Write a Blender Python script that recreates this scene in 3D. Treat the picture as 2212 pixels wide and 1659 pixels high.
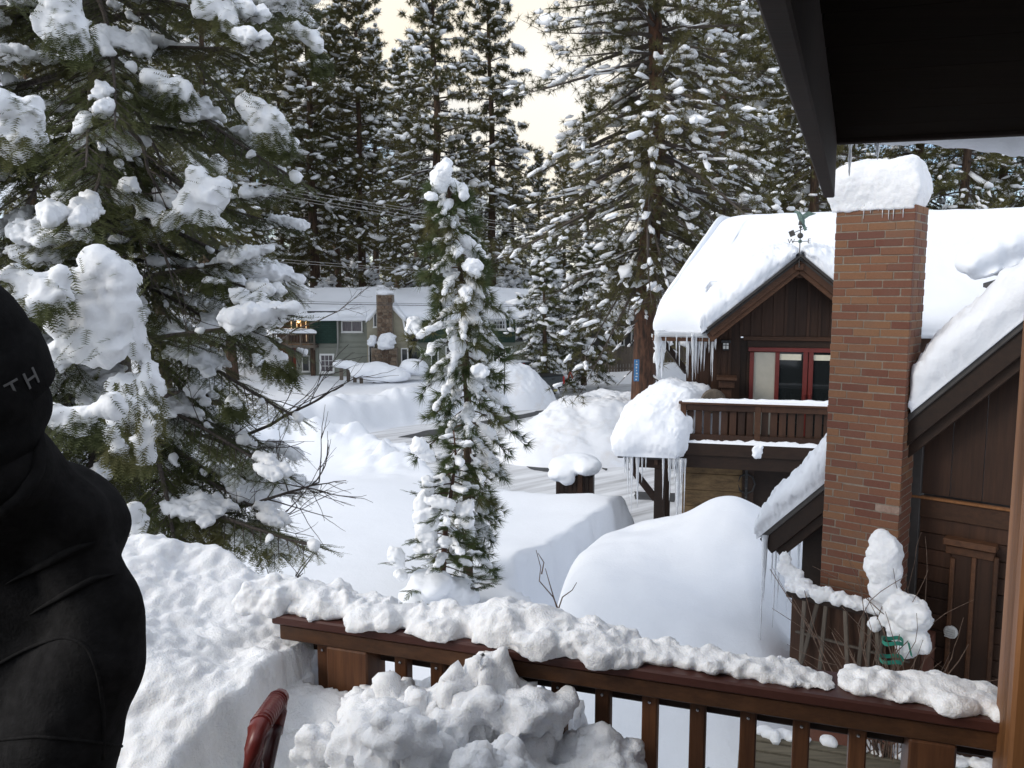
import bpy, bmesh, math, random
import numpy as np
from mathutils import Vector, Matrix
for o in list(bpy.data.objects): bpy.data.objects.remove(o, do_unlink=True)
SC = bpy.context.scene
COL = SC.collection
R = math.radians
# ------------------------------------------------------------------ camera
F_PX, CX, CY, PITCH, ZC = 1770., 1106., 829.5, R(6.5), 6.3
cam_d = bpy.data.cameras.new('camera'); cam = bpy.data.objects.new('camera', cam_d); COL.objects.link(cam)
cam.location = (0, 0, ZC); cam.rotation_euler = (R(90) - PITCH, 0, 0)
cam_d.sensor_width = 36; cam_d.lens = 36 * F_PX / 2212; cam_d.clip_start = 0.05; cam_d.clip_end = 6000
SC.camera = cam
# ------------------------------------------------------------------ light
SUN_EL, SUN_AZ = R(30), R(-108)          # azimuth from +Y towards +X: the low sun stands to the left
SUN_DIR = Vector((math.sin(SUN_AZ) * math.cos(SUN_EL), math.cos(SUN_AZ) * math.cos(SUN_EL), math.sin(SUN_EL)))
w = bpy.data.worlds.new('World'); SC.world = w; w.use_nodes = True
nt = w.node_tree; nt.nodes.clear()
N = nt.nodes.new
out = N('ShaderNodeOutputWorld'); bg = N('ShaderNodeBackground'); bg.inputs[1].default_value = 0.10
sky = N('ShaderNodeTexSky'); sky.sky_type = 'NISHITA'; sky.sun_disc = False
sky.sun_elevation = SUN_EL; sky.sun_rotation = SUN_AZ; sky.altitude = 1900; sky.air_density = 1.0; sky.dust_density = 1.5; sky.ozone_density = 1.0
tc = N('ShaderNodeTexCoord')
def wnoise(scale, detail, rough=.5, loc=(0, 0, 0)):
    m = N('ShaderNodeMapping'); m.inputs['Scale'].default_value = (1, 1, 1.8); m.inputs['Location'].default_value = loc
    nt.links.new(tc.outputs['Generated'], m.inputs[0])
    n = N('ShaderNodeTexNoise'); n.inputs['Scale'].default_value = scale; n.inputs['Detail'].default_value = detail; n.inputs['Roughness'].default_value = rough
    nt.links.new(m.outputs[0], n.inputs[0]); return n
def wramp(src, stops):
    r = N('ShaderNodeValToRGB'); e = r.color_ramp.elements
    while len(e) > 1: e.remove(e[-1])
    e[0].position, e[0].color = stops[0][0], (*stops[0][1], 1)
    for p_, c_ in stops[1:]:
        k = e.new(p_); k.color = (*c_, 1)
    nt.links.new(src, r.inputs[0]); return r
cn = wnoise(2.1, 5, .5, (.3, .1, .0))
cc = wramp(cn.outputs['Fac'], [(.36, (0, 0, 0)), (.50, (1, 1, 1))])
tn = wnoise(1.9, 3, .45, (2.1, .55, .8))
# a pale sunset glow stands over the forest straight ahead, the rest of the cloud is cool
dotn = N('ShaderNodeVectorMath'); dotn.operation = 'DOT_PRODUCT'; gdir = Vector((.0, 1, .24)).normalized(); dotn.inputs[1].default_value = gdir; nt.links.new(tc.outputs['Generated'], dotn.inputs[0])
gl = N('ShaderNodeMapRange'); gl.inputs[1].default_value = .93; gl.inputs[2].default_value = 1.0; gl.inputs[3].default_value = 0.; gl.inputs[4].default_value = .30; nt.links.new(dotn.outputs['Value'], gl.inputs[0])
addn = N('ShaderNodeMath'); addn.operation = 'ADD'; nt.links.new(tn.outputs['Fac'], addn.inputs[0]); nt.links.new(gl.outputs[0], addn.inputs[1])
tint = wramp(addn.outputs[0], [(.45, (.82, .90, 1.03)), (.60, (.95, .96, .98)), (.68, (1.0, .965, .90)), (.84, (1.0, .915, .765))])
mul = N('ShaderNodeMixRGB'); mul.blend_type = 'MULTIPLY'; mul.inputs[0].default_value = 1; mul.inputs[2].default_value = (6.2, 6.2, 6.2, 1)
nt.links.new(tint.outputs[0], mul.inputs[1])
mix = N('ShaderNodeMixRGB'); nt.links.new(cc.outputs[0], mix.inputs[0]); nt.links.new(sky.outputs[0], mix.inputs[1]); nt.links.new(mul.outputs[0], mix.inputs[2])
nt.links.new(mix.outputs[0], bg.inputs[0]); nt.links.new(bg.outputs[0], out.inputs[0])
sun_d = bpy.data.lights.new('sun', 'SUN'); sun_d.energy = 1.0; sun_d.angle = R(24); sun_d.color = (1, .93, .84)
sun = bpy.data.objects.new('sun', sun_d); COL.objects.link(sun)
sun.rotation_euler = SUN_DIR.to_track_quat('Z', 'Y').to_euler(); sun.location = (0, 0, 60)
SC.view_settings.view_transform = 'Standard'; SC.view_settings.look = 'None'; SC.view_settings.exposure = 0.86; SC.view_settings.gamma = 1
SC.render.engine = 'CYCLES'
SC.cycles.use_denoising = True
try: SC.cycles.denoiser = 'OPENIMAGEDENOISE'
except Exception: pass
SC.cycles.max_bounces = 6; SC.cycles.diffuse_bounces = 3; SC.cycles.glossy_bounces = 2; SC.cycles.transmission_bounces = 4; SC.cycles.transparent_max_bounces = 6
# ------------------------------------------------------------------ photo -> world helpers (used only to find places and sizes)
SP, CP = math.sin(PITCH), math.cos(PITCH)
CAM = np.array([0, 0, ZC])
def ray(u, v):
    xc = (u - CX) / F_PX; yc = (CY - v) / F_PX
    return np.array([xc, yc * SP + CP, yc * CP - SP])
def at(u, v, Y): d = ray(u, v); return CAM + d * (Y / d[1])
def onz(u, v, z): d = ray(u, v); return CAM + d * ((z - ZC) / d[2])
def onp(u, v, P, n): d = ray(u, v); return CAM + d * (np.dot(np.array(P) - CAM, n) / np.dot(d, n))
# ------------------------------------------------------------------ noise
_rs = np.random.RandomState(7)
_perm = np.concatenate([_rs.permutation(256)] * 3)
_grad = _rs.normal(size=(256, 3)); _grad /= np.linalg.norm(_grad, axis=1)[:, None]
def perlin(P):
    P = np.asarray(P, float); I = np.floor(P).astype(int); f = P - I; I &= 255
    u = f * f * f * (f * (f * 6 - 15) + 10); res = 0
    for dx in (0, 1):
        for dy in (0, 1):
            for dz in (0, 1):
                h = _perm[_perm[_perm[I[:, 0] + dx] + I[:, 1] + dy] + I[:, 2] + dz]
                g = _grad[h]
                d = (g * (f - np.array([dx, dy, dz]))).sum(1)
                wgt = (u[:, 0] if dx else 1 - u[:, 0]) * (u[:, 1] if dy else 1 - u[:, 1]) * (u[:, 2] if dz else 1 - u[:, 2])
                res = res + wgt * d
    return res * 1.5
def fbm(P, freq=1., octv=4, gain=.5, lac=2.03):
    P = np.asarray(P, float); s = 0; a = 1; f = freq
    for k in range(octv): s = s + a * perlin(P * f + 17.3 * k); a *= gain; f *= lac
    return s
def billow(P, freq=1., octv=4, gain=.5, lac=2.03):
    P = np.asarray(P, float); s = 0; a = 1; f = freq
    for k in range(octv): s = s + a * np.abs(perlin(P * f + 31.7 * k)); a *= gain; f *= lac
    return s
def sstep(a, b, x): t = np.clip((x - a) / (b - a), 0, 1); return t * t * (3 - 2 * t)
# ------------------------------------------------------------------ mesh helpers
def mesh(name, V, Fs, mat, smooth=False):
    me = bpy.data.meshes.new(name)
    V = np.asarray(V, np.float32).reshape(-1, 3)
    if not isinstance(Fs, list) or (len(Fs) and not hasattr(Fs[0], '__len__')): Fs = [Fs]
    if len(Fs) and not isinstance(Fs[0], np.ndarray): Fs = [np.array([f]) for f in Fs]
    Fs = [np.asarray(f, np.int32) for f in Fs if len(f)]
    li = np.concatenate([f.ravel() for f in Fs]); tot = np.concatenate([np.full(len(f), f.shape[1], np.int32) for f in Fs])
    st = np.concatenate([[0], np.cumsum(tot)[:-1]]).astype(np.int32)
    me.vertices.add(len(V)); me.vertices.foreach_set('co', V.ravel())
    me.loops.add(len(li)); me.loops.foreach_set('vertex_index', li)
    me.polygons.add(len(tot)); me.polygons.foreach_set('loop_start', st)
    me.polygons.foreach_set('use_smooth', np.full(len(tot), bool(smooth)))
    me.update(calc_edges=True); me.validate()
    if mat: me.materials.append(mat)
    return me
def link(name, me, parent=None, kind=None, loc=None, local=False):
    o = bpy.data.objects.new(name, me); COL.objects.link(o)
    if parent is not None:
        o.parent = parent; o.matrix_parent_inverse = Matrix() if local else Matrix.Translation(-Vector(parent.location) if parent.parent is None else Vector((0, 0, 0)))
    if kind: o['kind'] = kind
    if loc is not None: o.location = loc
    return o
def part(name, V, Fs, mat, parent=None, smooth=False, kind=None, local=False): return link(name, mesh(name, V, Fs, mat, smooth), parent, kind, None, local)
def tag(o, label, cat, group=None, kind=None):
    o['label'] = label
    if cat: o['category'] = cat
    if group: o['group'] = group
    if kind: o['kind'] = kind
    return o
def thing(name, label, cat, loc=(0, 0, 0), group=None):
    o = bpy.data.objects.new(name, None); COL.objects.link(o); o.location = tuple(float(c) for c in loc); o.empty_display_size = .2
    return tag(o, label, cat, group)
class MB:
    def __init__(s): s.V = []; s.F = {}; s.n = 0
    def add(s, V, Fc):
        V = np.asarray(V, float).reshape(-1, 3)
        for f in (Fc if isinstance(Fc, list) else [Fc]):
            f = np.asarray(f)
            if f.ndim == 1: f = f[None]
            s.F.setdefault(f.shape[1], []).append(f + s.n)
        s.V.append(V); s.n += len(V); return s
    def get(s): return np.concatenate(s.V), [np.concatenate(f) for f in s.F.values()]
    def part(s, name, mat, parent=None, smooth=False, kind=None): V, Fc = s.get(); return part(name, V, Fc, mat, parent, smooth, kind)
# chamfered box: local axes ax, ay, az (unit), centre c, half sizes h
_cf = None
def _chamfer_topology():
    signs = [(x, y, z) for x in (-1, 1) for y in (-1, 1) for z in (-1, 1)]
    idx = {}; k = 0
    for s in signs:
        for a in range(3): idx[(s, a)] = k; k += 1      # vertex of corner s lying on the face of axis a
    quads = []; tris = []
    for a in range(3):
        b, c = (a + 1) % 3, (a + 2) % 3
        for sg in (-1, 1):
            loop = []
            for (sb, sc_) in ((-1, -1), (1, -1), (1, 1), (-1, 1)):
                s = [0, 0, 0]; s[a] = sg; s[b] = sb; s[c] = sc_; loop.append(idx[(tuple(s), a)])
            quads.append(loop if sg > 0 else loop[::-1])
        for sb in (-1, 1):
            for sc_ in (-1, 1):                             # edge parallel to a
                s0 = [0, 0, 0]; s0[a] = -1; s0[b] = sb; s0[c] = sc_; s1 = list(s0); s1[a] = 1
                q = [idx[(tuple(s0), b)], idx[(tuple(s1), b)], idx[(tuple(s1), c)], idx[(tuple(s0), c)]]
                quads.append(q if sb * sc_ > 0 else q[::-1])
    for s in signs:
        t = [idx[(s, 0)], idx[(s, 1)], idx[(s, 2)]]; tris.append(t if s[0] * s[1] * s[2] > 0 else t[::-1])
    return signs, np.array(quads), np.array(tris)
_cf = _chamfer_topology()
def cbox(c, ax, ay, az, hx, hy, hz, b=.004):
    ax, ay, az, c = (np.asarray(t, float) for t in (ax, ay, az, c)); h = np.array([hx, hy, hz]); b = min(b, .45 * h.min()); V = []
    A = np.array([ax, ay, az])
    for s in _cf[0]:
        for a in range(3):
            d = h - b; d[a] = h[a]; V.append(c + (np.array(s) * d) @ A)
    return np.array(V), [_cf[1], _cf[2]]
def unit(v): v = np.asarray(v, float); return v / np.linalg.norm(v)
def beam(P, Q, wdt, hgt, up=(0, 0, 1), b=.006):
    """a timber from P to Q; wdt sideways, hgt along up"""
    P = np.asarray(P, float); Q = np.asarray(Q, float); d = unit(Q - P); s = unit(np.cross(d, up)); t = np.cross(s, d)
    return cbox((P + Q) / 2, d, s, t, np.linalg.norm(Q - P) / 2, wdt / 2, hgt / 2, b)
class Frame:
    """a vertical plane: a = along to the right, o = out towards the viewer, z = height"""
    def __init__(s, P, ang):
        s.O = np.array([P[0], P[1], 0.]); a = R(ang)
        s.e = np.array([math.cos(a), -math.sin(a), 0]); s.n = np.array([-math.sin(a), -math.cos(a), 0]); s.z = np.array([0, 0, 1.])
    def pt(s, a, o, z): return s.O + s.e * a + s.n * o + s.z * z
    def px(s, u, v, o=0.):
        P = onp(u, v, s.O + s.n * o, s.n); return (float((P - s.O) @ s.e), float(P[2]))
    def box(s, a0, a1, o0, o1, z0, z1, b=.005):
        return cbox(s.pt((a0 + a1) / 2, (o0 + o1) / 2, (z0 + z1) / 2), s.e, s.n, s.z, abs(a1 - a0) / 2, abs(o1 - o0) / 2, abs(z1 - z0) / 2, b)
    def bpart(s, name, mat, parent, a0, a1, o0, o1, z0, z1, b=.005, kind=None): V, Fc = s.box(a0, a1, o0, o1, z0, z1, b); return part(name, V, Fc, mat, parent, kind=kind)
    def pbox(s, name, mat, parent, u0, v0, u1, v1, o0, o1, b=.005):
        """box whose front face (at o1) covers the pixel rectangle"""
        um, vm = (u0 + u1) / 2, (v0 + v1) / 2
        a0 = s.px(u0, vm, o1)[0]; a1 = s.px(u1, vm, o1)[0]; z1 = s.px(um, v0, o1)[1]; z0 = s.px(um, v1, o1)[1]
        return s.bpart(name, mat, parent, a0, a1, o0, o1, z0, z1, b)
def tube(pts, rad, sides=6, cap=True):
    pts = np.asarray(pts, float); n = len(pts); rad = np.broadcast_to(np.asarray(rad, float), (n,))
    T = np.gradient(pts, axis=0); T /= np.linalg.norm(T, axis=1)[:, None] + 1e-9
    ref = np.array([0, 0, 1.]) if abs(T[:, 2]).mean() < .8 else np.array([1., 0, 0])
    A = np.cross(T, ref); A /= np.linalg.norm(A, axis=1)[:, None] + 1e-9; B = np.cross(T, A)
    th = np.arange(sides) / sides * 2 * np.pi
    V = pts[:, None] + rad[:, None, None] * (np.cos(th)[None, :, None] * A[:, None] + np.sin(th)[None, :, None] * B[:, None])
    i = np.arange(n - 1)[:, None] * sides; j = np.arange(sides)[None]; jn = (j + 1) % sides
    q = np.stack([i + j, i + sides + j, i + sides + jn, i + jn], -1).reshape(-1, 4)
    fs = [q]
    if cap: fs += [np.arange(sides)[None], (np.arange(sides) + (n - 1) * sides)[None, ::-1]]
    return V.reshape(-1, 3), fs
def lathe(prof, c, sides=12, axis=None):
    """profile of (r, z)"""
    th = np.arange(sides) / sides * 2 * np.pi; V = []
    for r, z in prof: V.append(np.stack([r * np.cos(th), r * np.sin(th), np.full(sides, z)], 1))
    V = np.concatenate(V)
    if axis is not None:
        z = unit(axis); x = unit(np.cross((0, 0, 1) if abs(z[2]) < .9 else (1, 0, 0), z)); y = np.cross(z, x); V = V @ np.array([x, y, z])
    V = V + np.asarray(c); n = len(prof); i = np.arange(n - 1)[:, None] * sides; j = np.arange(sides)[None]; jn = (j + 1) % sides
    return V, [np.stack([i + j, i + jn, i + sides + jn, i + sides + j], -1).reshape(-1, 4), np.arange(sides)[None, ::-1], (np.arange(sides) + (n - 1) * sides)[None]]
def ico(sub):
    bm = bmesh.new(); bmesh.ops.create_icosphere(bm, subdivisions=sub, radius=1); V = np.array([v.co[:] for v in bm.verts]); Fc = np.array([[v.index for v in f.verts] for f in bm.faces]); bm.free(); return V, Fc
ICO = {k: ico(k) for k in (1, 2, 3)}
def blobs(C, S, rot=None, sub=2, amp=.25, freq=1.3, seed=0, flat=0.):
    """many noisy ellipsoids in one array; C centres, S radii (n,3), rot list of 3x3"""
    T, Fc = ICO[sub]; C = np.asarray(C, float).reshape(-1, 3); S = np.asarray(S, float).reshape(-1, 3); n = len(C); m = len(T)
    off = np.random.RandomState(seed).uniform(0, 200, (n, 3))
    d = perlin((T[None] * freq + off[:, None]).reshape(-1, 3)).reshape(n, m)
    P = T[None] * (1 + amp * d[..., None])
    if flat: P[..., 2] = np.where(P[..., 2] < 0, P[..., 2] * (1 - flat), P[..., 2])
    P = P * S[:, None]
    if rot is not None: P = np.einsum('nmj,njk->nmk', P, rot)
    P = P + C[:, None]
    return P.reshape(-1, 3), (Fc[None] + (np.arange(n) * m)[:, None, None]).reshape(-1, 3)
def rows(d, up=(0, 0, 1)):
    """rotation rows (x=d, y=side, z=up-ish) for direction arrays"""
    d = np.asarray(d, float); d = d / (np.linalg.norm(d, axis=-1, keepdims=True) + 1e-9); up = np.broadcast_to(np.asarray(up, float), d.shape)
    y = np.cross(up, d); y /= np.linalg.norm(y, axis=-1, keepdims=True) + 1e-9; z = np.cross(d, y); return np.stack([d, y, z], -2)
def remesh(V, Fc, voxel, amp=0., freq=4., octv=3, kind='mixed', smooth_it=2, seed=0, fine=0., ffreq=30):
    """merge a pile of closed shapes into one skin, then roughen it"""
    me = mesh('tmp', V, Fc, None); ob = bpy.data.objects.new('tmp', me); COL.objects.link(ob)
    m = ob.modifiers.new('r', 'REMESH'); m.mode = 'VOXEL'; m.voxel_size = voxel
    if smooth_it: s = ob.modifiers.new('s', 'SMOOTH'); s.iterations = smooth_it; s.factor = .5
    dg = bpy.context.evaluated_depsgraph_get(); dg.update(); e = bpy.data.meshes.new_from_object(ob.evaluated_get(dg))
    n = len(e.vertices); co = np.empty(n * 3, np.float32); e.vertices.foreach_get('co', co); co = co.reshape(-1, 3).astype(float)
    no = np.empty(n * 3, np.float32); e.vertices.foreach_get('normal', no); no = no.reshape(-1, 3)
    q = np.array([p.vertices[:] for p in e.polygons if len(p.vertices) == 4]); t = np.array([p.vertices[:] for p in e.polygons if len(p.vertices) == 3])
    bpy.data.objects.remove(ob); bpy.data.meshes.remove(me); bpy.data.meshes.remove(e)
    P = co + seed * 13.7
    if amp:
        msk = sstep(-.35, .35, fbm(P + 40, freq * .35, 2))      # lumpy in places, smooth in others
        co = co + no * (amp * ((billow(P, freq, octv) - .35) * (.25 + .75 * msk) + .5 * fbm(P + 9, freq * .55, 2)))[:, None]
    if fine: co = co + no * (fine * fbm(P, ffreq, 2))[:, None]
    fs = [a for a in (q, t) if len(a)]
    return co, fs
def pad(c00, c10, c11, c01, T, nu=40, nv=30, k=6., amp=.05, freq=2., up=(0, 0, 1), lip=.0, seed=0, tf=None, bulge=.06, rough=0.):
    """closed cushion of snow lying on the quad c00 c10 c11 c01 (u along c00-c10, v along c00-c01)"""
    c00, c10, c11, c01, up = (np.asarray(x, float) for x in (c00, c10, c11, c01, up))
    # edge samples are crowded to give crisp shoulders
    def ax(n): t = np.linspace(-1, 1, n); return (np.sign(t) * (1 - (1 - np.abs(t)) ** 2.2) + 1) / 2
    s, t = np.meshgrid(ax(nu), ax(nv), indexing='ij'); s = s.ravel(); t = t.ravel()
    base = (c00 * ((1 - s) * (1 - t))[:, None] + c10 * (s * (1 - t))[:, None] + c11 * (s * t)[:, None] + c01 * ((1 - s) * t)[:, None])
    es = np.abs(2 * s - 1); et = np.abs(2 * t - 1)
    prof = np.clip((1 - es ** k), 0, 1) ** (1 / 2.2) * np.clip((1 - et ** k), 0, 1) ** (1 / 2.2)
    th = T * prof
    if tf is not None: th = th * tf(s, t)
    mid = (c00 + c10 + c11 + c01) / 4
    topv = base + up * th[:, None]
    out_ = base - mid; out_ -= up * (out_ @ up)[:, None]
    ol = np.linalg.norm(out_, axis=1, keepdims=True) + 1e-9
    nz = fbm(topv + seed * 7.1, freq, 4)
    topv = topv + up * (nz * amp * (prof > 0) * np.clip(th / max(T, 1e-6), 0, 1))[:, None] + out_ / ol * ((bulge * (1 - prof) * prof * 4) + (prof < .98) * (prof > .02) * nz * amp * .8)[:, None]
    if rough: topv += up * (billow(topv + seed, 9, 3) * rough * (prof > .02))[:, None]
    botv = base - up * lip
    nvv = nu * nv; i, j = np.meshgrid(np.arange(nu - 1), np.arange(nv - 1), indexing='ij'); a = (i * nv + j).ravel()
    q = np.stack([a, a + nv, a + nv + 1, a + 1], 1)
    ring = list(range(0, nu * nv, nv)) + list(range((nu - 1) * nv + 1, nu * nv)) + list(range((nu - 2) * nv + nv - 1, 0, -nv)) + list(range(nv - 2, 0, -1))
    ring = np.array(ring); rn = np.roll(ring, -1)
    side = np.stack([ring, ring + nvv, rn + nvv, rn], 1)
    return np.concatenate([topv, botv]), [np.concatenate([q, q[:, ::-1] + nvv, side])]
# ------------------------------------------------------------------ materials
def material(name):
    m = bpy.data.materials.new(name); m.use_nodes = True; t = m.node_tree; b = t.nodes['Principled BSDF']; return m, t, b
class G:
    """small helper around a node tree"""
    def __init__(s, t): s.t = t
    def n(s, typ, **kw):
        x = s.t.nodes.new(typ)
        for k, v in kw.items(): setattr(x, k, v)
        return x
    def l(s, a, b): s.t.links.new(a, b)
    def pos(s, obj=True, scale=(1, 1, 1)):
        c = s.n('ShaderNodeTexCoord'); m = s.n('ShaderNodeMapping'); m.inputs['Scale'].default_value = scale; s.l(c.outputs['Object' if obj else 'Generated'], m.inputs[0]); return m.outputs[0]
    def wpos(s, scale=(1, 1, 1)):
        c = s.n('ShaderNodeNewGeometry'); m = s.n('ShaderNodeMapping'); m.inputs['Scale'].default_value = scale; s.l(c.outputs['Position'], m.inputs[0]); return m.outputs[0]
    def noise(s, vec, scale, detail=3, rough=.55):
        n = s.n('ShaderNodeTexNoise'); n.inputs['Scale'].default_value = scale; n.inputs['Detail'].default_value = detail; n.inputs['Roughness'].default_value = rough; s.l(vec, n.inputs[0]); return n.outputs['Fac']
    def ramp(s, f, stops):
        r = s.n('ShaderNodeValToRGB'); e = r.color_ramp.elements
        while len(e) > 1: e.remove(e[-1])
        e[0].position = stops[0][0]; e[0].color = (*stops[0][1], 1)
        for p_, c_ in stops[1:]: k = e.new(p_); k.color = (*c_, 1)
        s.l(f, r.inputs[0]); return r.outputs[0]
    def mix(s, f, a, b, mode='MIX'):
        m = s.n('ShaderNodeMixRGB'); m.blend_type = mode
        for i, x in ((0, f), (1, a), (2, b)):
            if hasattr(x, 'is_output') or not isinstance(x, (int, float, tuple)): s.l(x, m.inputs[i])
            elif i == 0: m.inputs[0].default_value = x
            else: m.inputs[i].default_value = (*x, 1)
        return m.outputs[0]
    def rand(s): return s.n('ShaderNodeObjectInfo').outputs['Random']
    def bump(s, h, strength, dist, bsdf):
        b = s.n('ShaderNodeBump'); b.inputs['Strength'].default_value = strength; b.inputs['Distance'].default_value = dist; s.l(h, b.inputs['Height']); s.l(b.outputs[0], bsdf.inputs['Normal']); return b
def setb(b, **kw):
    for k, v in kw.items():
        k = k.replace('_', ' ').title() if k not in ('IOR',) else k
        if k == 'Ior': k = 'IOR'
        if k in b.inputs: b.inputs[k].default_value = v
def snow_mat(name, base=(.86, .885, .93), bump=.35, scale=30, dirt=0., dirtcol=(.55, .47, .38), sss=False):
    m, t, b = material(name); g = G(t); p = g.wpos()
    col = g.ramp(g.noise(p, 1.3, 4), [(.3, tuple(c * .965 for c in base)), (.7, base)])
    if dirt:
        d = g.ramp(g.noise(p, 1.1, 7, .68), [(.5, (0, 0, 0)), (.72, (dirt, dirt, dirt))]); col = g.mix(d, col, dirtcol)
    g.l(col, b.inputs['Base Color']); setb(b, roughness=.62)
    b.inputs['Specular IOR Level'].default_value = .25
    if sss: b.inputs['Subsurface Weight'].default_value = .35; b.inputs['Subsurface Radius'].default_value = (.9, 1., 1.15); b.inputs['Subsurface Scale'].default_value = .02
    n1 = g.noise(p, scale, 4, .6); n2 = g.noise(p, scale * 5, 2, .6)
    g.bump(g.mix(.35, n1, n2), bump, .02, b)
    return m
M = {}
M['snow'] = snow_mat('snow', scale=7, bump=.5)
M['snow_near'] = snow_mat('snow_shovelled', base=(.88, .89, .91), scale=38, bump=.5, sss=True)
M['snow_pile'] = snow_mat('snow_ploughed', scale=6, bump=.7, dirt=.35)
M['snow_tree'] = snow_mat('snow_on_trees', base=(.91, .925, .95), scale=14, bump=.3)
def foliage(name, c1, c2, c3, sc=2.):
    m, t, b = material(name); g = G(t); p = g.wpos()
    col = g.ramp(g.noise(p, sc, 3), [(.3, c1), (.52, c2), (.75, c3)])
    v = g.ramp(g.rand(), [(0, (.82, .82, .82)), (1, (1.15, 1.15, 1.1))]); col = g.mix(1., col, v, 'MULTIPLY')
    g.l(col, b.inputs['Base Color']); setb(b, roughness=.65); b.inputs['Specular IOR Level'].default_value = .3
    tr = g.n('ShaderNodeBsdfTranslucent'); g.l(col, tr.inputs[0]); ms = g.n('ShaderNodeMixShader'); ms.inputs[0].default_value = .3
    o = t.nodes['Material Output']; g.l(b.outputs[0], ms.inputs[1]); g.l(tr.outputs[0], ms.inputs[2]); g.l(ms.outputs[0], o.inputs[0]); return m
M['pine'] = foliage('pine_needles', (.072, .074, .027), (.118, .110, .042), (.175, .142, .056), .25)
M['fir'] = foliage('fir_needles', (.055, .068, .026), (.092, .102, .038), (.150, .135, .055), 1.6)
M['sapling'] = foliage('young_pine_needles', (.05, .07, .03), (.075, .10, .04), (.15, .12, .05), 1.2)
M['cedar'] = foliage('cedar_sprays', (.035, .055, .018), (.06, .085, .025), (.11, .12, .04), 3.)
def bark(name, c1, c2, sc):
    m, t, b = material(name); g = G(t); p = g.pos(True, (sc, sc, sc * .22))
    f = g.noise(p, 3.2, 6, .65); g.l(g.ramp(f, [(.35, c1), (.65, c2)]), b.inputs['Base Color']); setb(b, roughness=.9); g.bump(f, .9, .04, b); return m
M['bark'] = bark('pine_bark', (.025, .016, .011), (.11, .065, .04), 3.)
M['bark_red'] = bark('red_pine_bark', (.02, .012, .009), (.13, .06, .034), 2.2)
M['bark_grey'] = bark('fir_bark', (.05, .042, .035), (.21, .185, .155), 5.)
M['twig'] = bark('twig_bark', (.04, .032, .028), (.13, .105, .09), 14.)
M['twig_tan'] = bark('shrub_twig_bark', (.09, .055, .04), (.22, .15, .11), 14.)
def wood(name, dark, light, axis=2, sc=6., rough=.6, var=.35, bumps=.4):
    m, t, b = material(name); g = G(t)
    s = [sc * 3.2, sc * 3.2, sc * 3.2]; s[axis] = sc * .16
    p = g.pos(True, tuple(s)); f = g.noise(p, 1.6, 6, .62); p2 = g.pos(True, tuple(x * 6 for x in s)); f2 = g.noise(p2, 1.5, 3, .6)
    ff = g.mix(.3, f, f2)
    col = g.ramp(ff, [(.3, dark), (.72, light)])
    v = g.ramp(g.rand(), [(0, (1 - var,) * 3), (1, (1 + var,) * 3)]); col = g.mix(1., col, v, 'MULTIPLY')
    wn = g.ramp(g.noise(g.wpos(), 1.7, 4), [(.35, (.8, .8, .8)), (.7, (1.08, 1.06, 1.02))]); col = g.mix(1., col, wn, 'MULTIPLY')
    g.l(col, b.inputs['Base Color']); setb(b, roughness=rough); b.inputs['Specular IOR Level'].default_value = .3; g.bump(ff, bumps, .004, b); return m
M['wall_wood'] = wood('stained_wall_boards', (.026, .012, .007), (.062, .028, .015), 2, 5.)
M['trim_wood'] = wood('stained_trim', (.042, .019, .010), (.10, .045, .022), 0, 5.)
M['dark_wood'] = wood('dark_stained_timber', (.015, .008, .0055), (.036, .0185, .0105), 0, 5.)
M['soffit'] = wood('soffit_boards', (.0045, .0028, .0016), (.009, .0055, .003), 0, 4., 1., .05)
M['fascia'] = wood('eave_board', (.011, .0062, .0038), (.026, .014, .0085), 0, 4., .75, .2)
M['rail_wood'] = wood('deck_rail_wood', (.055, .024, .012), (.15, .068, .031), 0, 7., .5, .25)
M['baluster_wood'] = wood('baluster_wood', (.058, .023, .011), (.155, .066, .028), 2, 7., .5, .3)
M['cap_paint'] = wood('painted_rail_cap', (.060, .022, .017), (.095, .036, .028), 0, 4., .42, .1, .15)
M['post_wood'] = wood('porch_post_wood', (.13, .055, .020), (.27, .12, .045), 2, 6., .5, .1)
M['ply'] = wood('weathered_cedar_panel', (.055, .035, .018), (.26, .17, .085), 0, 2.2, .7, .15)
M['grey_wood'] = wood('weathered_grey_wood', (.07, .06, .05), (.17, .14, .115), 2, 6., .8, .3)
M['grey_wood_flat'] = wood('weathered_deck_boards', (.055, .048, .036), (.17, .15, .11), 0, 6., .8, .3)
def plain(name, col, rough=.5, var=.08, sc=8., metal=0., bump=0.):
    m, t, b = material(name); g = G(t); p = g.wpos()
    c = g.ramp(g.noise(p, sc, 4), [(.3, tuple(x * (1 - var) for x in col)), (.7, tuple(min(1, x * (1 + var)) for x in col))])
    g.l(c, b.inputs['Base Color']); setb(b, roughness=rough, metallic=metal)
    if bump: g.bump(g.noise(p, sc * 4, 4), bump, .01, b)
    return m
M['mortar'] = plain('mortar', (.22, .185, .145), .9, .2, 30, bump=.5)
m, t, b = material('brick'); g = G(t)
c = g.ramp(g.rand(), [(0, (.130, .046, .029)), (.22, (.165, .066, .037)), (.45, (.195, .088, .045)), (.7, (.215, .105, .050)), (.88, (.178, .072, .040)), (1, (.135, .054, .036))])
c.node.color_ramp.interpolation = 'LINEAR'
c = g.mix(1., c, g.ramp(g.noise(g.wpos(), 75, 4, .6), [(.3, (.88, .87, .87)), (.7, (1.08, 1.08, 1.09))]), 'MULTIPLY')
c = g.mix(g.ramp(g.noise(g.wpos(), 3.2, 5, .6), [(.50, (0, 0, 0)), (.75, (.4, .4, .4))]), c, (.14, .095, .07))
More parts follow.
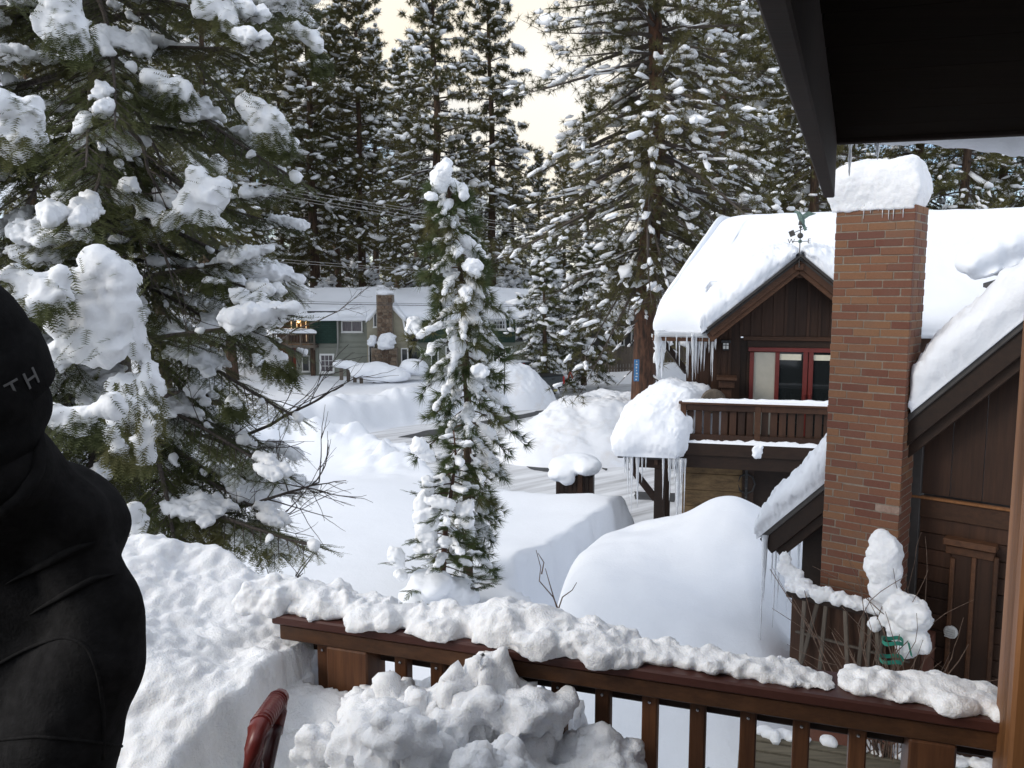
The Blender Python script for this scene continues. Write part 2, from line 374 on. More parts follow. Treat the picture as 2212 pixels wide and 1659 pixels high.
g.l(c, b.inputs['Base Color']); setb(b, roughness=.85); g.bump(g.noise(g.wpos(), 70, 5, .7), .25, .003, b); M['brick'] = m
m, t, b = material('brick_efflorescence'); g = G(t)
c = g.mix(g.ramp(g.noise(g.wpos(), 9, 6, .7), [(.35, (.15, .15, .15)), (.6, (.9, .9, .9))]), (.18, .08, .05), (.34, .26, .21)); g.l(c, b.inputs['Base Color']); setb(b, roughness=.9); M['brick_white'] = m
m, t, b = material('field_stone'); g = G(t)
c = g.ramp(g.rand(), [(0, (.10, .065, .045)), (.35, (.16, .11, .075)), (.65, (.21, .155, .11)), (1, (.12, .09, .07))])
c = g.mix(1., c, g.ramp(g.noise(g.wpos(), 7, 5), [(.3, (.7, .7, .7)), (.7, (1.2, 1.2, 1.2))]), 'MULTIPLY'); g.l(c, b.inputs['Base Color']); setb(b, roughness=.9); g.bump(g.noise(g.wpos(), 14, 4), .6, .05, b); M['stone'] = m
M['sage'] = plain('sage_siding', (.23, .24, .20), .7, .08, 1.5)
M['olive'] = plain('olive_siding', (.29, .27, .20), .7, .08, 1.5)
m, t, b = material('green_shingles'); g = G(t); p = g.wpos((1, 1, 1))
br = g.n('ShaderNodeTexBrick'); br.inputs['Scale'].default_value = 1.; br.inputs['Color1'].default_value = (.010, .034, .024, 1); br.inputs['Color2'].default_value = (.016, .046, .034, 1); br.inputs['Mortar'].default_value = (.006, .018, .013, 1); br.inputs['Brick Width'].default_value = .3; br.inputs['Row Height'].default_value = .14; br.inputs['Mortar Size'].default_value = .012
sep = g.n('ShaderNodeSeparateXYZ'); g.l(p, sep.inputs[0]); cmb = g.n('ShaderNodeCombineXYZ'); g.l(sep.outputs[0], cmb.inputs[0]); g.l(sep.outputs[2], cmb.inputs[1]); g.l(cmb.outputs[0], br.inputs[0]); g.l(br.outputs[0], b.inputs['Base Color']); setb(b, roughness=.85); M['shingle'] = m
M['white_paint'] = plain('white_trim', (.74, .74, .72), .5, .04, 3)
M['red_paint'] = plain('red_door_paint', (.135, .018, .014), .42, .12, 6)
M['black_metal'] = plain('black_metal', (.012, .012, .013), .5, .2, 10)
M['verdigris'] = plain('verdigris_copper', (.10, .155, .135), .7, .35, 30)
M['dark_bronze'] = plain('dark_bronze', (.05, .045, .04), .6, .25, 20)
M['wire'] = plain('wire_insulation', (.035, .035, .038), .6)
M['wire_pale'] = plain('bare_wire', (.32, .31, .30), .5)
M['pvc'] = plain('grey_pipe', (.25, .25, .23), .5)
M['vent'] = plain('white_vent', (.62, .62, .60), .5)
M['cream'] = plain('cream_blind', (.66, .63, .50), .7)
M['blind'] = plain('beige_blind', (.42, .40, .34), .6, .05)
M['asphalt'] = plain('wet_asphalt', (.045, .046, .048), .75, .3, 2.5, bump=.4)
M['roofing'] = plain('dark_roofing', (.035, .032, .03), .8, .3, 12, bump=.5)
M['roof_edge'] = plain('roof_edge_metal', (.05, .045, .042), .6, .2, 12)
M['black_cloth'] = plain('black_fleece', (.021, .0205, .021), .95, .25, 40, bump=.3)
M['beanie'] = plain('black_knit', (.017, .017, .0175), .9, .2, 60, bump=.3)
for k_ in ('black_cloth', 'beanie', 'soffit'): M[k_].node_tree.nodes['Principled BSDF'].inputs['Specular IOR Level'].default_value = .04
M['print'] = plain('grey_print', (.20, .20, .20), .8)
M['jeans'] = plain('dark_trousers', (.012, .012, .014), .9)
M['skin'] = plain('skin', (.30, .17, .12), .6)
M['hair'] = plain('dark_hair', (.02, .013, .009), .8)
M['red_plastic'] = plain('maroon_plastic', (.17, .026, .022), .35, .15, 12)
M['red_plastic_dark'] = plain('dark_maroon_shaft', (.045, .010, .010), .35, .15, 12)
M['tape'] = plain('green_tape', (.012, .19, .13), .5)
M['truck'] = plain('grey_truck_paint', (.045, .055, .06), .35, .06, 2)
M['rubber'] = plain('rubber', (.012, .012, .012), .85)
M['chrome'] = plain('chrome', (.55, .56, .58), .25, .05, 3, metal=.9)
M['tail'] = plain('red_lens', (.42, .018, .014), .25, .05)
M['plate'] = plain('number_plate', (.45, .40, .16), .5)
M['sign_blue'] = plain('blue_sign', (.06, .20, .42), .5)
M['orange'] = plain('orange_pole', (.35, .07, .03), .5)
M['rust'] = plain('rusty_red_fence', (.16, .035, .02), .85)
m, t, b = material('window_glass'); g = G(t); setb(b, roughness=.06); b.inputs['Base Color'].default_value = (.014, .017, .018, 1); b.inputs['Specular IOR Level'].default_value = .6; M['glass'] = m
m, t, b = material('curtained_glass'); g = G(t); g.l(g.ramp(g.noise(g.wpos((3, 3, .4)), 2.5, 3), [(.35, (.05, .042, .048)), (.7, (.14, .12, .13))]), b.inputs['Base Color']); setb(b, roughness=.12); M['curtain_glass'] = m
m, t, b = material('ice'); g = G(t); b.inputs['Base Color'].default_value = (.86, .89, .93, 1); setb(b, roughness=.18); b.inputs['IOR'].default_value = 1.31; b.inputs['Transmission Weight'].default_value = .55; M['ice'] = m
m, t, b = material('lamp_lens'); g = G(t); b.inputs['Base Color'].default_value = (.75, .75, .72, 1); setb(b, roughness=.3); M['lens'] = m
m, t, b = material('lit_bulb'); g = G(t); b.inputs['Emission Color'].default_value = (1, .46, .12, 1); b.inputs['Emission Strength'].default_value = 7.; M['bulb'] = m
m, t, b = material('packed_road'); g = G(t); p = g.wpos((1, 1, 1))
# direction of travel stretches the wear
mr = g.n('ShaderNodeMapping'); mr.inputs['Rotation'].default_value = (0, 0, R(-38)); g.l(p, mr.inputs[0]); mp = g.n('ShaderNodeMapping'); mp.inputs['Scale'].default_value = (.13, 1.5, 1); g.l(mr.outputs[0], mp.inputs[0])
f = g.noise(mp.outputs[0], 1.2, 7, .62)
g.l(g.ramp(f, [(.34, (.36, .36, .365)), (.48, (.62, .63, .65)), (.62, (.80, .815, .84))]), b.inputs['Base Color']); setb(b, roughness=.45); g.bump(g.noise(p, 5, 5), .4, .03, b); M['road'] = m
# ------------------------------------------------------------------ ground
RD = unit((.70, .714, 0)); RN = np.array([-RD[1], RD[0], 0])      # road direction, normal to its far side
RA = np.array([-4.8, 35.7, 0])                                      # a point of the far edge
ROAD_W = 7.0
def road_d(x, y): return (x - RA[0]) * RN[0] + (y - RA[1]) * RN[1]   # >0 beyond the far edge, 0..-W on the road
def ground_h(x, y):
    P = np.stack([x, y, np.zeros_like(x)], 1)
    und = .10 * fbm(P, .12, 3) + .035 * fbm(P + 9, .5, 2)
    yf = np.interp(x, [-40, -16, -9, -6.5, -4.6, -3, -1.6, -.4, 1.2, 2.6, 3.4, 5], [-9, 15.5, 22.3, 25.0, 25.6, 24.0, 20.8, 19.9, 19.6, 19.2, 18.6, 17.5]) + .25 * fbm(P, .7, 3)
    xr = np.interp(y, [2, 6, 10, 12.3, 13.5, 15, 17, 19, 20], [5, 4.5, 1.3, .25, .45, 1.3, 2.3, 3.25, 3.4]) + .12 * fbm(P + 3, 1.1, 3)
    m_y = sstep(-.05, 1.3, yf - y); m_x = sstep(0.0, .27, xr - x + .05 * fbm(P + 6, 2.2, 3))
    yard = np.minimum(m_y, m_x)
    edge = np.exp(-((yf - y - 1.3) / 1.2) ** 2) * sstep(-3.2, -5.0, x)        # ploughed bank on the near side of the road
    hy = 1.75 + und + .28 * np.exp(-((x + 4.3) ** 2 / 5 + (y - 17.8) ** 2 / 3.2)) + .12 * np.exp(-((x - .35) ** 2 / .35 + (y - 13.6) ** 2 / .5)) + edge * (.55 + .5 * billow(P + 4, .9, 4)) - .004 * np.clip(y - 10, 0, 20)
    hy += np.exp(-((x + 3.1) ** 2 / 1.4 + (y - 22.3) ** 2 / 3.)) * (.15 + .55 * billow(P + 8, 1.3, 4))
    d = road_d(x, y)
    drive = sstep(1.0, 2.0, x) * sstep(43.2, 44.4, y) * sstep(56, 54.6, y)     # the opening where the truck stands
    far = sstep(.95, 2.3, d + .3 * fbm(P, .5, 3)) * (1 - drive)
    hf = .72 + .02 * np.clip(d, 0, 40) * 0 + und * 1.3 + .75 * np.exp(-((d - 3.1) / 1.3) ** 2) * (.75 + .7 * billow(P, .45, 4)) - .10 * sstep(4, 12, d)
    hf = hf + sstep(62, 90, y) * 1.2 + sstep(90, 900, y) * 12
    h = 0.02 + .05 * fbm(P, .4, 2) - .03
    h = h * (1 - yard) + hy * yard
    h = h * (1 - far) + hf * far
    right = sstep(9.0, 11.5, x) * (1 - sstep(-ROAD_W - 3, -ROAD_W, d))           # behind the cabin
    h = h * (1 - right) + 1.2 * right
    trench = (1 - yard) * sstep(18, 14, y) * sstep(4, 2, np.abs(y - 11) - 5)
    return h + trench * .45
gy = np.concatenate([np.linspace(-30, 4, 14)[:-1], 4 + (np.linspace(0, 1, 330) ** 1.35) * 62, [72, 80, 90, 105, 130, 170, 230, 320, 450, 700, 1100, 1800]])
gx = np.concatenate([[-900, -500, -300, -180, -110, -70, -48], np.linspace(-36, -14, 50)[:-1], np.linspace(-14, 10, 230), np.linspace(10, 40, 40)[1:], [55, 80, 120, 200, 350, 600, 900]])
X, Y = np.meshgrid(gx, gy, indexing='ij'); X = X.ravel(); Y = Y.ravel(); Z = np.empty_like(X)
for k in range(0, len(X), 40000): Z[k:k + 40000] = ground_h(X[k:k + 40000], Y[k:k + 40000])
ny = len(gy); i, j = np.meshgrid(np.arange(len(gx) - 1), np.arange(ny - 1), indexing='ij'); a = (i * ny + j).ravel()
part('snow_ground', np.stack([X, Y, Z], 1), np.stack([a, a + ny, a + ny + 1, a + 1], 1), M['snow'], None, True, 'structure')
def strip_sheet(name, poly, z, mat, rag=.12, seed=0, parent=None, kind='structure', n=160):
    poly = np.asarray(poly, float); P = []
    m_ = len(poly); seg = np.linalg.norm(np.roll(poly, -1, 0) - poly, axis=1); tot = seg.sum()
    for k in range(m_):
        c = max(2, int(n * seg[k] / tot))
        for s in np.arange(c) / c: P.append(poly[k] * (1 - s) + poly[(k + 1) % m_] * s)
    P = np.array(P); P3 = np.c_[P, np.zeros(len(P))] + seed * 5.3
    P = P + np.stack([fbm(P3, 1.1, 4), fbm(P3 + 50, 1.1, 4)], 1) * rag
    V = np.c_[P, np.full(len(P), z)]
    bm = bmesh.new(); vs = [bm.verts.new(v) for v in V]; f = bm.faces.new(vs)
    if f.normal.z < 0: f.normal_flip()
    bmesh.ops.triangulate(bm, faces=bm.faces[:]); me = bpy.data.meshes.new(name); bm.to_mesh(me); bm.free(); me.materials.append(mat)
    return link(name, me, parent, kind)
a0 = RA[:2] - RD[:2] * 40; a1 = RA[:2] + RD[:2] * 60
strip_sheet('road', [a0 + RN[:2] * 1.7, a1 + RN[:2] * 1.7, a1 - RN[:2] * (ROAD_W + .5), RA[:2] + RD[:2] * 5 - RN[:2] * (ROAD_W + .5), (14, 27), (14, 14), (2.6, 14), (3.0, 18), (2.0, 21), (-2.6, 23.5), RA[:2] - RN[:2] * (ROAD_W + .5) - RD[:2] * 4, a0 - RN[:2] * (ROAD_W + .5)], .065, M['road'], .05)
strip_sheet('parking_apron', [(1.2, 43.8), (9.5, 45.5), (12, 57), (1.0, 55.5)], .06, M['road'], .1, 2)
def on0(*uv): return [onz(u, v, .07)[:2] for u, v in uv]
# bare wet asphalt: the strip along the far bank and the patches worn through the packed snow
strip_sheet('bare_asphalt', on0((862, 944), (925, 930), (1010, 914), (1100, 899), (1185, 884), (1185, 892), (1130, 904), (1060, 917), (985, 931), (905, 946)), .074, M['asphalt'], .12, 1)
strip_sheet('bare_asphalt', on0((985, 988), (1040, 979), (1068, 983), (1060, 991), (1010, 1000), (960, 1008)), .074, M['asphalt'], .2, 2)
strip_sheet('bare_asphalt', on0((1140, 1008), (1165, 1002), (1198, 1012), (1185, 1020), (1150, 1016)), .074, M['asphalt'], .12, 3)
strip_sheet('bare_asphalt', on0((1012, 1022), (1035, 1020), (1060, 1030), (1020, 1032)), .074, M['asphalt'], .1, 4)
strip_sheet('bare_asphalt', on0((1032, 951), (1046, 951), (1050, 957), (1034, 958)), .074, M['asphalt'], .1, 5)
strip_sheet('bare_asphalt', on0((1372, 1062), (1462, 1064), (1462, 1085), (1372, 1078)), .074, M['asphalt'], .15, 6)
strip_sheet('bare_asphalt', on0((1296, 1010), (1310, 1012), (1306, 1017)), .074, M['asphalt'], .1, 7)
def heap(name, label, c, rx, ry, H, fn, mat, rot=0., n=110, cat='snow bank', group=None, smooth=True):
    """a snow heap whose skirt dips below the ground; fn(x,y,P) -> height multiplier"""
    th = np.linspace(0, 2 * np.pi, n, endpoint=False); rr = np.linspace(0, 1, n // 2) ** .8
    A, B = np.meshgrid(rr, th, indexing='ij'); lx = (A * np.cos(B)).ravel(); ly = (A * np.sin(B)).ravel()
    P = np.stack([lx * rx, ly * ry, np.zeros_like(lx)], 1)
    h = fn(lx, ly, P + np.array([c[0], c[1], 0]))
    z = h * H - .25 * sstep(.8, 1., A.ravel()) * np.ones_like(lx)
    cr, sr = math.cos(rot), math.sin(rot)
    V = np.stack([c[0] + P[:, 0] * cr - P[:, 1] * sr, c[1] + P[:, 0] * sr + P[:, 1] * cr, c[2] + z], 1)
    m_ = len(th); i, j = np.meshgrid(np.arange(len(rr) - 1), np.arange(m_), indexing='ij'); i = i.ravel(); j = j.ravel(); jn = (j + 1) % m_
    o = part(name, V, np.stack([i * m_ + j, (i + 1) * m_ + j, (i + 1) * m_ + jn, i * m_ + jn], 1), mat, None, smooth)
    return tag(o, label, cat, group)
def f_big(x, y, P):      # high ploughed heap, steep on its left, ridge running right
    r = np.clip(1 - (x ** 2 + y ** 2) ** .5, 0, 1)
    h = np.minimum(1, r * 1.75) ** .85
    return h * (1 + .10 * fbm(P, .6, 3)) + sstep(0, .2, r) * (.055 * (billow(P, 2.6, 4, .6) - .4) + .05 * fbm(P, 1.1, 3))
heap('ploughed_snow_bank', 'tall ploughed snow bank beside the road in front of the big pine', (4.3, 33.0, 0), 6.2, 3.9, 1.98, f_big, M['snow_pile'], R(38), 150)
heap('ploughed_snow_bank', 'heap of ploughed snow half hiding the grey pickup truck', (-.15, 45.0, 0.3), 2.75, 2.5, 1.9, f_big, M['snow_pile'], R(-15), 120)
def f_near(x, y, P):
    r = (np.abs(x) ** 3 + np.abs(y) ** 3) ** (1 / 3) * (1 + .05 * fbm(P, .9, 3))
    h = np.clip(1 - np.clip(r, 0, 1) ** 9, 0, 1) ** .6
    hole = sstep(.25, .95, x) * sstep(.35, -.45, y)
    sc = .05 * hole * (billow(P * np.array([1, 1, 1.]), 6.5, 3) - .3)
    return h * (.83 + .20 * np.exp(-((x - .20) ** 2 / .14 + (y - .42) ** 2 / .16)) - .03 * sstep(-.2, -.9, x) - .10 * sstep(0., -1., y) - .45 * hole + .035 * fbm(P, .8, 3)) + sc
heap('snow_mound', 'large smooth snow mound below the near gable roof', (2.15, 9.05, 1.2), 1.82, 2.4, 2.45, f_near, M['snow'], R(-12), 190)
# ------------------------------------------------------------------ icicles
def icicle(parent, P, L, r, seed=0, mat=None):
    rs = np.random.RandomState(seed); n = 9; s = np.linspace(0, 1, n)
    pts = np.asarray(P)[None] + np.stack([.03 * L * s * rs.normal() * .3, .03 * L * s * rs.normal() * .3, .03 - s * L], 1)
    rad = r * (1 - s) ** .75 * (1 + .22 * rs.normal(size=n)) + .0015
    V, Fc = tube(pts, np.abs(rad), 6); return part('icicle', V, Fc, M['ice'], parent, True)
# ------------------------------------------------------------------ brown cabin with the balcony
CF = Frame(at(1780, 870, 16.5), 14)      # plane of the balcony rail
cabin = thing('cabin', 'brown board cabin with gable, red glazed doors and balcony beyond the brick chimney', 'cabin', CF.pt(-1, -1.6, 0))
WO = -1.55                                # wall stands behind the rail
aL = CF.px(1484, 780, WO)[0]; aR = aL + 7.5
pk = CF.px(1727, 566, WO + .55); lo = CF.px(1533, 718, WO + .55)
half = pk[0] - lo[0]; rise = pk[1] - lo[1]
zdeck = CF.px(1637, 962, 0)[1]; zrail = CF.px(1637, 873, 0)[1]
z_eave = CF.px(1480, 722, WO + .55)[1]
def roof_z(a): return pk[1] - abs(a - pk[0]) * rise / half
# wall boards (board and batten), each one a plank, cut to the rake
wallp = CF.bpart('wall', M['dark_wood'], cabin, aL + .03, aR, WO - .12, WO - .03, .1, z_eave - .1)
def gable_board(name, a0, a1, o0, o1, z0, parent, mat, rz=roof_z, drop=.12):
    zt0, zt1 = rz(a0) - drop, rz(a1) - drop
    V = [CF.pt(a, o, z) for a, zz in ((a0, zt0), (a1, zt1)) for o in (o0, o1) for z in (z0, zz)]
    Fc = [np.array([[0, 1, 3, 2], [4, 6, 7, 5], [2, 3, 7, 6], [0, 4, 5, 1], [1, 5, 7, 3], [0, 2, 6, 4]])]
    return part(name, V, Fc, mat, parent)
rr = random.Random(3)
zdoor = CF.px(1700, 742, WO + .03)[1]; aD0 = CF.px(1612, 800, WO)[0]
aw = aL
while aw < pk[0] + half * .62:
    wd = .235; a1 = aw + wd - .006
    inside = aw + wd > aD0 - .05
    gable_board('plank', aw, a1, WO - .02, WO + rr.uniform(0, .006), (zdoor + .14) if inside else zdeck - .1, wallp, M['wall_wood'], lambda a: min(roof_z(a), pk[1]) if abs(a - pk[0]) < half else z_eave + .1)
    if aw > aL + .1: gable_board('batten', aw - .028, aw + .028, WO + .006, WO + .03, (zdoor + .14) if inside else zdeck - .1, wallp, M['wall_wood'], lambda a: roof_z(a) if abs(a - pk[0]) < half else z_eave + .1, .14)
    aw += wd
CF.bpart('wall_board', M['wall_wood'], wallp, aD0 + .02, aR, WO - .02, WO, zdeck - .1, zdoor + .14)
CF.bpart('trim_board', M['trim_wood'], cabin, CF.px(1605, 745, WO)[0], aR - 1, WO + .0, WO + .07, zdoor + .06, zdoor + .15)
CF.bpart('trim_board', M['trim_wood'], cabin, aL - .01, aL + .10, WO - .05, WO + .035, .1, z_eave - .1)
# doors
doors = CF.bpart('door_frame', M['dark_wood'], cabin, CF.px(1618, 800, WO + .03)[0] - .05, CF.px(1830, 800, WO)[0], WO, WO + .012, zdeck, zdoor + .06)
def dbox(name, mat, u0, v0, u1, v1, o0, o1, par=None): return CF.pbox(name, M[mat], par or doors, u0, v0, u1, v1, WO + o0, WO + o1)
zb = 960
for (u0, u1, v0, v1) in ((1617, 1840, 752, 761), (1617, 1626, 761, zb), (1672, 1681, 761, zb), (1732, 1742, 761, zb), (1744, 1754, 761, zb), (1796, 1806, 761, zb), (1626, 1840, 945, zb)):
    dbox('rail_and_stile', 'red_paint', u0, v0, u1, v1, .012, .07)
dbox('door_pane', 'blind', 1626, 761, 1672, zb, .013, .03); dbox('door_pane', 'glass', 1681, 761, 1732, zb, .013, .03); dbox('door_pane', 'glass', 1754, 761, 1796, zb, .013, .03)
dbox('blind', 'cream', 1682, 765, 1731, 778, .031, .036); dbox('blind', 'cream', 1755, 767, 1796, 779, .031, .036)
for u in (1737, 1749): dbox('door_handle', 'red_paint', u - 2, 852, u + 2, 872, .07, .12)
# wall lantern
ln = CF.pbox('wall_lantern', M['lens'], cabin, 1562, 741, 1574, 754, WO + .03, WO + .15)
CF.pbox('lantern_roof', M['black_metal'], ln, 1558, 735, 1579, 741, WO + .01, WO + .2); CF.pbox('lantern_base', M['black_metal'], ln, 1561, 754, 1575, 757, WO + .02, WO + .16)
CF.pbox('lantern_bar', M['black_metal'], ln, 1567.3, 741, 1569, 754, WO + .15, WO + .157); CF.pbox('lantern_bar', M['black_metal'], ln, 1561, 745, 1575, 746.5, WO + .15, WO + .158)
# gable roof
BO = WO + .75
def rake(sgn, o, w_, hgt, mat, name, ext=.0, dz=0.):
    P = CF.pt(pk[0], o, pk[1] + dz); Q = CF.pt(pk[0] + sgn * (half + ext), o, pk[1] + dz - rise * (half + ext) / half)
    V, Fc = beam(P, Q, w_, hgt, (0, 0, 1)); return part(name, V, Fc, mat, cabin)
for sg in (-1, 1):
    rake(sg, BO - .04, .05, .20, M['trim_wood'], 'barge_board'); rake(sg, BO - .10, .06, .20, M['trim_wood'], 'barge_board', dz=-.12)
    rake(sg, BO + .01, .16, .05, M['roofing'], 'roof_edge', .05, .13)
    # roof deck
    P0, P1 = CF.pt(pk[0], BO, pk[1] + .08), CF.pt(pk[0] + sg * half * 1.03, BO, pk[1] + .08 - rise * 1.03)
    D = -CF.n * 4.5; th = np.array([0, 0, .05])
    V = [P0, P1, P1 + D, P0 + D, P0 - th, P1 - th, P1 + D - th, P0 + D - th]
    part('roof', V, [np.array([[0, 1, 2, 3], [4, 7, 6, 5], [0, 4, 5, 1], [1, 5, 6, 2], [2, 6, 7, 3], [3, 7, 4, 0]])], M['roofing'], cabin)
CF.pbox('ridge_bracket', M['trim_wood'], cabin, 1717, 571, 1736, 583, WO, WO + .78); CF.pbox('ridge_bracket', M['trim_wood'], cabin, 1721, 583, 1737, 600, WO, WO + .6)
# snow on the gable's left and right slopes
def roofsnow(name, label, c00, c10, c11, c01, T, **kw):
    V, Fc = pad(c00, c10, c11, c01, T, **kw); return tag(part(name, V, Fc, M['snow'], None, True), label, 'snow')
for sg, lb in ((-1, 'thick snow on the left slope of the cabin gable'), (1, 'snow on the right slope of the cabin gable beside the chimney')):
    P0, P1 = CF.pt(pk[0] + sg * .10, BO + .04, pk[1] + .13), CF.pt(pk[0] + sg * half * 1.10, BO + .04, pk[1] + .10 - rise * 1.06); D = -CF.n * 4.4
    roofsnow('roof_snow', lb, P1, P0, P0 + D, P1 + D, .78, nu=110, nv=80, k=14, amp=.08, freq=2.2, tf=lambda s, t: .28 + .72 * (1 - s ** 4), bulge=.12, rough=.08, lip=.04)
# main roof behind: front slope with a hipped left end
EO = WO + .42; RO = EO - 3.0
_a = CF.px(1413, 716, EO); _b = CF.px(1560, 497, RO)
A_ = CF.pt(_a[0], EO, _a[1]); B_ = CF.pt(_b[0], RO, _b[1]); D_ = CF.pt(_a[0] + 9.5, EO, _a[1]); C_ = CF.pt(_b[0] + 8.0, RO, _b[1])
bk = CF.n * -3.2
aG0, aG1 = pk[0] - half * 1.03, pk[0] + half * 1.03; uo = EO - (WO - .2)
V = [A_, CF.pt(aG0, EO, A_[2]), CF.pt(aG0, WO - .2, A_[2] + uo * (B_[2] - A_[2]) / 3), CF.pt(aG1, WO - .2, A_[2] + uo * (B_[2] - A_[2]) / 3), CF.pt(aG1, EO, A_[2]), D_, C_, B_, A_ + bk * 1.6, D_ + bk * 1.6]
part('main_roof', V, [np.array([[0, 1, 2, 7]]), np.array([[2, 3, 6, 7]]), np.array([[3, 4, 5, 6]]), np.array([[8, 7, 6, 9]]), np.array([[0, 7, 8]])], M['roofing'], cabin)
msl = (B_[2] - A_[2]) / 3.0
def pull_back(V):
    V = np.array(V, float); d_ = V - CF.O; a_ = d_ @ CF.e; o_ = d_ @ CF.n; lim = np.where(np.abs(a_ - pk[0]) < half * 1.04, WO - .25, 99.); o2 = np.minimum(o_, lim); V = V + CF.n * (o2 - o_)[:, None]; V[:, 2] += (o_ - o2) * msl; return V
V, Fc = pad(A_ + (0, 0, .02), D_ + (0, 0, .02), C_, B_, .56, nu=200, nv=80, k=16, amp=.05, freq=.5, bulge=.10, lip=.10, seed=3)
tag(part('roof_snow', pull_back(V), Fc, M['snow'], None, True), 'broad smooth snow sheet on the main roof of the brown cabin', 'snow')
V, Fc = pad(A_ + bk * 1.6, A_, B_, B_ + (.3, .1, 0), .6, 30, 40, 10, .04, .6); tag(part('roof_snow', V, Fc, M['snow'], None, True), 'snow on the hidden hip at the left end of the cabin roof', 'snow')
# ice fringe under the left eave
ice_e = cabin
rs = np.random.RandomState(5)
def ev_(u, v): q = CF.px(u, v, EO + .03); return CF.pt(q[0], EO + .03, q[1])
E0, E1 = ev_(1432, 722), ev_(1545, 724)
for k in range(46):
    s = rs.rand() ** .8 if k > 8 else k / 8.
    L = (.25 + .75 * rs.rand() ** 1.5) * (1.15 if s > .45 else .8)
    icicle(ice_e, E0 * (1 - s) + E1 * s + np.array([0, rs.normal() * .05, .02]), L, .018 + .012 * rs.rand(), k)
icicle(ice_e, ev_(1422, 716), 1.05, .11, 91); icicle(ice_e, ev_(1431, 716), 1.1, .075, 92)
V, Fc = beam(ev_(1420, 721), ev_(1546, 724), .22, .12, b=.05); part('eave_ice', V, Fc, M['ice'], cabin)
for (P, L) in ((at(1480, 722, 17.6), 0),): pass
# eave soffit and side of the house
CF.bpart('eave_board', M['trim_wood'], cabin, aL - .75, lo[0] + .1, WO + .25, WO + .5, z_eave - .16, z_eave - .03)
V, Fc = beam(CF.pt(aL, WO + .02, z_eave - .9), CF.pt(aL - .55, WO + .3, z_eave - .15), .09, .12); part('brace', V, Fc, M['dark_wood'], cabin)
# lower storey
CF.bpart('lower_wall', M['dark_wood'], cabin, CF.px(1475, 1050, -.6)[0], 9, -1.4, -.62, .05, zdeck - .25)
aP0, aP1 = CF.px(1474, 1050, -.58)[0], CF.px(1603, 1050, -.58)[0]; nb_ = 7; z0_, z1_ = .1, zdeck - .42
for k in range(nb_): CF.bpart('plank', M['ply'], cabin, aP0, aP1, -.62, -.58 + .004 * (k % 2), z0_ + (z1_ - z0_) * k / nb_ + .004, z0_ + (z1_ - z0_) * (k + 1) / nb_ - .004)
CF.bpart('corner_post', M['dark_wood'], cabin, aP1, aP1 + .24, -.64, -.5, .05, z1_ + .1)
hx = CF.px(1612, 1045, -.46)
ring = [CF.pt(hx[0] + .18 * math.cos(t_), -.47, hx[1] + .22 * math.sin(t_)) for t_ in np.linspace(0, 2 * np.pi, 9)]
V, Fc = tube(ring, .02, 5); part('iron_strap', V, Fc, M['black_metal'], cabin)
CF.bpart('iron_strap', M['black_metal'], cabin, hx[0] - .03, hx[0] + .03, -.5, -.46, hx[1] - .9, hx[1] + .7)
for k in range(7):
    V, Fc = lathe([(.022, 0), (.018, .012), (.0, .018)], CF.pt(hx[0], -.46, hx[1] - .7 + k * .2), 8, CF.n); part('bolt', V, Fc, M['dark_bronze'], cabin)
# ------------------------------------------------------------------ balcony
balc = CF.bpart('balcony', M['dark_wood'], cabin, CF.px(1465, 980, .1)[0], 6, WO, .06, zdeck - .12, zdeck - .02)
aB0 = CF.px(1465, 980, .12)[0]
CF.bpart('fascia_board', M['dark_wood'], balc, aB0 - .05, 6, .06, .14, zdeck - .24, zdeck + .02); CF.bpart('fascia_board', M['dark_wood'], balc, aB0 + .02, 6, .0, .09, zdeck - .52, zdeck - .24)
aM = CF.px(1637, 900, .06)[0]; aZ = CF.px(1476, 900, .06)[0]; stepA = aM - aZ
for k in range(3): CF.bpart('post', M['trim_wood'], balc, aZ - .06 + k * stepA, aZ + .06 + k * stepA, -.02, .10, zdeck - .03, zrail - .03)
CF.bpart('hand_rail', M['trim_wood'], balc, aZ - .10, 6, -.08, .13, zrail - .03, zrail + .012)
for k in range(3):
    x0, x1 = aZ + .06 + k * stepA, aZ - .06 + (k + 1) * stepA
    CF.bpart('top_rail', M['wall_wood'], balc, x0, x1, .03, .09, zrail - .16, zrail - .03); CF.bpart('bottom_rail', M['wall_wood'], balc, x0, x1, .03, .09, zdeck + .03, zdeck + .20)
    nb_ = 8; ww = (x1 - x0) / nb_
    for q in range(nb_): CF.bpart('baluster', M['wall_wood'], balc, x0 + ww * q + .018, x0 + ww * (q + 1) - .018, -.01, .03, zdeck + .06, zrail - .05)
V, Fc = pad(CF.pt(aZ - .02, .11, zrail + .012), CF.pt(6, .11, zrail + .012), CF.pt(6, -.06, zrail + .012), CF.pt(aZ - .02, -.06, zrail + .012), .085, 200, 12, 4, .022, 3.5, rough=.03)
tag(part('rail_snow', V, Fc, M['snow'], None, True), 'thin line of snow on the balcony hand rail', 'snow')
V, Fc = pad(CF.pt(aZ + .1, .15, zdeck + .02), CF.pt(6, .15, zdeck + .02), CF.pt(6, -.0, zdeck + .02), CF.pt(aZ + .1, -.0, zdeck + .02), .06, 160, 10, 4, .04, 5, rough=.05)
tag(part('ledge_snow', V, Fc, M['snow'], None, True), 'ragged snow along the foot of the balcony railing', 'snow')
bx_ = CF.px(1637, 985, .16); V, Fc = blobs([CF.pt(bx_[0], .13, bx_[1] + .1), CF.pt(bx_[0] - .05, .15, bx_[1] + .02)], [(.12, .07, .14), (.07, .05, .08)], None, 3, .4, 2); V, Fc = remesh(V, Fc, .02, .05, 9)
tag(part('snow_lump', V, Fc, M['snow'], None, True), 'lump of snow hanging at the middle balcony post', 'snow')
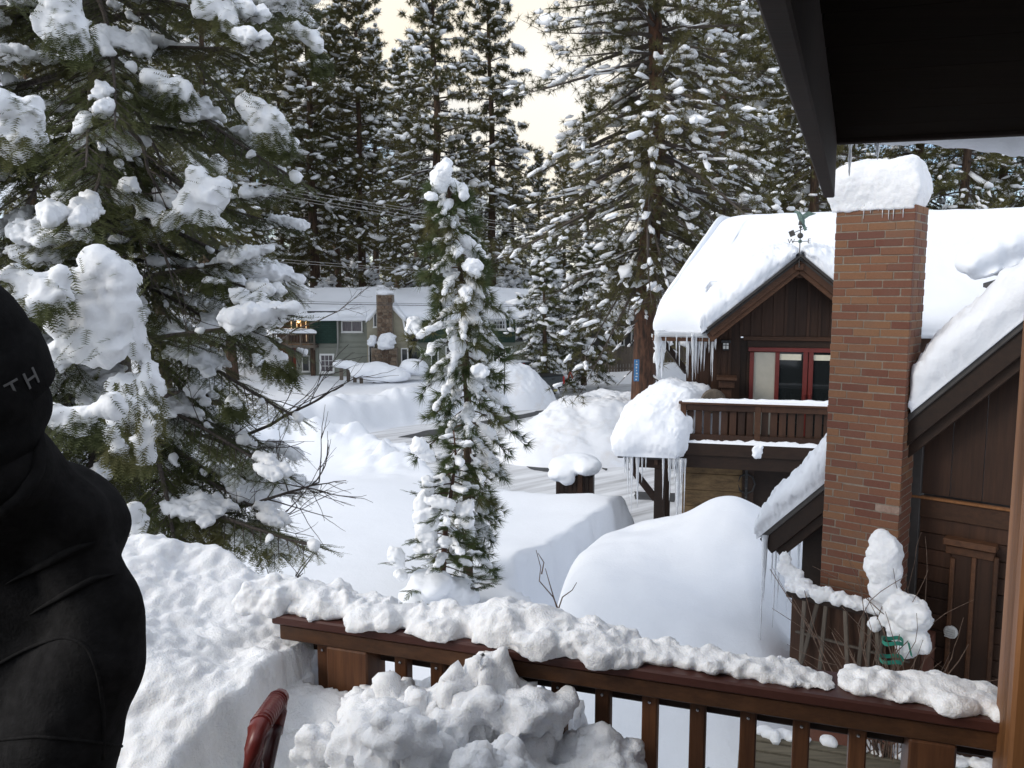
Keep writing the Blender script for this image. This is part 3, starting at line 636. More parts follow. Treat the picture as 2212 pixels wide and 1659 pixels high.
# reflection-free clutter on the balcony: wooden planter lid and barrel head
pl = thing('planter_box', 'flared brown wooden box standing at the left end of the balcony', 'box', CF.pt(CF.px(1575, 850, -1)[0], -1, zdeck))
CF.pbox('lid', M['trim_wood'], pl, 1548, 816, 1592, 822, -1.3, -.7); CF.pbox('side_board', M['wall_wood'], pl, 1553, 822, 1587, 838, -1.25, -.78); CF.pbox('side_board', M['wall_wood'], pl, 1558, 838, 1580, 880, -1.2, -.85)
bc = CF.px(1541, 868, -.4); V, Fc = lathe([(.0, -.2), (.24, -.2), (.27, 0), (.24, .2), (.0, .2)], CF.pt(bc[0], -.5, bc[1]), 20, CF.n)
tag(part('barrel', V, Fc, M['grey_wood'], None, False), 'end of a grey wooden barrel behind the balcony railing', 'barrel')
# ------------------------------------------------------------------ side porch with the deep snow
sp = thing('side_porch', 'open timber porch roof on a braced post left of the balcony', 'porch', CF.pt(CF.px(1420, 1050, .1)[0], .1, 0))
q0 = CF.px(1334, 984, .35); q1 = CF.px(1470, 990, .35); zP = q0[1]
CF.bpart('roof', M['roofing'], sp, q0[0], q1[0] - .08, -2.4, .35, zP - .05, zP + .03)
CF.bpart('front_beam', M['dark_wood'], sp, q0[0] + .25, q1[0] - .08, .05, .22, zP - .26, zP - .05)
for k in range(4):
    a_ = q0[0] + .2 + k * (q1[0] - q0[0] - .4) / 3; CF.bpart('rafter', M['dark_wood'], sp, a_ - .04, a_ + .04, -2.3, .32, zP - .17, zP - .051)
pa = CF.px(1425, 1050, .13)[0]; CF.bpart('post', M['dark_wood'], sp, pa - .11, pa + .11, .02, .24, .0, zP - .26)
V, Fc = beam(CF.pt(pa - .08, .13, zP - .95), CF.pt(pa - .62, .13, zP - .28), .1, .14); part('brace', V, Fc, M['dark_wood'], sp)
CF.bpart('post', M['dark_wood'], sp, pa - .11, pa + .11, -2.2, -2.0, .0, zP - .17)
wl = CF.px(1568, 845, -1.0); bl = CF.px(1425, 850, -2.3)
roofsnow('roof_snow', 'metre deep cushion of snow on the side porch roof', CF.pt(q0[0] - .05, .42, zP + .02), CF.pt(q1[0] - .1, .38, zP + .02), CF.pt(wl[0], -1.45, zP + .02), CF.pt(q0[0] + .1, -2.5, zP + .02), 1.5, nu=90, nv=80, k=7, amp=.12, freq=1.3, bulge=.14, lip=.02, seed=9, rough=.06, tf=lambda s, t: (.62 + .38 * np.clip(t / .45, 0, 1)) * (.60 + .40 * np.clip(s / .55, 0, 1) ** .7) * (1 - .12 * s * (1 - t)) * (1 - .10 * s * t))
for k in range(34):
    s = rs.rand(); s = (.0 + .25 * rs.rand()) if k < 8 else (.72 + .3 * rs.rand() if k < 28 else s)
    icicle(sp, CF.pt(q0[0] + .1 + s * (q1[0] - q0[0]) * 1.0, .34 + rs.normal() * .02, zP - .03), .2 + rs.rand() ** 1.6 * 1.1, .017 + .014 * rs.rand(), 100 + k)
icicle(sp, CF.pt(q0[0] + .42, .34, zP), 1.15, .05, 7); icicle(sp, CF.pt(q1[0] - .05, .3, zP), 1.5, .06, 8)
# dormer with overhanging snow on the right part of the main roof
dm = thing('dormer', 'small dormer roof with icicles on the cabin roof right of the chimney', 'dormer', at(2170, 620, 14.5))
d0, d1 = at(2112, 610, 15.2), at(2330, 575, 13.5); bk2 = -CF.n * 1.6 + np.array([0, 0, .25])
V = [d0 + (.5, .1, -.1), d1 + (0, 0, -.1), d1 + bk2 + (0, 0, -.2), d0 + bk2 + (.6, 0, -.25)] ; part('roof', V + [np.array(x) - (0, 0, .08) for x in V], [np.array([[0, 1, 2, 3], [4, 7, 6, 5], [0, 4, 5, 1], [1, 5, 6, 2], [2, 6, 7, 3], [3, 7, 4, 0]])], M['roofing'], dm)
V, Fc = beam(d0 + (.55, .25, -.40), d1 + (0, .2, -.35), .3, .55); part('cheek_wall', V, Fc, M['dark_wood'], dm)
C = []; S = []
for (u, v, a, b_) in ((2092, 572, 24, 26), (2105, 560, 34, 32), (2135, 548, 44, 40), (2170, 532, 50, 46), (2210, 512, 56, 52), (2255, 492, 60, 56), (2310, 470, 64, 60), (2130, 590, 34, 12), (2175, 575, 40, 14)):
    for q in range(3): P = at(u + 10 * q, v - 10 * q, 14.9 + .5 * q); C.append(P); S.append((a * 15 / F_PX, .45, b_ * 15 / F_PX))
V, Fc = blobs(C, S, rows(np.tile(unit((.8, -.2, .35)), (len(C), 1))), 2, .15, 1.3, 3); V, Fc = remesh(V, Fc, .05, .10, 1.6, 3, smooth_it=4)
tag(part('roof_snow', V, Fc, M['snow'], None, True), 'overhanging tongue of snow on the dormer right of the chimney', 'snow')
for k in range(16): s = rs.rand() * .6; icicle(dm, d0 * (1 - s) + d1 * s + np.array([0, -.03, -.05]), .25 + .5 * rs.rand(), .02 + .015 * rs.rand(), 300 + k)
# ------------------------------------------------------------------ weather vane
wp = onp(1727, 552, CF.pt(0, BO + .05, 0), CF.n); vs = 17.3 / F_PX
vane = thing('weather_vane', 'verdigris bird weather vane with W and E letters on the gable peak', 'weather vane', wp)
V, Fc = tube([wp + (0, 0, -.25), wp + (0, 0, .62)], .011, 6); part('rod', V, Fc, M['dark_bronze'], vane)
def ball(z, r, mat='dark_bronze'): V, Fc = blobs([wp + (0, 0, z)], [(r,) * 3], None, 2, 0); return part('ball', V, Fc, M[mat], vane, True)
zz = lambda v: (552 - v) * vs
ball(zz(510), .062); ball(zz(492), .032); ball(zz(522), .042, 'verdigris')
ex = CF.e; V, Fc = tube([wp + ex * -.16 + (0, 0, zz(522)), wp + ex * .16 + (0, 0, zz(522))], .008, 6); part('cross_arm', V, Fc, M['dark_bronze'], vane)
V, Fc = tube([wp + CF.n * -.2 + (0, 0, zz(522)), wp + CF.n * .2 + (0, 0, zz(522))], .009, 6); part('cross_arm', V, Fc, M['dark_bronze'], vane)
def letter(ch, P, size, mat, parent, exx, name='letter', depth=.012, up=(0, 0, 1)):
    cu = bpy.data.curves.new('t', 'FONT'); cu.body = ch; cu.size = size; cu.extrude = depth; cu.align_x = 'CENTER'; cu.align_y = 'CENTER'; ob = bpy.data.objects.new('t', cu); COL.objects.link(ob)
    dg = bpy.context.evaluated_depsgraph_get(); dg.update(); me = bpy.data.meshes.new_from_object(ob.evaluated_get(dg)); bpy.data.objects.remove(ob)
    exx = unit(exx); up = unit(np.asarray(up) - exx * (np.asarray(up) @ exx)); nn = np.cross(exx, up); me.transform(Matrix(np.r_[np.c_[exx, up, nn, np.asarray(P)], [[0, 0, 0, 1]]].tolist())); me.materials.clear(); me.materials.append(mat); me.name = name
    return link(name, me, parent)
letter('W', wp + ex * -.175 + (0, 0, zz(522)), .14, M['dark_bronze'], vane, ex); letter('E', wp + ex * .18 + (0, 0, zz(522)), .14, M['dark_bronze'], vane, ex)
ad = unit(ex + np.array([0, 0, .42])); ac = wp + (0, 0, zz(498)); V, Fc = tube([ac - ad * .17, ac + ad * .14], .009, 6); part('arrow_shaft', V, Fc, M['dark_bronze'], vane)
V, Fc = cbox(ac - ad * .18, ad, np.cross(ad, CF.n), CF.n, .055, .06, .006, .002); part('arrow_tail', V, Fc, M['dark_bronze'], vane)
# eagle: body, head, tail, two raised wings
b0 = wp + (0, 0, zz(487))
def seg(Ps, Rs, name, mat='verdigris', sides=10): V, Fc = tube(Ps, Rs, sides); return part(name, V, Fc, M[mat], vane, True)
seg([b0 + ex * .06 + (0, 0, -.04), b0 + ex * .035 + (0, 0, .06), b0 + (0, 0, .15), b0 - ex * .04 + (0, 0, .22), b0 - ex * .085 + (0, 0, .265), b0 - ex * .12 + (0, 0, .262), b0 - ex * .15 + (0, 0, .25)], [.02, .05, .062, .045, .026, .024, .004], 'body')
V, Fc = cbox(b0 + ex * .075 + (0, 0, -.05), unit(ex * .45 + np.array([0, 0, -1])), CF.n, np.cross(CF.n, unit(ex * .45 + np.array([0, 0, -1]))), .075, .012, .03, .004); part('tail', V, Fc, M['verdigris'], vane)
def wing(root, tip, mid, off):
    r_, m_, t_ = (b0 + np.asarray(x) for x in (root, mid, tip)); lowr = r_ + (0, 0, -.12) + ex * .02; lowm = m_ + ex * .03 + (0, 0, -.10)
    A = np.array([r_, m_, t_, lowm, lowr]); B = A + CF.n * .014; V = np.concatenate([A, B]) + CF.n * off
    part('wing', V, [np.array([[0, 1, 2, 3, 4], [9, 8, 7, 6, 5]]), np.array([[k, (k + 1) % 5, (k + 1) % 5 + 5, k + 5] for k in range(5)])], M['verdigris'], vane)
wing(tuple(ex * .0 + (0, 0, .19)), tuple(ex * .30 + (0, 0, .215)), tuple(ex * .13 + (0, 0, .27)), .02); wing(tuple(-ex * .02 + (0, 0, .19)), tuple(-ex * .055 + (0, 0, .37)), tuple(-ex * .03 + (0, 0, .30)), -.05)
seg([b0 + (0, 0, -.005), b0 + ex * .0 + (0, 0, .08)], [.05, .035], 'perch', 'dark_bronze')
# ------------------------------------------------------------------ near wing: brick chimney and gable wall
NF = Frame(at(1792, 800, 7.0), 40)        # front face of the chimney
CWD, CDP = .613, .40
ztop = 7.0; zbase = 3.66
chim = thing('brick_chimney', 'tall red brick chimney with mixed brown bricks and a snow cap', 'chimney', NF.pt(.3, -.2, zbase))
core = NF.bpart('mortar_core', M['mortar'], chim, .001, CWD + .0, -CDP + .001, -.000, zbase - .25, ztop - .02, .002)
CH = .0665; nrow = int(round((ztop - zbase) / CH)); BL, BWD, J = .207, .098, .008
rs = np.random.RandomState(11)
_bm = {}
def brick_mesh(l, dpt, key, mat):
    k = (round(l, 3), round(dpt, 3), key, mat)
    if k not in _bm:
        V, Fc = cbox((0, 0, 0), (1, 0, 0), (0, 1, 0), (0, 0, 1), l / 2, dpt / 2, (CH - J) / 2, .004); _bm[k] = mesh('brick', V, Fc, M[mat])
    return _bm[k]
faceRot = Matrix.Rotation(R(-40), 4, 'Z'); sideRot = Matrix.Rotation(R(50), 4, 'Z')
left_mb = MB()
def put_brick(l, d_, a, o, z, side, mat='brick'):
    me = brick_mesh(l, d_, int(rs.randint(3)), mat); ob = link('brick', me, chim)
    P = NF.pt(a, o, z) + rs.normal(size=3) * .0012
    ob.matrix_basis = Matrix.Translation(Vector(P)) @ (faceRot if not side else sideRot) @ Matrix.Rotation(rs.normal() * .006, 4, 'Y')
    return ob
rowset = []
for r_ in range(nrow):
    z = zbase + CH * (r_ + .5)
    a = -(.105 if r_ % 2 else .0) - (.03 * ((r_ * 7) % 3)); 
    while a < CWD - .004:
        a0 = max(a, 0.); a1 = min(a + BL, CWD + .004)
        if CWD - a1 < .052: a1 = CWD + .004
        if a1 - a0 > .035:
            wh = (a0 > CWD - .22 and .12 < r_ / nrow < .38 and rs.rand() < .4)
            put_brick(round(a1 - a0, 2), .06, (a0 + a1) / 2, -.026, z, False, 'brick_white' if wh else 'brick')
        a += BL + J
    o = -.06 if not r_ % 2 else -.06 - .0
    for (o0, o1) in (((-.062, -.225), (-.235, -CDP)) if r_ % 2 else ((-.062, -.16), (-.17, -.33))):
        V, Fc = NF.box(CWD - .06, CWD + .004, o0, o1, z - (CH - J) / 2, z + (CH - J) / 2, .004)
        if r_ / nrow > .30 : put_brick(round(abs(o1 - o0), 2), .06, CWD - .0265, (o0 + o1) / 2, z, True)
        else: left_mb.add(V, Fc)
    for (o0, o1) in ((-.0, -.2), (-.21, -CDP)):
        V, Fc = NF.box(-.004, .05, o0 - .06 if o0 == 0 else o0, o1, z - (CH - J) / 2, z + (CH - J) / 2, .004); left_mb.add(V, Fc)
    V, Fc = NF.box(0, .3, -CDP - .004, -CDP + .05, z - (CH - J) / 2, z + (CH - J) / 2, .004); left_mb.add(V, Fc); V, Fc = NF.box(.31, CWD, -CDP - .004, -CDP + .05, z - (CH - J) / 2, z + (CH - J) / 2, .004); left_mb.add(V, Fc)
left_mb.part('brickwork', M['brick'], chim, kind='stuff')
# corbelled shoulders and wide base
for k in range(4):
    ww = .03 + .05 * k; V, Fc = NF.box(-ww, CWD + ww, -CDP, .01 + .012 * k, zbase - CH * (k + 1) + .003, zbase - CH * k - .004, .006)
    part('corbel_course', V, Fc, M['brick'], chim)
NF.bpart('base', M['brick'], chim, -.22, CWD + .25, -CDP, .05, 1.6, zbase - CH * 4 - .003)
V, Fc = NF.box(.02, CWD - .02, -CDP + .02, -.02, ztop - .03, ztop + .02, .01); part('crown', V, Fc, M['mortar'], chim)
# chimney snow cap
cs = []; ss = []
cap_c = NF.pt(CWD / 2 - .005, -CDP / 2, ztop)
V, Fc = pad(NF.pt(-.03, .025, ztop - .02), NF.pt(CWD - .015, .005, ztop - .02), NF.pt(CWD - .015, -CDP + .02, ztop - .02), NF.pt(-.025, -CDP + .02, ztop - .02), .40, 60, 50, 12, .05, 2.4, bulge=.04, lip=.02, seed=2, tf=lambda s, t: .93 + .10 * s - .10 * np.abs(t - .5))
V, Fc = remesh(V, Fc, .012, .03, 4.5, 3, smooth_it=3, fine=.004)
tag(part('chimney_snow_cap', V, Fc, M['snow_near'], None, True), 'block of snow sitting on the brick chimney top', 'snow')
for k in range(7): icicle(chim, NF.pt(.22 + .05 * k + rs.normal() * .01, .012, ztop - .02), .06 + .1 * rs.rand(), .004, 400 + k)
# gable wing
wing_ = thing('gable_wing', 'dark brown gable wing of the near house with door panel behind the brick chimney', 'house', NF.pt(1, -.5, 1.7))
WOF = -.42; BOF = -.13
tipT = NF.px(1648, 1152, BOF); rT = NF.px(2212, 690, BOF); sl = (rT[1] - tipT[1]) / (rT[0] - tipT[0])
def wz(a): return tipT[1] + (a - tipT[0]) * sl
aC = NF.px(1738, 1200, WOF)[0]; aE = 4.2
zbelt = NF.px(2100, 1088, WOF)[1]
body = NF.bpart('wall', M['dark_wood'], wing_, aC + .02, aE, WOF - .2, WOF - .03, 1.2, zbelt)
a = aC
while a < aE - .02:
    a1 = min(a + .24, aE) - .005; z0 = zbelt + .03
    V = [NF.pt(x, o, z) for x, zt in ((a, wz(a) - .1), (a1, wz(a1) - .1)) for o in (WOF - .03, WOF + rr.uniform(0, .006)) for z in (min(z0, zt - .05) if x < 1 else z0, max(zt, (min(z0, zt - .05) if x < 1 else z0) + .04))]
    part('plank', V, [np.array([[0, 1, 3, 2], [4, 6, 7, 5], [2, 3, 7, 6], [0, 4, 5, 1], [1, 5, 7, 3], [0, 2, 6, 4]])], M['wall_wood'], body); a += .24
zc = 1.3
while zc < zbelt - .20: NF.bpart('plank', M['wall_wood'], body, aC, aE, WOF - .03, WOF + .004, zc, zc + .135); zc += .14
NF.bpart('belt_board', M['trim_wood'], wing_, CWD - .05, aE, WOF - .0, WOF + .03, zbelt - .17, zbelt - .012); NF.bpart('belt_cap', M['post_wood'], wing_, CWD - .05, aE, WOF, WOF + .055, zbelt - .01, zbelt + .012)
NF.bpart('corner_board', M['dark_wood'], wing_, aC - .01, aC + .22, WOF - .2, WOF + .04, 1.2, wz(aC) - .12)
NF.bpart('flashing_board', M['roof_edge'], wing_, CWD - .01, CWD + .07, -CDP - .1, -CDP + .03, 1.8, wz(CWD) - .1)
# door panel with head moulding
dp = NF.pbox('door', M['wall_wood'], wing_, 2046, 1200, 2148, 1480, WOF, WOF + .05)
NF.pbox('head_moulding', M['trim_wood'], dp, 2036, 1172, 2152, 1186, WOF, WOF + .12); NF.pbox('head_board', M['trim_wood'], dp, 2042, 1186, 2148, 1204, WOF, WOF + .07)
for u in (2044, 2090, 2138): NF.pbox('stile', M['trim_wood'], dp, u, 1204, u + 10, 1480, WOF + .04, WOF + .075)
c_ = NF.px(2053, 1366, WOF + .08); V, Fc = lathe([(.0, 0), (.055, 0), (.055, .02), (.045, .035), (0, .04)], NF.pt(c_[0], WOF + .06, c_[1]), 16, NF.n); vt = part('vent', V, Fc, M['vent'], wing_)
for k in range(4): NF.bpart('louvre', M['vent'], vt, c_[0] - .04, c_[0] + .04, WOF + .10, WOF + .112, c_[1] - .035 + k * .02, c_[1] - .028 + k * .02)
NF.bpart('strap_plate', M['chrome'], wing_, NF.px(2172, 1275, WOF)[0], NF.px(2212, 1278, WOF)[0], WOF + .01, WOF + .03, NF.px(2190, 1282, WOF)[1], NF.px(2190, 1275, WOF)[1])
# roof of the wing
def rk(o, w_, h_, dz, mat, name, a0=tipT[0], a1=4.4):
    V, Fc = beam(NF.pt(a0, o, wz(a0) + dz), NF.pt(a1, o, wz(a1) + dz), w_, h_, (0, 0, 1)); return part(name, V, Fc, mat, wing_)
rk(BOF - .02, .05, .17, -.15, M['dark_wood'], 'barge_board', tipT[0] + .03); rk(BOF - .08, .05, .17, -.26, M['dark_wood'], 'barge_board', tipT[0] + .10); rk(BOF - .04, .14, .05, -.035, M['roof_edge'], 'roof_edge')
P0, P1 = NF.pt(tipT[0], BOF - .05, wz(tipT[0]) - .02), NF.pt(4.4, BOF - .05, wz(4.4) - .02); Dd = -NF.n * 5
part('roof', [P0, P1, P1 + Dd, P0 + Dd] + [p_ - np.array([0, 0, .07]) for p_ in (P0, P1, P1 + Dd, P0 + Dd)], [np.array([[0, 1, 2, 3], [4, 7, 6, 5], [0, 4, 5, 1], [1, 5, 6, 2], [2, 6, 7, 3], [3, 7, 4, 0]])], M['roofing'], wing_)
def wsnow(a0, a1, T, label, seed, tf, lft):
    P0, P1 = NF.pt(a0, BOF + .05, wz(a0)), NF.pt(a1, BOF + .05, wz(a1)); Dd = -NF.n * 4.5
    V, Fc = pad(P0 + (0, 0, .0), P1, P1 + Dd, P0 + Dd, T, 150, 80, 12, .06, 2.4, bulge=.10, lip=.01, seed=seed, tf=tf, rough=.075); tag(part('roof_snow', V, Fc, M['snow'], None, True), label, 'snow')
wsnow(CWD + .03, 4.4, .50, 'deep snow on the near gable roof right of the chimney', 5, lambda s, t: 1 + .1 * np.exp(-s * 12), 0)
wsnow(tipT[0] - .04, .10, .54, 'snow curling off the lower end of the near gable roof left of the chimney', 6, lambda s, t: .35 + .75 * s ** .7 + .10 * np.sin(s * 9), 0)
for k in range(12):
    a_ = tipT[0] + (.02 + .05 * rs.rand() if k < 7 else .05); o_ = BOF + .03 - (0 if k < 4 else rs.rand() * 1.2)
    icicle(wing_, NF.pt(a_, o_, wz(tipT[0]) - .03), (.35 + .75 * rs.rand()) if k else 1.35, .010 + .012 * rs.rand(), 500 + k)
# ------------------------------------------------------------------ trellis, lower walkway and shrub at the chimney foot
fence_ = thing('trellis_rack', 'low rack of slanted grey slats leaning on the chimney base', 'rack', NF.pt(.2, .3, 2.0))
tz1 = NF.px(1790, 1295, .2)[1]; tz0 = tz1 - .85
for (u0, u1) in ((1737, 1733), (1768, 1741), (1784, 1776), (1824, 1832), (1868, 1858), (1882, 1876), (1893, 1900), (1912, 1898)):
    a0_, a1_ = NF.px(u0, 1330, .2)[0], NF.px(u1, 1440, .2)[0]; V, Fc = beam(NF.pt(a0_, .2, tz1), NF.pt(a1_ - (a0_ - a1_) * .8, .26, tz0), .035, .022, NF.n); part('slat', V, Fc, M['grey_wood'], fence_)
NF.bpart('cross_rail', M['grey_wood'], fence_, -.12, CWD + .2, .21, .235, tz1 - .36, tz1 - .34); NF.bpart('back_board', M['wall_wood'], fence_, -.2, CWD + .25, .09, .13, tz0, tz1 - .08); NF.bpart('shelf', M['dark_wood'], fence_, -.22, CWD + .28, .06, .22, tz1 - .06, tz1 - .01)
C = []; S = []
for k in range(46):
    s = rs.rand(); s = s * .62 if k < 34 else .68 + rs.rand() * .16
    C.append(NF.pt(-.2 + s * .95, .14 + .10 * rs.rand(), tz1 + .01 + .05 * rs.rand() * (1.2 - s))); S.append((.05 + .03 * rs.rand(), .05, .035 + .03 * rs.rand()))
for k in range(10): C.append(NF.pt(-.24 + .04 * rs.normal(), .12, tz1 + .05 + .2 * rs.rand())); S.append((.05, .05, .06))
V, Fc = blobs(C, S, None, 2, .3, 2); V, Fc = remesh(V, Fc, .010, .02, 9, 3, smooth_it=1, fine=.006, ffreq=40); tag(part('ledge_snow', V, Fc, M['snow_near'], None, True), 'crumbling snow along the ledge at the chimney foot', 'snow')
wk = thing('walkway', 'weathered slatted walkway edged with snow below the deck railing', 'walkway', onz(1780, 1640, 2.6))
wa = onz(1625, 1592, 2.6); wb = onz(2060, 1660, 2.6); wdv = unit(wb - wa); wnv = np.array([-wdv[1], wdv[0], 0]) * -1
for k in range(9):
    P = wa + wnv * (.155 * k) - wdv * .1; V, Fc = beam(P, P + wdv * 3.4, .12, .04); part('slat', V, Fc, M['grey_wood_flat'], wk)
V, Fc = beam(wa - wdv * .05 + (0, 0, -.1), wa - wdv * .05 + wnv * 1.4 + (0, 0, -.1), .1, .12); part('joist', V, Fc, M['dark_wood'], wk)
C = [wa + wdv * s * 3.2 + np.array([rs.normal() * .03, .06 + rs.normal() * .03, .03]) for s in rs.rand(70)]; V, Fc = blobs(C, rs.uniform(.04, .09, (70, 3)) * (1, 1, .6), None, 2, .3, 2); V, Fc = remesh(V, Fc, .02, .04, 9, 3, smooth_it=1); tag(part('ledge_snow', V, Fc, M['snow_near'], None, True), 'snow left along the back edge of the lower walkway', 'snow')
def twig_tree(P, d, L, r, depth, rs, mb, spread=.55, droop=0., kids=3, n=6):
    d = unit(d); pts = [np.asarray(P, float)]
    for k in range(n):
        d = unit(d + rs.normal(size=3) * .10 + np.array([0, 0, -droop])); pts.append(pts[-1] + d * L / n)
    V, Fc = tube(pts, np.linspace(r, r * .45, n + 1), 5 if r > .006 else 4); mb.add(V, Fc)
    if depth > 0:
        for k in range(kids):
            i = rs.randint(2, n + 1); dd = unit(d + rs.normal(size=3) * spread); twig_tree(pts[i], dd, L * rs.uniform(.4, .7), r * .55, depth - 1, rs, mb, spread, droop, kids, n)
def shrub(name, label, base, specs, mat, seed, parent_extra=None, cat='shrub'):
    rs_ = np.random.RandomState(seed); t = thing(name, label, cat, base)
    for (d, L, r, dep, off, kids) in specs:
        mb = MB(); twig_tree(np.asarray(base) + off, d, L, r, dep, rs_, mb, kids=kids); mb.part('stem', mat, t, True)
    return t
sb = onz(1935, 1500, 2.75); sb = NF.pt(NF.px(1925, 1440, .50)[0], .50, 2.35)
rs2 = np.random.RandomState(4)
specs = [((rs2.normal() * .13, rs2.normal() * .10, 1), rs2.uniform(.8, 1.35), .008, 1, np.array([rs2.normal() * .055, rs2.normal() * .05, 0]), 3) for k in range(26)] + [((.75, -.1, .9), 1.5, .009, 0, np.array([.05, 0, .2]), 0), ((-.5, 0, 1), 1.5, .007, 0, np.array([0, 0, .2]), 0), ((.6, 0, .5), .9, .008, 1, np.array([.05, 0, .5]), 2), ((-.35, .05, 1), 1.75, .007, 0, np.array([0, 0, .2]), 0)]
shr = shrub('bare_shrub', 'leafless shrub tied with green tape and clotted with snow by the door', sb, specs, M['twig_tan'], 8)
for zz_, r_ in ((NF.px(1930, 1385, .50)[1], .080), (NF.px(1930, 1425, .50)[1], .088)):
    pts = [sb + np.array([r_ * math.cos(t_), r_ * .8 * math.sin(t_), zz_ - sb[2] + .01 * math.sin(3 * t_)]) for t_ in np.linspace(0, 2 * np.pi, 22)]
    A = np.array(pts); V = np.concatenate([A - (0, 0, .016), A + (0, 0, .016), A * 1 + (A - sb) * np.array([.02, .02, 0]) - (0, 0, .016), A + (A - sb) * np.array([.02, .02, 0]) + (0, 0, .016)]); n_ = len(A); k = np.arange(n_ - 1)
    part('tape', V, [np.concatenate([np.stack([k + 2 * n_, k + 1 + 2 * n_, k + 1 + 3 * n_, k + 3 * n_], 1), np.stack([k, k + n_, k + 1 + n_, k + 1], 1), np.stack([k + n_, k + 3 * n_, k + 1 + 3 * n_, k + 1 + n_], 1)])], M['tape'], shr)
V, Fc = beam(sb + (.10, -.05, NF.px(1940, 1385, .50)[1] - sb[2]), sb + (.13, -.05, NF.px(1940, 1415, .50)[1] - sb[2]), .03, .004); part('tape_end', V, Fc, M['tape'], shr)
pa_ = NF.pt(0, .4, 0); C = []; S = []
for (u, v, r_) in ((1905, 1170, 26), (1912, 1195, 38), (1908, 1230, 40), (1912, 1265, 36), (1925, 1285, 24), (1950, 1310, 34), (1970, 1335, 38), (1945, 1360, 28), (1890, 1350, 16), (1985, 1385, 26), (1960, 1400, 26), (1990, 1345, 18), (1920, 1340, 16)):
    P = onp(u, v, NF.pt(0, .30, 0), NF.n); C.append(P); q = r_ / F_PX * 6.7; S.append((q, q * .8, q))
V, Fc = blobs(C, S, None, 2, .25, 2.); V, Fc = remesh(V, Fc, .010, .045, 4.5, 3, smooth_it=2, fine=.005, ffreq=35); tag(part('snow_clump', V, Fc, M['snow_near'], None, True), 'tall clump of snow caught in the taped shrub', 'snow')
# ------------------------------------------------------------------ wooden bin by the drive
bb = onz(1241, 1046, 1.55); bs = bb[1] / F_PX; bn = thing('bin_enclosure', 'small dark wooden bin enclosure under a round snow cap at the yard edge', 'bin', bb)
BF = Frame(bb, 8); hw = 41 * bs
BF.bpart('box', M['dark_wood'], bn, -hw, hw, -.9, 0, .6, 1.55 + 18 * bs); BF.bpart('post', M['trim_wood'], bn, .08, .2, 0, .05, .8, 1.55 + 24 * bs)
for k in range(9): BF.bpart('plank', M['dark_wood'], bn, -hw + k * 2 * hw / 9 + .004, -hw + (k + 1) * 2 * hw / 9 - .004, 0, .02 + .006 * (k % 2), .7, 1.55 + 17 * bs)
zc_ = 1.55 + 22 * bs
C = [BF.pt(-.15, -.35, zc_ + .12), BF.pt(.2, -.3, zc_ + .15), BF.pt(.25, .02, zc_ + .14), BF.pt(-.35, -.1, zc_ + .0), BF.pt(-.18, .08, zc_ - .06), BF.pt(.05, -.5, zc_ + .18)]; S = [(.54, .5, .25), (.44, .5, .22), (.24, .22, .14), (.32, .34, .22), (.22, .12, .22), (.55, .5, .25)]
V, Fc = blobs(C, S, None, 3, .12, 1.2); V, Fc = remesh(V, Fc, .03, .03, 3, 3, smooth_it=4); tag(part('bin_snow', V, Fc, M['snow'], None, True), 'rounded snow cap drooping over the wooden bin enclosure', 'snow')
# ------------------------------------------------------------------ green gambrel house across the road
GF = Frame(np.array([0, 55., 0]), 0)
gh = thing('green_house', 'sage green house with dark green shingle panels across the road', 'house', (-6, 57, .4))
def gb(name, mat, u0, v0, u1, v1, o0, o1, par=None, b=.01): return GF.pbox(name, M[mat], par or gh, u0, v0, u1, v1, o0, o1, b)
def siding(u0, v0, u1, v1, o, mat, n):
    w_ = gb('wall', mat, u0, v0, u1, v1 + 14, o - 1.2, o - .03)
    for k in range(n):
        va = v0 + (v1 + 14 - v0) * k / n; vb = v0 + (v1 + 14 - v0) * (k + 1) / n; gb('siding_board', mat, u0, va + .25, u1, vb - .02, o - .03, o + .012 * (k % 2), w_)
    return w_
siding(678, 688, 796, 812, 0, 'sage', 11); siding(876, 738, 1140, 800, .0, 'sage', 6); siding(793, 690, 880, 800, .9, 'olive', 9)
# gable front of the centre bay
A = [GF.px(u, v, .9) for u, v in ((793, 690), (880, 738), (872, 690), (832, 652))]
V = [GF.pt(a_, o_, z_) for o_ in (.9, -.3) for a_, z_ in (A[0], (A[1][0], A[0][1]), A[3])]; part('gable', V, [np.array([[0, 1, 2], [5, 4, 3]]), np.array([[0, 3, 4, 1], [1, 4, 5, 2], [2, 5, 3, 0]])], M['olive'], gh)
def gbeam(name, mat, u0, v0, u1, v1, o, w_, h_, par=None):
    a0_, a1_ = GF.px(u0, v0, o), GF.px(u1, v1, o); V, Fc = beam(GF.pt(a0_[0], o, a0_[1]), GF.pt(a1_[0], o, a1_[1]), w_, h_, (0, 0, 1) if abs(u1 - u0) > 3 else (1, 0, 0)); return part(name, V, Fc, M[mat], par or gh)
gbeam('rake_board', 'white_paint', 796, 692, 830, 652, .98, .1, .13); gbeam('rake_board', 'white_paint', 836, 652, 871, 690, .98, .1, .13); gbeam('rake_board', 'white_paint', 871, 690, 879, 738, .98, .1, .12)
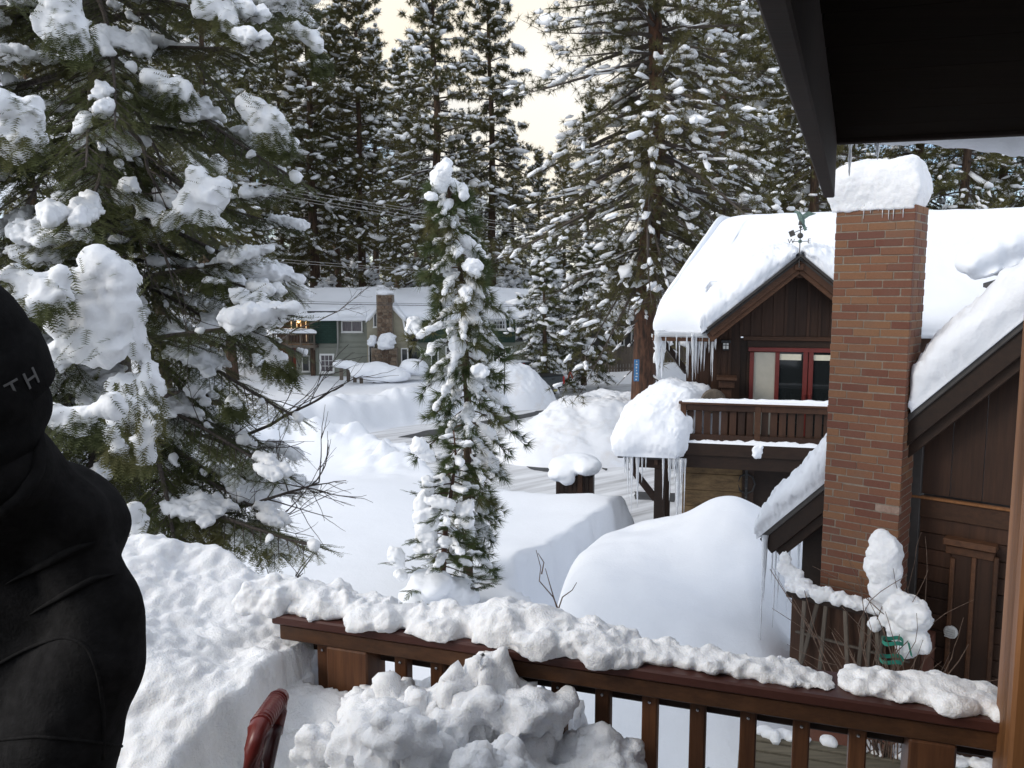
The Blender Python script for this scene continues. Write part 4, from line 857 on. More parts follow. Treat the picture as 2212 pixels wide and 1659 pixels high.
# mansard shingle panels
def mans(u0, v0, u1, v1, par=None):
    w_ = gb('shingle_panel', 'shingle', u0, v0, u1, v1, -.3, .3)
    n = 9
    for k in range(n): gb('shingle_course', 'shingle', u0, v0 + (v1 - v0) * k / n + .3, u1, v0 + (v1 - v0) * (k + 1) / n, .3, .315 + .012 * (k % 2), w_)
mans(668, 674, 729, 742); mans(904, 692, 1113, 740)
gb('belt_board', 'sage', 680, 741, 800, 748, 0, .06)
def window(u0, v0, u1, v1, o, nx, ny, glass='glass', fr=2.6, mat='white_paint'):
    w_ = gb('window', glass, u0 + 1, v0 + 1, u1 - 1, v1 - 1, o, o + .04)
    for (a, b_, c, d) in ((u0, v0, u1, v0 + fr), (u0, v1 - fr, u1, v1), (u0, v0 + fr, u0 + fr, v1 - fr), (u1 - fr, v0 + fr, u1, v1 - fr)): gb('window_frame', mat, a, b_, c, d, o + .0, o + .10, w_)
    for k in range(1, nx): x = u0 + fr + (u1 - u0 - 2 * fr) * k / nx; gb('glazing_bar', mat, x - .5, v0 + fr, x + .5, v1 - fr, o + .041, o + .07, w_)
    for k in range(1, ny): y = v0 + fr + (v1 - v0 - 2 * fr) * k / ny; gb('glazing_bar', mat, u0 + fr, y - .5, u1 - fr, y + .5, o + .041, o + .072, w_)
    gb('sill', mat, u0 - 1, v1, u1 + 1, v1 + 1.6, o, o + .16, w_); return w_
window(690, 764, 722, 806, .02, 3, 3, 'curtain_glass', 4); window(737, 692, 783, 718, .02, 2, 1, 'curtain_glass'); gb('awning', 'white_paint', 735, 683, 785, 692, -.1, .55)
window(806, 674, 815, 707, .92, 1, 1, 'glass', 2); window(796, 747, 809, 788, .92, 1, 1, 'glass', 2); window(866, 752, 882, 795, .92, 1, 1, 'glass', 2.5)
w_ = window(1030, 691, 1094, 713, .32, 2, 1, 'glass', 3.4); gb('glazing_bar', 'white_paint', 1036, 701, 1090, 702.2, .36, .395, w_); gb('mullion', 'white_paint', 1058, 692, 1066, 712, .33, .42, w_)
for k in range(1, 4): gb('glazing_bar', 'white_paint', 1067 + 6 * k - .4, 694, 1067 + 6 * k + .4, 711, .36, .39, w_); gb('glazing_bar', 'white_paint', 1037 + 6 * k - .4, 694, 1037 + 6 * k + .4, 711, .36, .39, w_)
window(1064, 748, 1107, 783, .02, 3, 3, 'glass', 3); window(930, 748, 948, 800, .02, 1, 1, 'glass', 3); window(962, 748, 1005, 783, .02, 3, 3, 'glass', 3)
for (u, v) in ((893, 764), (1043, 764)):
    c_ = GF.px(u, v, .06); V, Fc = tube([GF.pt(c_[0] + .55 * math.cos(t_), .07, c_[1] + .55 * math.sin(t_)) for t_ in np.linspace(0, 2 * np.pi, 25)], .075, 6); pw = part('round_window_frame', V, Fc, M['white_paint'], gh, True)
    V, Fc = lathe([(0, 0), (.54, 0), (.54, .05), (0, .05)], GF.pt(c_[0], .01, c_[1]), 24, GF.n); part('pane', V, Fc, M['glass'], pw)
# downpipe and gutter
gbeam('downpipe', 'pvc', 729, 678, 730, 745, .4, .1, .1); gbeam('downpipe', 'pvc', 730, 745, 726, 772, .3, .09, .09); gb('gutter', 'black_metal', 664, 672, 734, 676, .3, .5)
# stone chimney: each stone a piece
ch = gb('chimney', 'mortar', 814, 637, 848, 800, .3, 1.35); gb('chimney_foot', 'mortar', 802, 752, 858, 800, .5, 1.5, ch)
rs = np.random.RandomState(21); stones = [mesh('stone', *(lambda V, Fc: (V + fbm(V + k * 4., 2.2, 2)[:, None] * unit(V.T + 1e-6).T * .0 + (fbm(V * 1.0 + k * 9.1, 3., 2)[:, None]) * .05, Fc))(*cbox((0, 0, 0), (1, 0, 0), (0, 1, 0), (0, 0, 1), .5, .5, .5, .16)), M['stone']) for k in range(6)]
v = 638.; row = 0
while v < 797:
    hgt = rs.uniform(5.5, 10.5); uL, uR = (815 - .0, 847) if v < 752 else (803, 857); off = 1.37 if v < 752 else 1.52
    u = uL
    while u < uR - 1.5:
        wd = min(rs.uniform(6, 13), uR - u); 
        if uR - u - wd < 4: wd = uR - u
        c_ = GF.px(u + wd / 2, v + hgt / 2, off); sx = wd * 53.7 / F_PX * .95; sz = hgt * 53.7 / F_PX * .93
        ob = link('stone', stones[rs.randint(6)], ch); ob.matrix_basis = Matrix.Translation(Vector(GF.pt(c_[0], off - .10 + rs.uniform(-.02, .03), c_[1]))) @ Matrix.Rotation(rs.normal() * .06, 4, 'Y') @ Matrix.Diagonal((sx, .28, sz, 1)); u += wd
    v += hgt
V, Fc = blobs([at(831, 633, 54), at(824, 632, 54.2), at(838, 633, 54)], [(.6, .5, .22), (.4, .4, .2), (.4, .4, .18)], None, 2, .2); V, Fc = remesh(V, Fc, .06, .05, 3, 2); tag(part('chimney_snow_cap', V, Fc, M['snow'], None, True), 'snow cap on the stone chimney of the green house', 'snow')
V, Fc = blobs([at(836, 738, 53.3), at(838, 730, 53.4), at(833, 745, 53.4)], [(.60, .4, .42), (.5, .35, .3), (.5, .3, .3)], None, 3, .5, 1.6); V, Fc = remesh(V, Fc, .05, .12, 2.5, 3, smooth_it=2); tag(part('snow_clump', V, Fc, M['snow'], None, True), 'round snow clump clinging to the stone chimney shoulder', 'snow')
V, Fc = blobs([at(804, 738, 53.6), at(806, 733, 53.6)], [(.3, .3, .30), (.22, .2, .25)], None, 3, .6, 1.8); tag(part('snow_clump', V, Fc, M['snow'], None, True), 'small snow clump left of the stone chimney shoulder', 'snow')
# roof
def gpt(u, v, Y): return at(u, v, Y)
P = [gpt(612, 692, 54.4), gpt(1172, 690, 54.4), gpt(1160, 634, 58.5), gpt(640, 634, 58.5)]
part('roof', P + [P[0] + (0, 8, 0), P[1] + (0, 8, 0)], [np.array([[0, 1, 2, 3], [3, 2, 5, 4]]), np.array([[0, 3, 4], [1, 5, 2]])], M['roofing'], gh)
V, Fc = pad(P[0], P[1], P[2] + (.6, .6, 0), P[3] + (-.6, .6, 0), .62, 160, 40, 9, .13, .35, bulge=.12, lip=.04, seed=8, rough=.03); tag(part('roof_snow', V, Fc, M['snow'], None, True), 'long snow sheet on the roof of the green house', 'snow')
V, Fc = pad(at(733, 686, 54.3), at(790, 684, 54.3), at(790, 672, 55.5), at(733, 672, 55.5), .55, 40, 16, 5, .08, 1., bulge=.15); tag(part('roof_snow', V, Fc, M['snow'], None, True), 'snow heaped on the white awning of the green house', 'snow')
V, Fc = pad(at(1028, 689, 54.1), at(1100, 688, 54.1), at(1100, 672, 55.6), at(1028, 672, 55.6), .7, 40, 16, 5, .1, .8, bulge=.15); tag(part('roof_snow', V, Fc, M['snow'], None, True), 'snow bulging over the white double window dormer', 'snow')
for k in range(24): icicle(gh, at(1032 + rs.rand() * 78, 688 + rs.rand() * 2, 54.15), .25 + .55 * rs.rand(), .03, 600 + k)
# cross gable roof of the centre bay
for sg, (u0, v0, u1, v1) in ((-1, (832, 649, 790, 695)), (1, (832, 649, 876, 693))):
    a0_, a1_ = GF.px(u0, v0, 1.1), GF.px(u1, v1, 1.1); P0, P1 = GF.pt(a0_[0], 1.1, a0_[1]), GF.pt(a1_[0], 1.1, a1_[1]); D = np.array([0, 4., 0])
    V, Fc = pad(P1, P0, P0 + D, P1 + D, .36, 30, 24, 8, .06, .9, bulge=.06, lip=.06); tag(part('roof_snow', V, Fc, M['snow'], None, True), 'snow on the %s slope of the green house chimney bay' % ('left' if sg < 0 else 'right'), 'snow')
# left end: recessed upper porch with balcony and a lit lamp
gb('porch_wall', 'trim_wood', 598, 680, 668, 742, -1.5, -1.4); gb('porch_soffit', 'trim_wood', 596, 683, 668, 689, -1.5, .2)
wd_ = window(628, 692, 642, 722, -1.38, 1, 1, 'glass', 2, 'white_paint'); gb('porch_door', 'wall_wood', 652, 688, 660, 738, -1.4, -1.33); gb('door_trim', 'white_paint', 660, 688, 662.5, 738, -1.4, -1.3); gb('door_trim', 'white_paint', 649, 688, 651, 738, -1.4, -1.3)
lp = at(645, 693, 55.9); V, Fc = blobs([lp], [(.13, .13, .15)], None, 2, 0); lo_ = part('porch_lamp', V, Fc, M['bulb'], gh, True); V, Fc = lathe([(.0, .14), (.15, .12), (.06, .2), (0, .2)], lp, 10); part('lamp_cap', V, Fc, M['black_metal'], lo_)
ld = bpy.data.lights.new('porch_lamp_light', 'POINT'); ld.energy = 25; ld.color = (1, .6, .25); ld.shadow_soft_size = .15; lob = bpy.data.objects.new('porch_lamp_light', ld); COL.objects.link(lob); lob.location = tuple(lp + np.array([0, -.35, 0]))
bl_ = gb('balcony', 'grey_wood', 588, 745, 682, 752, -1.4, .9)
for k in range(4): u = 590 + k * 29.5; gb('post', 'grey_wood', u - 1.6, 720, u + 1.6, 756, .78, .92, bl_)
gb('hand_rail', 'grey_wood', 588, 720, 682, 723, .78, .95, bl_); gb('bottom_rail', 'grey_wood', 588, 741, 682, 743, .8, .9, bl_)
for k in range(26): u = 592 + k * 3.4; gb('baluster', 'grey_wood', u - .55, 723, u + .55, 741, .82, .88, bl_)
V, Fc = pad(at(586, 720, 54.0), at(684, 720, 54.0), at(684, 718, 54.5), at(586, 718, 54.5), .30, 80, 12, 5, .07, 1., bulge=.05); tag(part('rail_snow', V, Fc, M['snow'], None, True), 'thick snow on the small balcony rail of the green house', 'snow')
gb('lower_wall', 'sage', 640, 752, 672, 830, -1.2, -.6); window(652, 768, 669, 803, -.58, 1, 1, 'glass', 2); gb('corner_post', 'bark', 671, 742, 680, 832, -.3, .25); gb('brown_wall', 'rust', 596, 752, 640, 830, -1.4, -.9); gb('corner_post', 'bark', 625, 745, 631, 815, .4, .7)
# snow-laden rail fence in front
fn = thing('rail_fence', 'low wooden fence drowned in snow before the green house', 'fence', at(770, 815, 50.5))
for k, u in enumerate((737, 752, 766, 780, 809, 838)):
    P = at(u, 790 + k * 2.5, 50.5); V, Fc = beam(P + (0, 0, .3), P + (0, 0, -.9), .22, .06, (0, 1, 0)); part('picket', V, Fc, M['grey_wood'], fn)
V, Fc = beam(at(730, 786, 50.5), at(845, 806, 50.5), .1, .16); part('rail', V, Fc, M['grey_wood'], fn)
C = []; S = []
for s in np.linspace(0, 1, 26): C.append(at(733 + 105 * s, 786 + 16 * s, 50.4)); S.append((.45, .35, .22 + .08 * rs.rand()))
for (u, v, r_) in ((800, 800, 1.0), (825, 806, 1.2), (850, 812, .9), (775, 806, .5), (815, 798, .9)): C.append(at(u, v, 50.2)); S.append((r_ * 1.2, .7, r_ * .5))
V, Fc = blobs(C, S, None, 2, .2); V, Fc = remesh(V, Fc, .08, .08, 1.5, 3, smooth_it=3); tag(part('fence_snow', V, Fc, M['snow'], None, True), 'long lumpy snow drift over the low wooden fence', 'snow')
V, Fc = blobs([at(893, 792, 51), at(905, 796, 51), at(885, 797, 51)], [(.9, .8, .5), (.6, .6, .45), (.7, .6, .4)], None, 3, .12); V, Fc = remesh(V, Fc, .07, .04, 1.5, 2, smooth_it=4); tag(part('snow_lump', V, Fc, M['snow'], None, True), 'rounded snow lump beside the low fence under the round window', 'snow')
# ------------------------------------------------------------------ pickup truck, seen from behind
tk = thing('pickup_truck', 'dark grey pickup truck parked behind the snow heap', 'truck', onz(1194, 862, .05))
tc_ = np.array(tk.location); TF = Frame(tc_, -22)      # rear face
TF.e, TF.n = np.array([math.cos(R(44)), math.sin(R(44)), 0]), np.array([math.sin(R(44)), -math.cos(R(44)), 0])
def tb(name, mat, a0, a1, o0, o1, z0, z1, par=None, b=.03): return TF.bpart(name, M[mat], par or tk, a0, a1, o0, o1, z0 + .05, z1 + .05, b)
body = tb('bed', 'truck', -1.0, 1.0, -2.1, -.05, .62, 1.32, b=.07); tb('tailgate', 'truck', -.84, .84, -.04, .02, .66, 1.27, b=.03); tb('tailgate_panel', 'truck', -.7, .7, .0, .035, .78, 1.12); tb('tailgate_handle', 'black_metal', -.12, .12, .02, .05, 1.14, 1.2)
tb('tonneau_cover', 'black_metal', -.95, .95, -2.05, -.1, 1.32, 1.36)
for s in (-1, 1): tb('tail_lamp', 'tail', s * .86, s * 1.01, -.16, .03, .80, 1.26)
tb('bumper', 'chrome', -1.0, -.4, .0, .2, .42, .62); tb('bumper', 'chrome', .4, 1.0, .0, .2, .42, .62); tb('bumper_step', 'black_metal', -.4, .4, .0, .22, .44, .60); tb('number_plate', 'plate', -.17, .17, .21, .235, .47, .60, b=.005)
tb('chassis', 'black_metal', -.85, .85, -5.2, -.1, .38, .62); tb('cab_body', 'truck', -1.0, 1.0, -5.6, -2.12, .60, 1.25, b=.1); 
V = [TF.pt(a, o, z + .05) for a, o, z in ((-.95, -2.2, 1.25), (.95, -2.2, 1.25), (.95, -4.4, 1.25), (-.95, -4.4, 1.25), (-.74, -2.5, 1.95), (.74, -2.5, 1.95), (.74, -3.7, 1.95), (-.74, -3.7, 1.95))]
part('cab_roof', V, [np.array([[0, 1, 5, 4], [1, 2, 6, 5], [2, 3, 7, 6], [3, 0, 4, 7], [4, 5, 6, 7]])], M['truck'], tk)
V = [TF.pt(a, o, z + .05) for a, o, z in ((-.78, -2.215, 1.34), (.78, -2.215, 1.34), (.66, -2.43, 1.86), (-.66, -2.43, 1.86))]; part('rear_window', V, [np.array([[0, 1, 2, 3]])], M['glass'], tk)
tb('brake_lamp', 'tail', -.15, .15, -2.52, -2.44, 1.89, 1.93)
for a_ in (-.85, .85):
    for o_ in (-.95, -4.6):
        c_ = TF.pt(a_, o_, .43); V, Fc = lathe([(.0, -.13), (.30, -.13), (.38, -.09), (.40, 0), (.38, .09), (.30, .13), (0, .13)], c_, 22, TF.e); wh = part('wheel', V, Fc, M['rubber'], tk, True); V, Fc = lathe([(0, -.135), (.22, -.14), (.22, .14), (0, .135)], c_, 16, TF.e); part('rim', V, Fc, M['chrome'], wh)
V, Fc = pad(TF.pt(-.7, -2.6, 2.0), TF.pt(.7, -2.6, 2.0), TF.pt(.7, -3.6, 2.0), TF.pt(-.7, -3.6, 2.0), .12, 20, 20, 4, .03); tag(part('car_snow', V, Fc, M['snow'], None, True), 'thin snow on the truck cab roof', 'snow')
# ------------------------------------------------------------------ grey house and board fence behind the big pine
HF = Frame(np.array([0, 62., 0]), -6)
h2 = thing('grey_house', 'dark grey house with white window behind the big pine', 'house', (10, 63, .5))
HF.pbox('wall', M['roof_edge'], h2, 1250, 690, 1520, 840, -5, 0)
for k in range(10): HF.pbox('siding_board', M['roof_edge'], h2, 1250, 690 + 14 * k + .3, 1520, 690 + 14 * (k + 1), 0, .015 + .012 * (k % 2))
w_ = HF.pbox('window', M['glass'], h2, 1320, 708, 1348, 745, .03, .06)
for (a, b_, c, d) in ((1318, 705, 1350, 708), (1318, 745, 1350, 748), (1318, 708, 1321, 745), (1347, 708, 1350, 745), (1333, 708, 1335, 745)): HF.pbox('window_frame', M['white_paint'], w_, a, b_, c, d, .03, .12)
w_ = HF.pbox('window', M['glass'], h2, 1366, 712, 1372, 740, .03, .06); HF.pbox('window_frame', M['white_paint'], w_, 1363, 710, 1366, 742, .03, .12); HF.pbox('window_frame', M['white_paint'], w_, 1372, 710, 1375, 742, .03, .12)
P = [at(1240, 692, 61.5), at(1530, 692, 60.5), at(1530, 660, 66), at(1255, 660, 67)]; part('roof', P + [p_ - np.array([0, 0, .2]) for p_ in P], [np.array([[0, 1, 2, 3], [4, 7, 6, 5], [0, 4, 5, 1]])], M['roofing'], h2)
V, Fc = pad(P[0], P[1], P[2], P[3], .6, 60, 24, 8, .12, .4, bulge=.15, lip=.05); tag(part('roof_snow', V, Fc, M['snow'], None, True), 'snow on the roof of the grey house', 'snow')
bf = thing('board_fence', 'weathered grey board fence behind the big pine', 'fence', at(1320, 785, 56))
u = 1228.
while u < 1480:
    P = at(u, 786, 56); V, Fc = cbox(P + (0, 0, .25 + .02 * rs.normal()), (1, 0, 0), (0, 1, 0), (0, 0, 1), .095, .012, .95, .01); part('picket', V, Fc, M['grey_wood'], bf); u += 6.4
for dz in (.6, -.3): V, Fc = beam(at(1225, 786, 56.05) + (0, 0, dz), at(1482, 786, 56.05) + (0, 0, dz), .05, .1); part('rail', V, Fc, M['grey_wood'], bf)
# ------------------------------------------------------------------ wires across the street
def wire(pts, r_, mat, label):
    pts = np.array(pts); s = np.linspace(0, 1, 40); P = pts[0] * (1 - s)[:, None] + pts[1] * s[:, None]; P[:, 2] -= (s * (1 - s) * 4) * pts[2][0] if len(pts) > 2 else 0
    V, Fc = tube(P, r_, 5); return tag(part('overhead_wire', V, Fc, M[mat], None, True), label, 'wire', 'wires over the street')
def wr(u0, v0, u1, v1, Y0, Y1, sag, r_, mat, label):
    A, B = at(u0, v0, Y0), at(u1, v1, Y1); d = B - A; A = A - d * .6; B = B + d * .8; s = np.linspace(-.6, 1.8, 60); P = at(u0, v0, Y0)[None] + s[:, None] * d[None]; P[:, 2] += sag * (s * (s - 1)); V, Fc = tube(P, r_, 5); return tag(part('overhead_wire', V, Fc, M[mat], None, True), label, 'wire', 'wires over the street')
wr(500, 386, 1165, 489, 46, 50, .5, .012, 'wire_pale', 'topmost pale wire of the bundle crossing the forest'); wr(500, 393, 1165, 494, 46, 50, .5, .012, 'wire_pale', 'second pale wire of the bundle crossing the forest'); wr(500, 402, 1165, 503, 46, 50, .5, .012, 'wire_pale', 'third pale wire of the bundle crossing the forest'); wr(500, 409, 1165, 508, 46, 50, .5, .012, 'wire_pale', 'lowest pale wire of the upper bundle crossing the forest')
wr(560, 556, 1165, 597, 47, 50, .3, .011, 'wire_pale', 'upper pale wire just above the green house roof'); wr(560, 562, 1165, 601, 47, 50, .3, .011, 'wire_pale', 'lower pale wire just above the green house roof')
wr(600, 650, 1165, 659, 42, 44, .1, .010, 'wire', 'thin dark wire across the green house roof'); wr(600, 654.5, 1165, 662, 42, 44, .1, .016, 'wire', 'thick dark cable across the green house roof')
# snow stakes
def stake(u, v0, v1, Y, mat, label, lean=0.):
    A, B = at(u, v1, Y), at(u + lean, v0, Y); V, Fc = tube([A - (B - A) * .5, A, B], [.03, .03, .025], 6); V2, F2 = lathe([(.04, 0), (.04, .06), (0, .08)], B, 8); mb = MB(); mb.add(V, Fc); mb.add(V2, F2); return tag(mb.part('snow_stake', M[mat], None), label, 'stake')
stake(1090, 762, 822, 40, 'dark_bronze', 'dark thin snow stake in front of the green house window'); stake(583, 948, 995, 24, 'pvc', 'pale snow stake by the road bank near the fir branches')
tp_ = thing('marker_tripod', 'small leaning black and red marker pole in the snow right of the truck', 'marker', at(1233, 818, 50))
V, Fc = tube([at(1229, 790, 50), at(1232, 803, 50)], .045, 6); part('pole', V, Fc, M['black_metal'], tp_); V, Fc = tube([at(1232, 803, 50), at(1237, 818, 50)], .045, 6); part('pole', V, Fc, M['orange'], tp_); V, Fc = tube([at(1232, 802, 50), at(1225, 822, 49.8)], .04, 6); part('strut', V, Fc, M['orange'], tp_)
# ------------------------------------------------------------------ trees
def needle_tuft(n, L, w_, spread, seed, curve=0.):
    rs = np.random.RandomState(seed); V = []
    for k in range(n):
        ph = rs.uniform(0, 2 * np.pi); th = spread * math.sqrt(rs.rand()); d = np.array([math.cos(th), math.sin(th) * math.cos(ph), math.sin(th) * math.sin(ph)]); s = unit(np.cross(d, rs.normal(size=3))); l = L * rs.uniform(.7, 1.1); st = d * rs.uniform(-.3, .15) * L * .3
        V += [st - s * w_ / 2, st + s * w_ / 2, st + d * l]
    V = np.array(V); return V, np.arange(len(V)).reshape(-1, 3)
def fir_sprig(seed, n=9, L=.13, nl=.030, w_=.0075):
    rs = np.random.RandomState(seed); V = [(0, -.0012, 0), (0, .0012, 0), (L, 0, 0)]
    for k in range(n):
        x = L * (k + .5) / n
        for s in (-1, 1):
            a = R(rs.uniform(48, 66)); l = nl * rs.uniform(.8, 1.15) * (1 - .4 * (k / n) ** 3); d = np.array([math.cos(a), s * math.sin(a), rs.uniform(.0, .35)]); V += [(x - w_ / 2, 0, 0), (x + w_ / 2, 0, 0), tuple(np.array([x, 0, 0]) + d * l)]
    V = np.array(V); return V, np.arange(len(V)).reshape(-1, 3)
def cedar_spray(seed, L=.2):
    rs = np.random.RandomState(seed); V = []
    for k in range(9):
        x = L * k / 10
        for s in (-1, 1):
            a = R(rs.uniform(25, 48)); l = L * (.55 - .04 * k) * rs.uniform(.7, 1.1); d = np.array([math.cos(a), s * math.sin(a), rs.uniform(-.25, .1)]); p_ = np.array([-d[1], d[0], 0]); b_ = np.array([x, 0, 0]); V += [b_ - p_ * .005, b_ + p_ * .005, b_ + d * l * .7 + p_ * .008]; V += [b_ + d * l * .4 - p_ * .004, b_ + d * l * .4 + p_ * .006, b_ + d * l - p_ * .01]
    V = np.array(V); return V, np.arange(len(V)).reshape(-1, 3)
def scatter(templates, P, D, S, seed, roll=True, up=(0, 0, 1)):
    rs = np.random.RandomState(seed); P = np.asarray(P); D = np.asarray(D); S = np.asarray(S); Rm = rows(D, up)
    if roll:
        a = rs.uniform(0, 2 * np.pi, len(P)); c, s = np.cos(a)[:, None], np.sin(a)[:, None]; y = Rm[:, 1] * c + Rm[:, 2] * s; z = -Rm[:, 1] * s + Rm[:, 2] * c; Rm = np.stack([Rm[:, 0], y, z], 1)
    which = rs.randint(len(templates), size=len(P)); Vs = []; Fs = []; n0 = 0
    for k, (T, Fc) in enumerate(templates):
        ix = np.where(which == k)[0]
        if not len(ix): continue
        V = np.einsum('mj,njk->nmk', T, Rm[ix]) * S[ix][:, None, None] + P[ix][:, None]; m_ = len(T); Vs.append(V.reshape(-1, 3)); Fs.append((Fc[None] + (np.arange(len(ix)) * m_)[:, None, None]).reshape(-1, 3) + n0); n0 += len(ix) * m_
    return np.concatenate(Vs), np.concatenate(Fs)
def pine(seed, h, cb, rmax, nb, ntw, ntf, tufts, snow_p, snow_s, trunk_r, lowdroop=-22, top_el=38, ssub=1, bend=.3, dead=10, strip_p=.5, minrad=.12):
    """trunk, branches, needles, snow as mesh arrays, base at the origin"""
    rs = np.random.RandomState(seed); zt = np.linspace(0, h, 14); bx = bend * fbm(np.c_[zt, zt * 0, zt * 0 + seed], .12, 2); by = bend * fbm(np.c_[zt, zt * 0 + 5, zt * 0 + seed], .12, 2)
    tp = np.c_[bx - bx[0], by - by[0], zt]; tr = trunk_r * (1 - zt / h) ** .8 + .02; tr[0] *= 1.25
    TV = tube(tp, tr, 9); mb = MB(); NP, ND, NS = [], [], []; SCn, SS, SD = [], [], []
    for i in range(nb + dead):
        dd = i >= nb; t = ((i + rs.rand()) / nb) ** .95 if not dd else -rs.rand() * .6
        z = h * (cb + max(t, -.75 * cb) * (1 - cb)) if not dd else h * cb * (1 + t)
        c = np.array([np.interp(z, zt, tp[:, 0]), np.interp(z, zt, tp[:, 1]), z]); tt = max(t, 0)
        L = rmax * ((.62 + .38 * min(1, tt / .2)) * (1 - tt ** 1.5) + minrad * (1 - tt)) * rs.uniform(.5, 1.2) + .10 * rmax
        if dd: L *= .45
        az = i * 2.4 + rs.normal() * .35; el = R(lowdroop + (top_el - lowdroop) * tt + rs.normal() * 8); d = np.array([math.cos(az) * math.cos(el), math.sin(az) * math.cos(el), math.sin(el)]); side = unit(np.cross(d, (0, 0, 1))); s = np.linspace(0, 1, 6)
        bp = c + d * (L * s)[:, None] + side * (rs.normal() * .1 * L * s ** 2)[:, None]; bp[:, 2] -= (.34 * (1 - tt) + .03) * L * s ** 2 - .10 * L * s ** 4
        V, Fc = tube(bp, np.linspace(max(.014, trunk_r * .16 * (L / rmax + .2)), .008, 6), 4, False); mb.add(V, Fc)
        if rs.rand() < strip_p or dd:
            for q in range(rs.randint(1, 4)):
                ss = rs.uniform(.1, .8); P = np.array([np.interp(ss, s, bp[:, k]) for k in range(3)]); SCn.append(P + (0, 0, .03 * snow_s)); SS.append((L * rs.uniform(.06, .16), .045 * snow_s * 2, .045 * snow_s * 1.6)); SD.append(d)
        if dd: continue
        for j in range(ntw):
            ss = 1 - .9 * (rs.rand() ** 1.0); P = np.array([np.interp(ss, s, bp[:, k]) for k in range(3)]); td = unit(d * rs.uniform(.4, 1.) + side * rs.normal() * .75 + np.array([0, 0, rs.uniform(-.35, .4)])); tl = L * .20 * rs.uniform(.5, 1.2) + .1
            V, Fc = tube([P, P + td * tl], [.012, .006], 3, False); mb.add(V, Fc)
            for q in range(ntf): f = (q + 1) / ntf; NP.append(P + td * tl * f); ND.append(unit(td + rs.normal(size=3) * .25)); NS.append(rs.uniform(.75, 1.2))
            if rs.rand() < snow_p:
                k_ = snow_s * rs.uniform(.5, 1.3) * (1.7 if rs.rand() < .09 else 1); SCn.append(P + td * tl * rs.uniform(.5, 1.05) + (0, 0, .22 * k_)); SS.append((.30 * k_ * rs.uniform(.7, 1.7), .17 * k_ * rs.uniform(.6, 1.2), .11 * k_ * rs.uniform(.7, 1.5))); SD.append(unit(td * (1, 1, .8) + np.array([0, 0, -.3 * rs.rand()])))
    NV = scatter(tufts, NP, ND, NS, seed + 1); SV = blobs(SCn, SS, rows(np.array(SD)), ssub, .95, 1.9, seed + 2)
    return TV, mb.get(), NV, SV
def tree_meshes(tag_, arr, barkm, leafm):
    TV, BV, NV, SV = arr
    return [('trunk', mesh('trunk', *TV, M[barkm], True)), ('branches', mesh('branches', *BV, M['twig'])), ('crown', mesh('crown', *NV, M[leafm])), ('snow', mesh('snow', *SV, M['snow_tree'], True))]
def plant_tree(name, ms, loc, rz, sc, label, group=None, cat='tree'):
    t = thing(name, label, cat, loc, group); t.rotation_euler = (0, 0, rz); t.scale = (sc,) * 3
    for nm, me in ms: link(nm, me, t, None if nm == 'trunk' else 'stuff', local=True)
    return t
far_tufts = [needle_tuft(20, .40, .042, R(115), k) for k in range(4)]
PINES = [tree_meshes('p', pine(30 + k, 30, (.24, .30, .2, .36)[k], (4.5, 4.0, 5.1, 3.7)[k], (130, 120, 150, 100)[k], 15, 2, far_tufts, .42, (.86, .8, .9, .85)[k], (.42, .36, .46, .38)[k]), 'bark', 'pine') for k in range(4)]
small_tufts = [needle_tuft(8, .22, .05, R(70), 9 + k) for k in range(3)]
FIRS = [tree_meshes('f', pine(60 + k, 8, .05, 1.5, 60, 7, 2, small_tufts, .85, 1.05, .10, -30, 30, 1, .2, 2, .7), 'bark', 'fir') for k in range(2)]
def gz(x, y): return float(ground_h(np.array([x]), np.array([y]))[0])
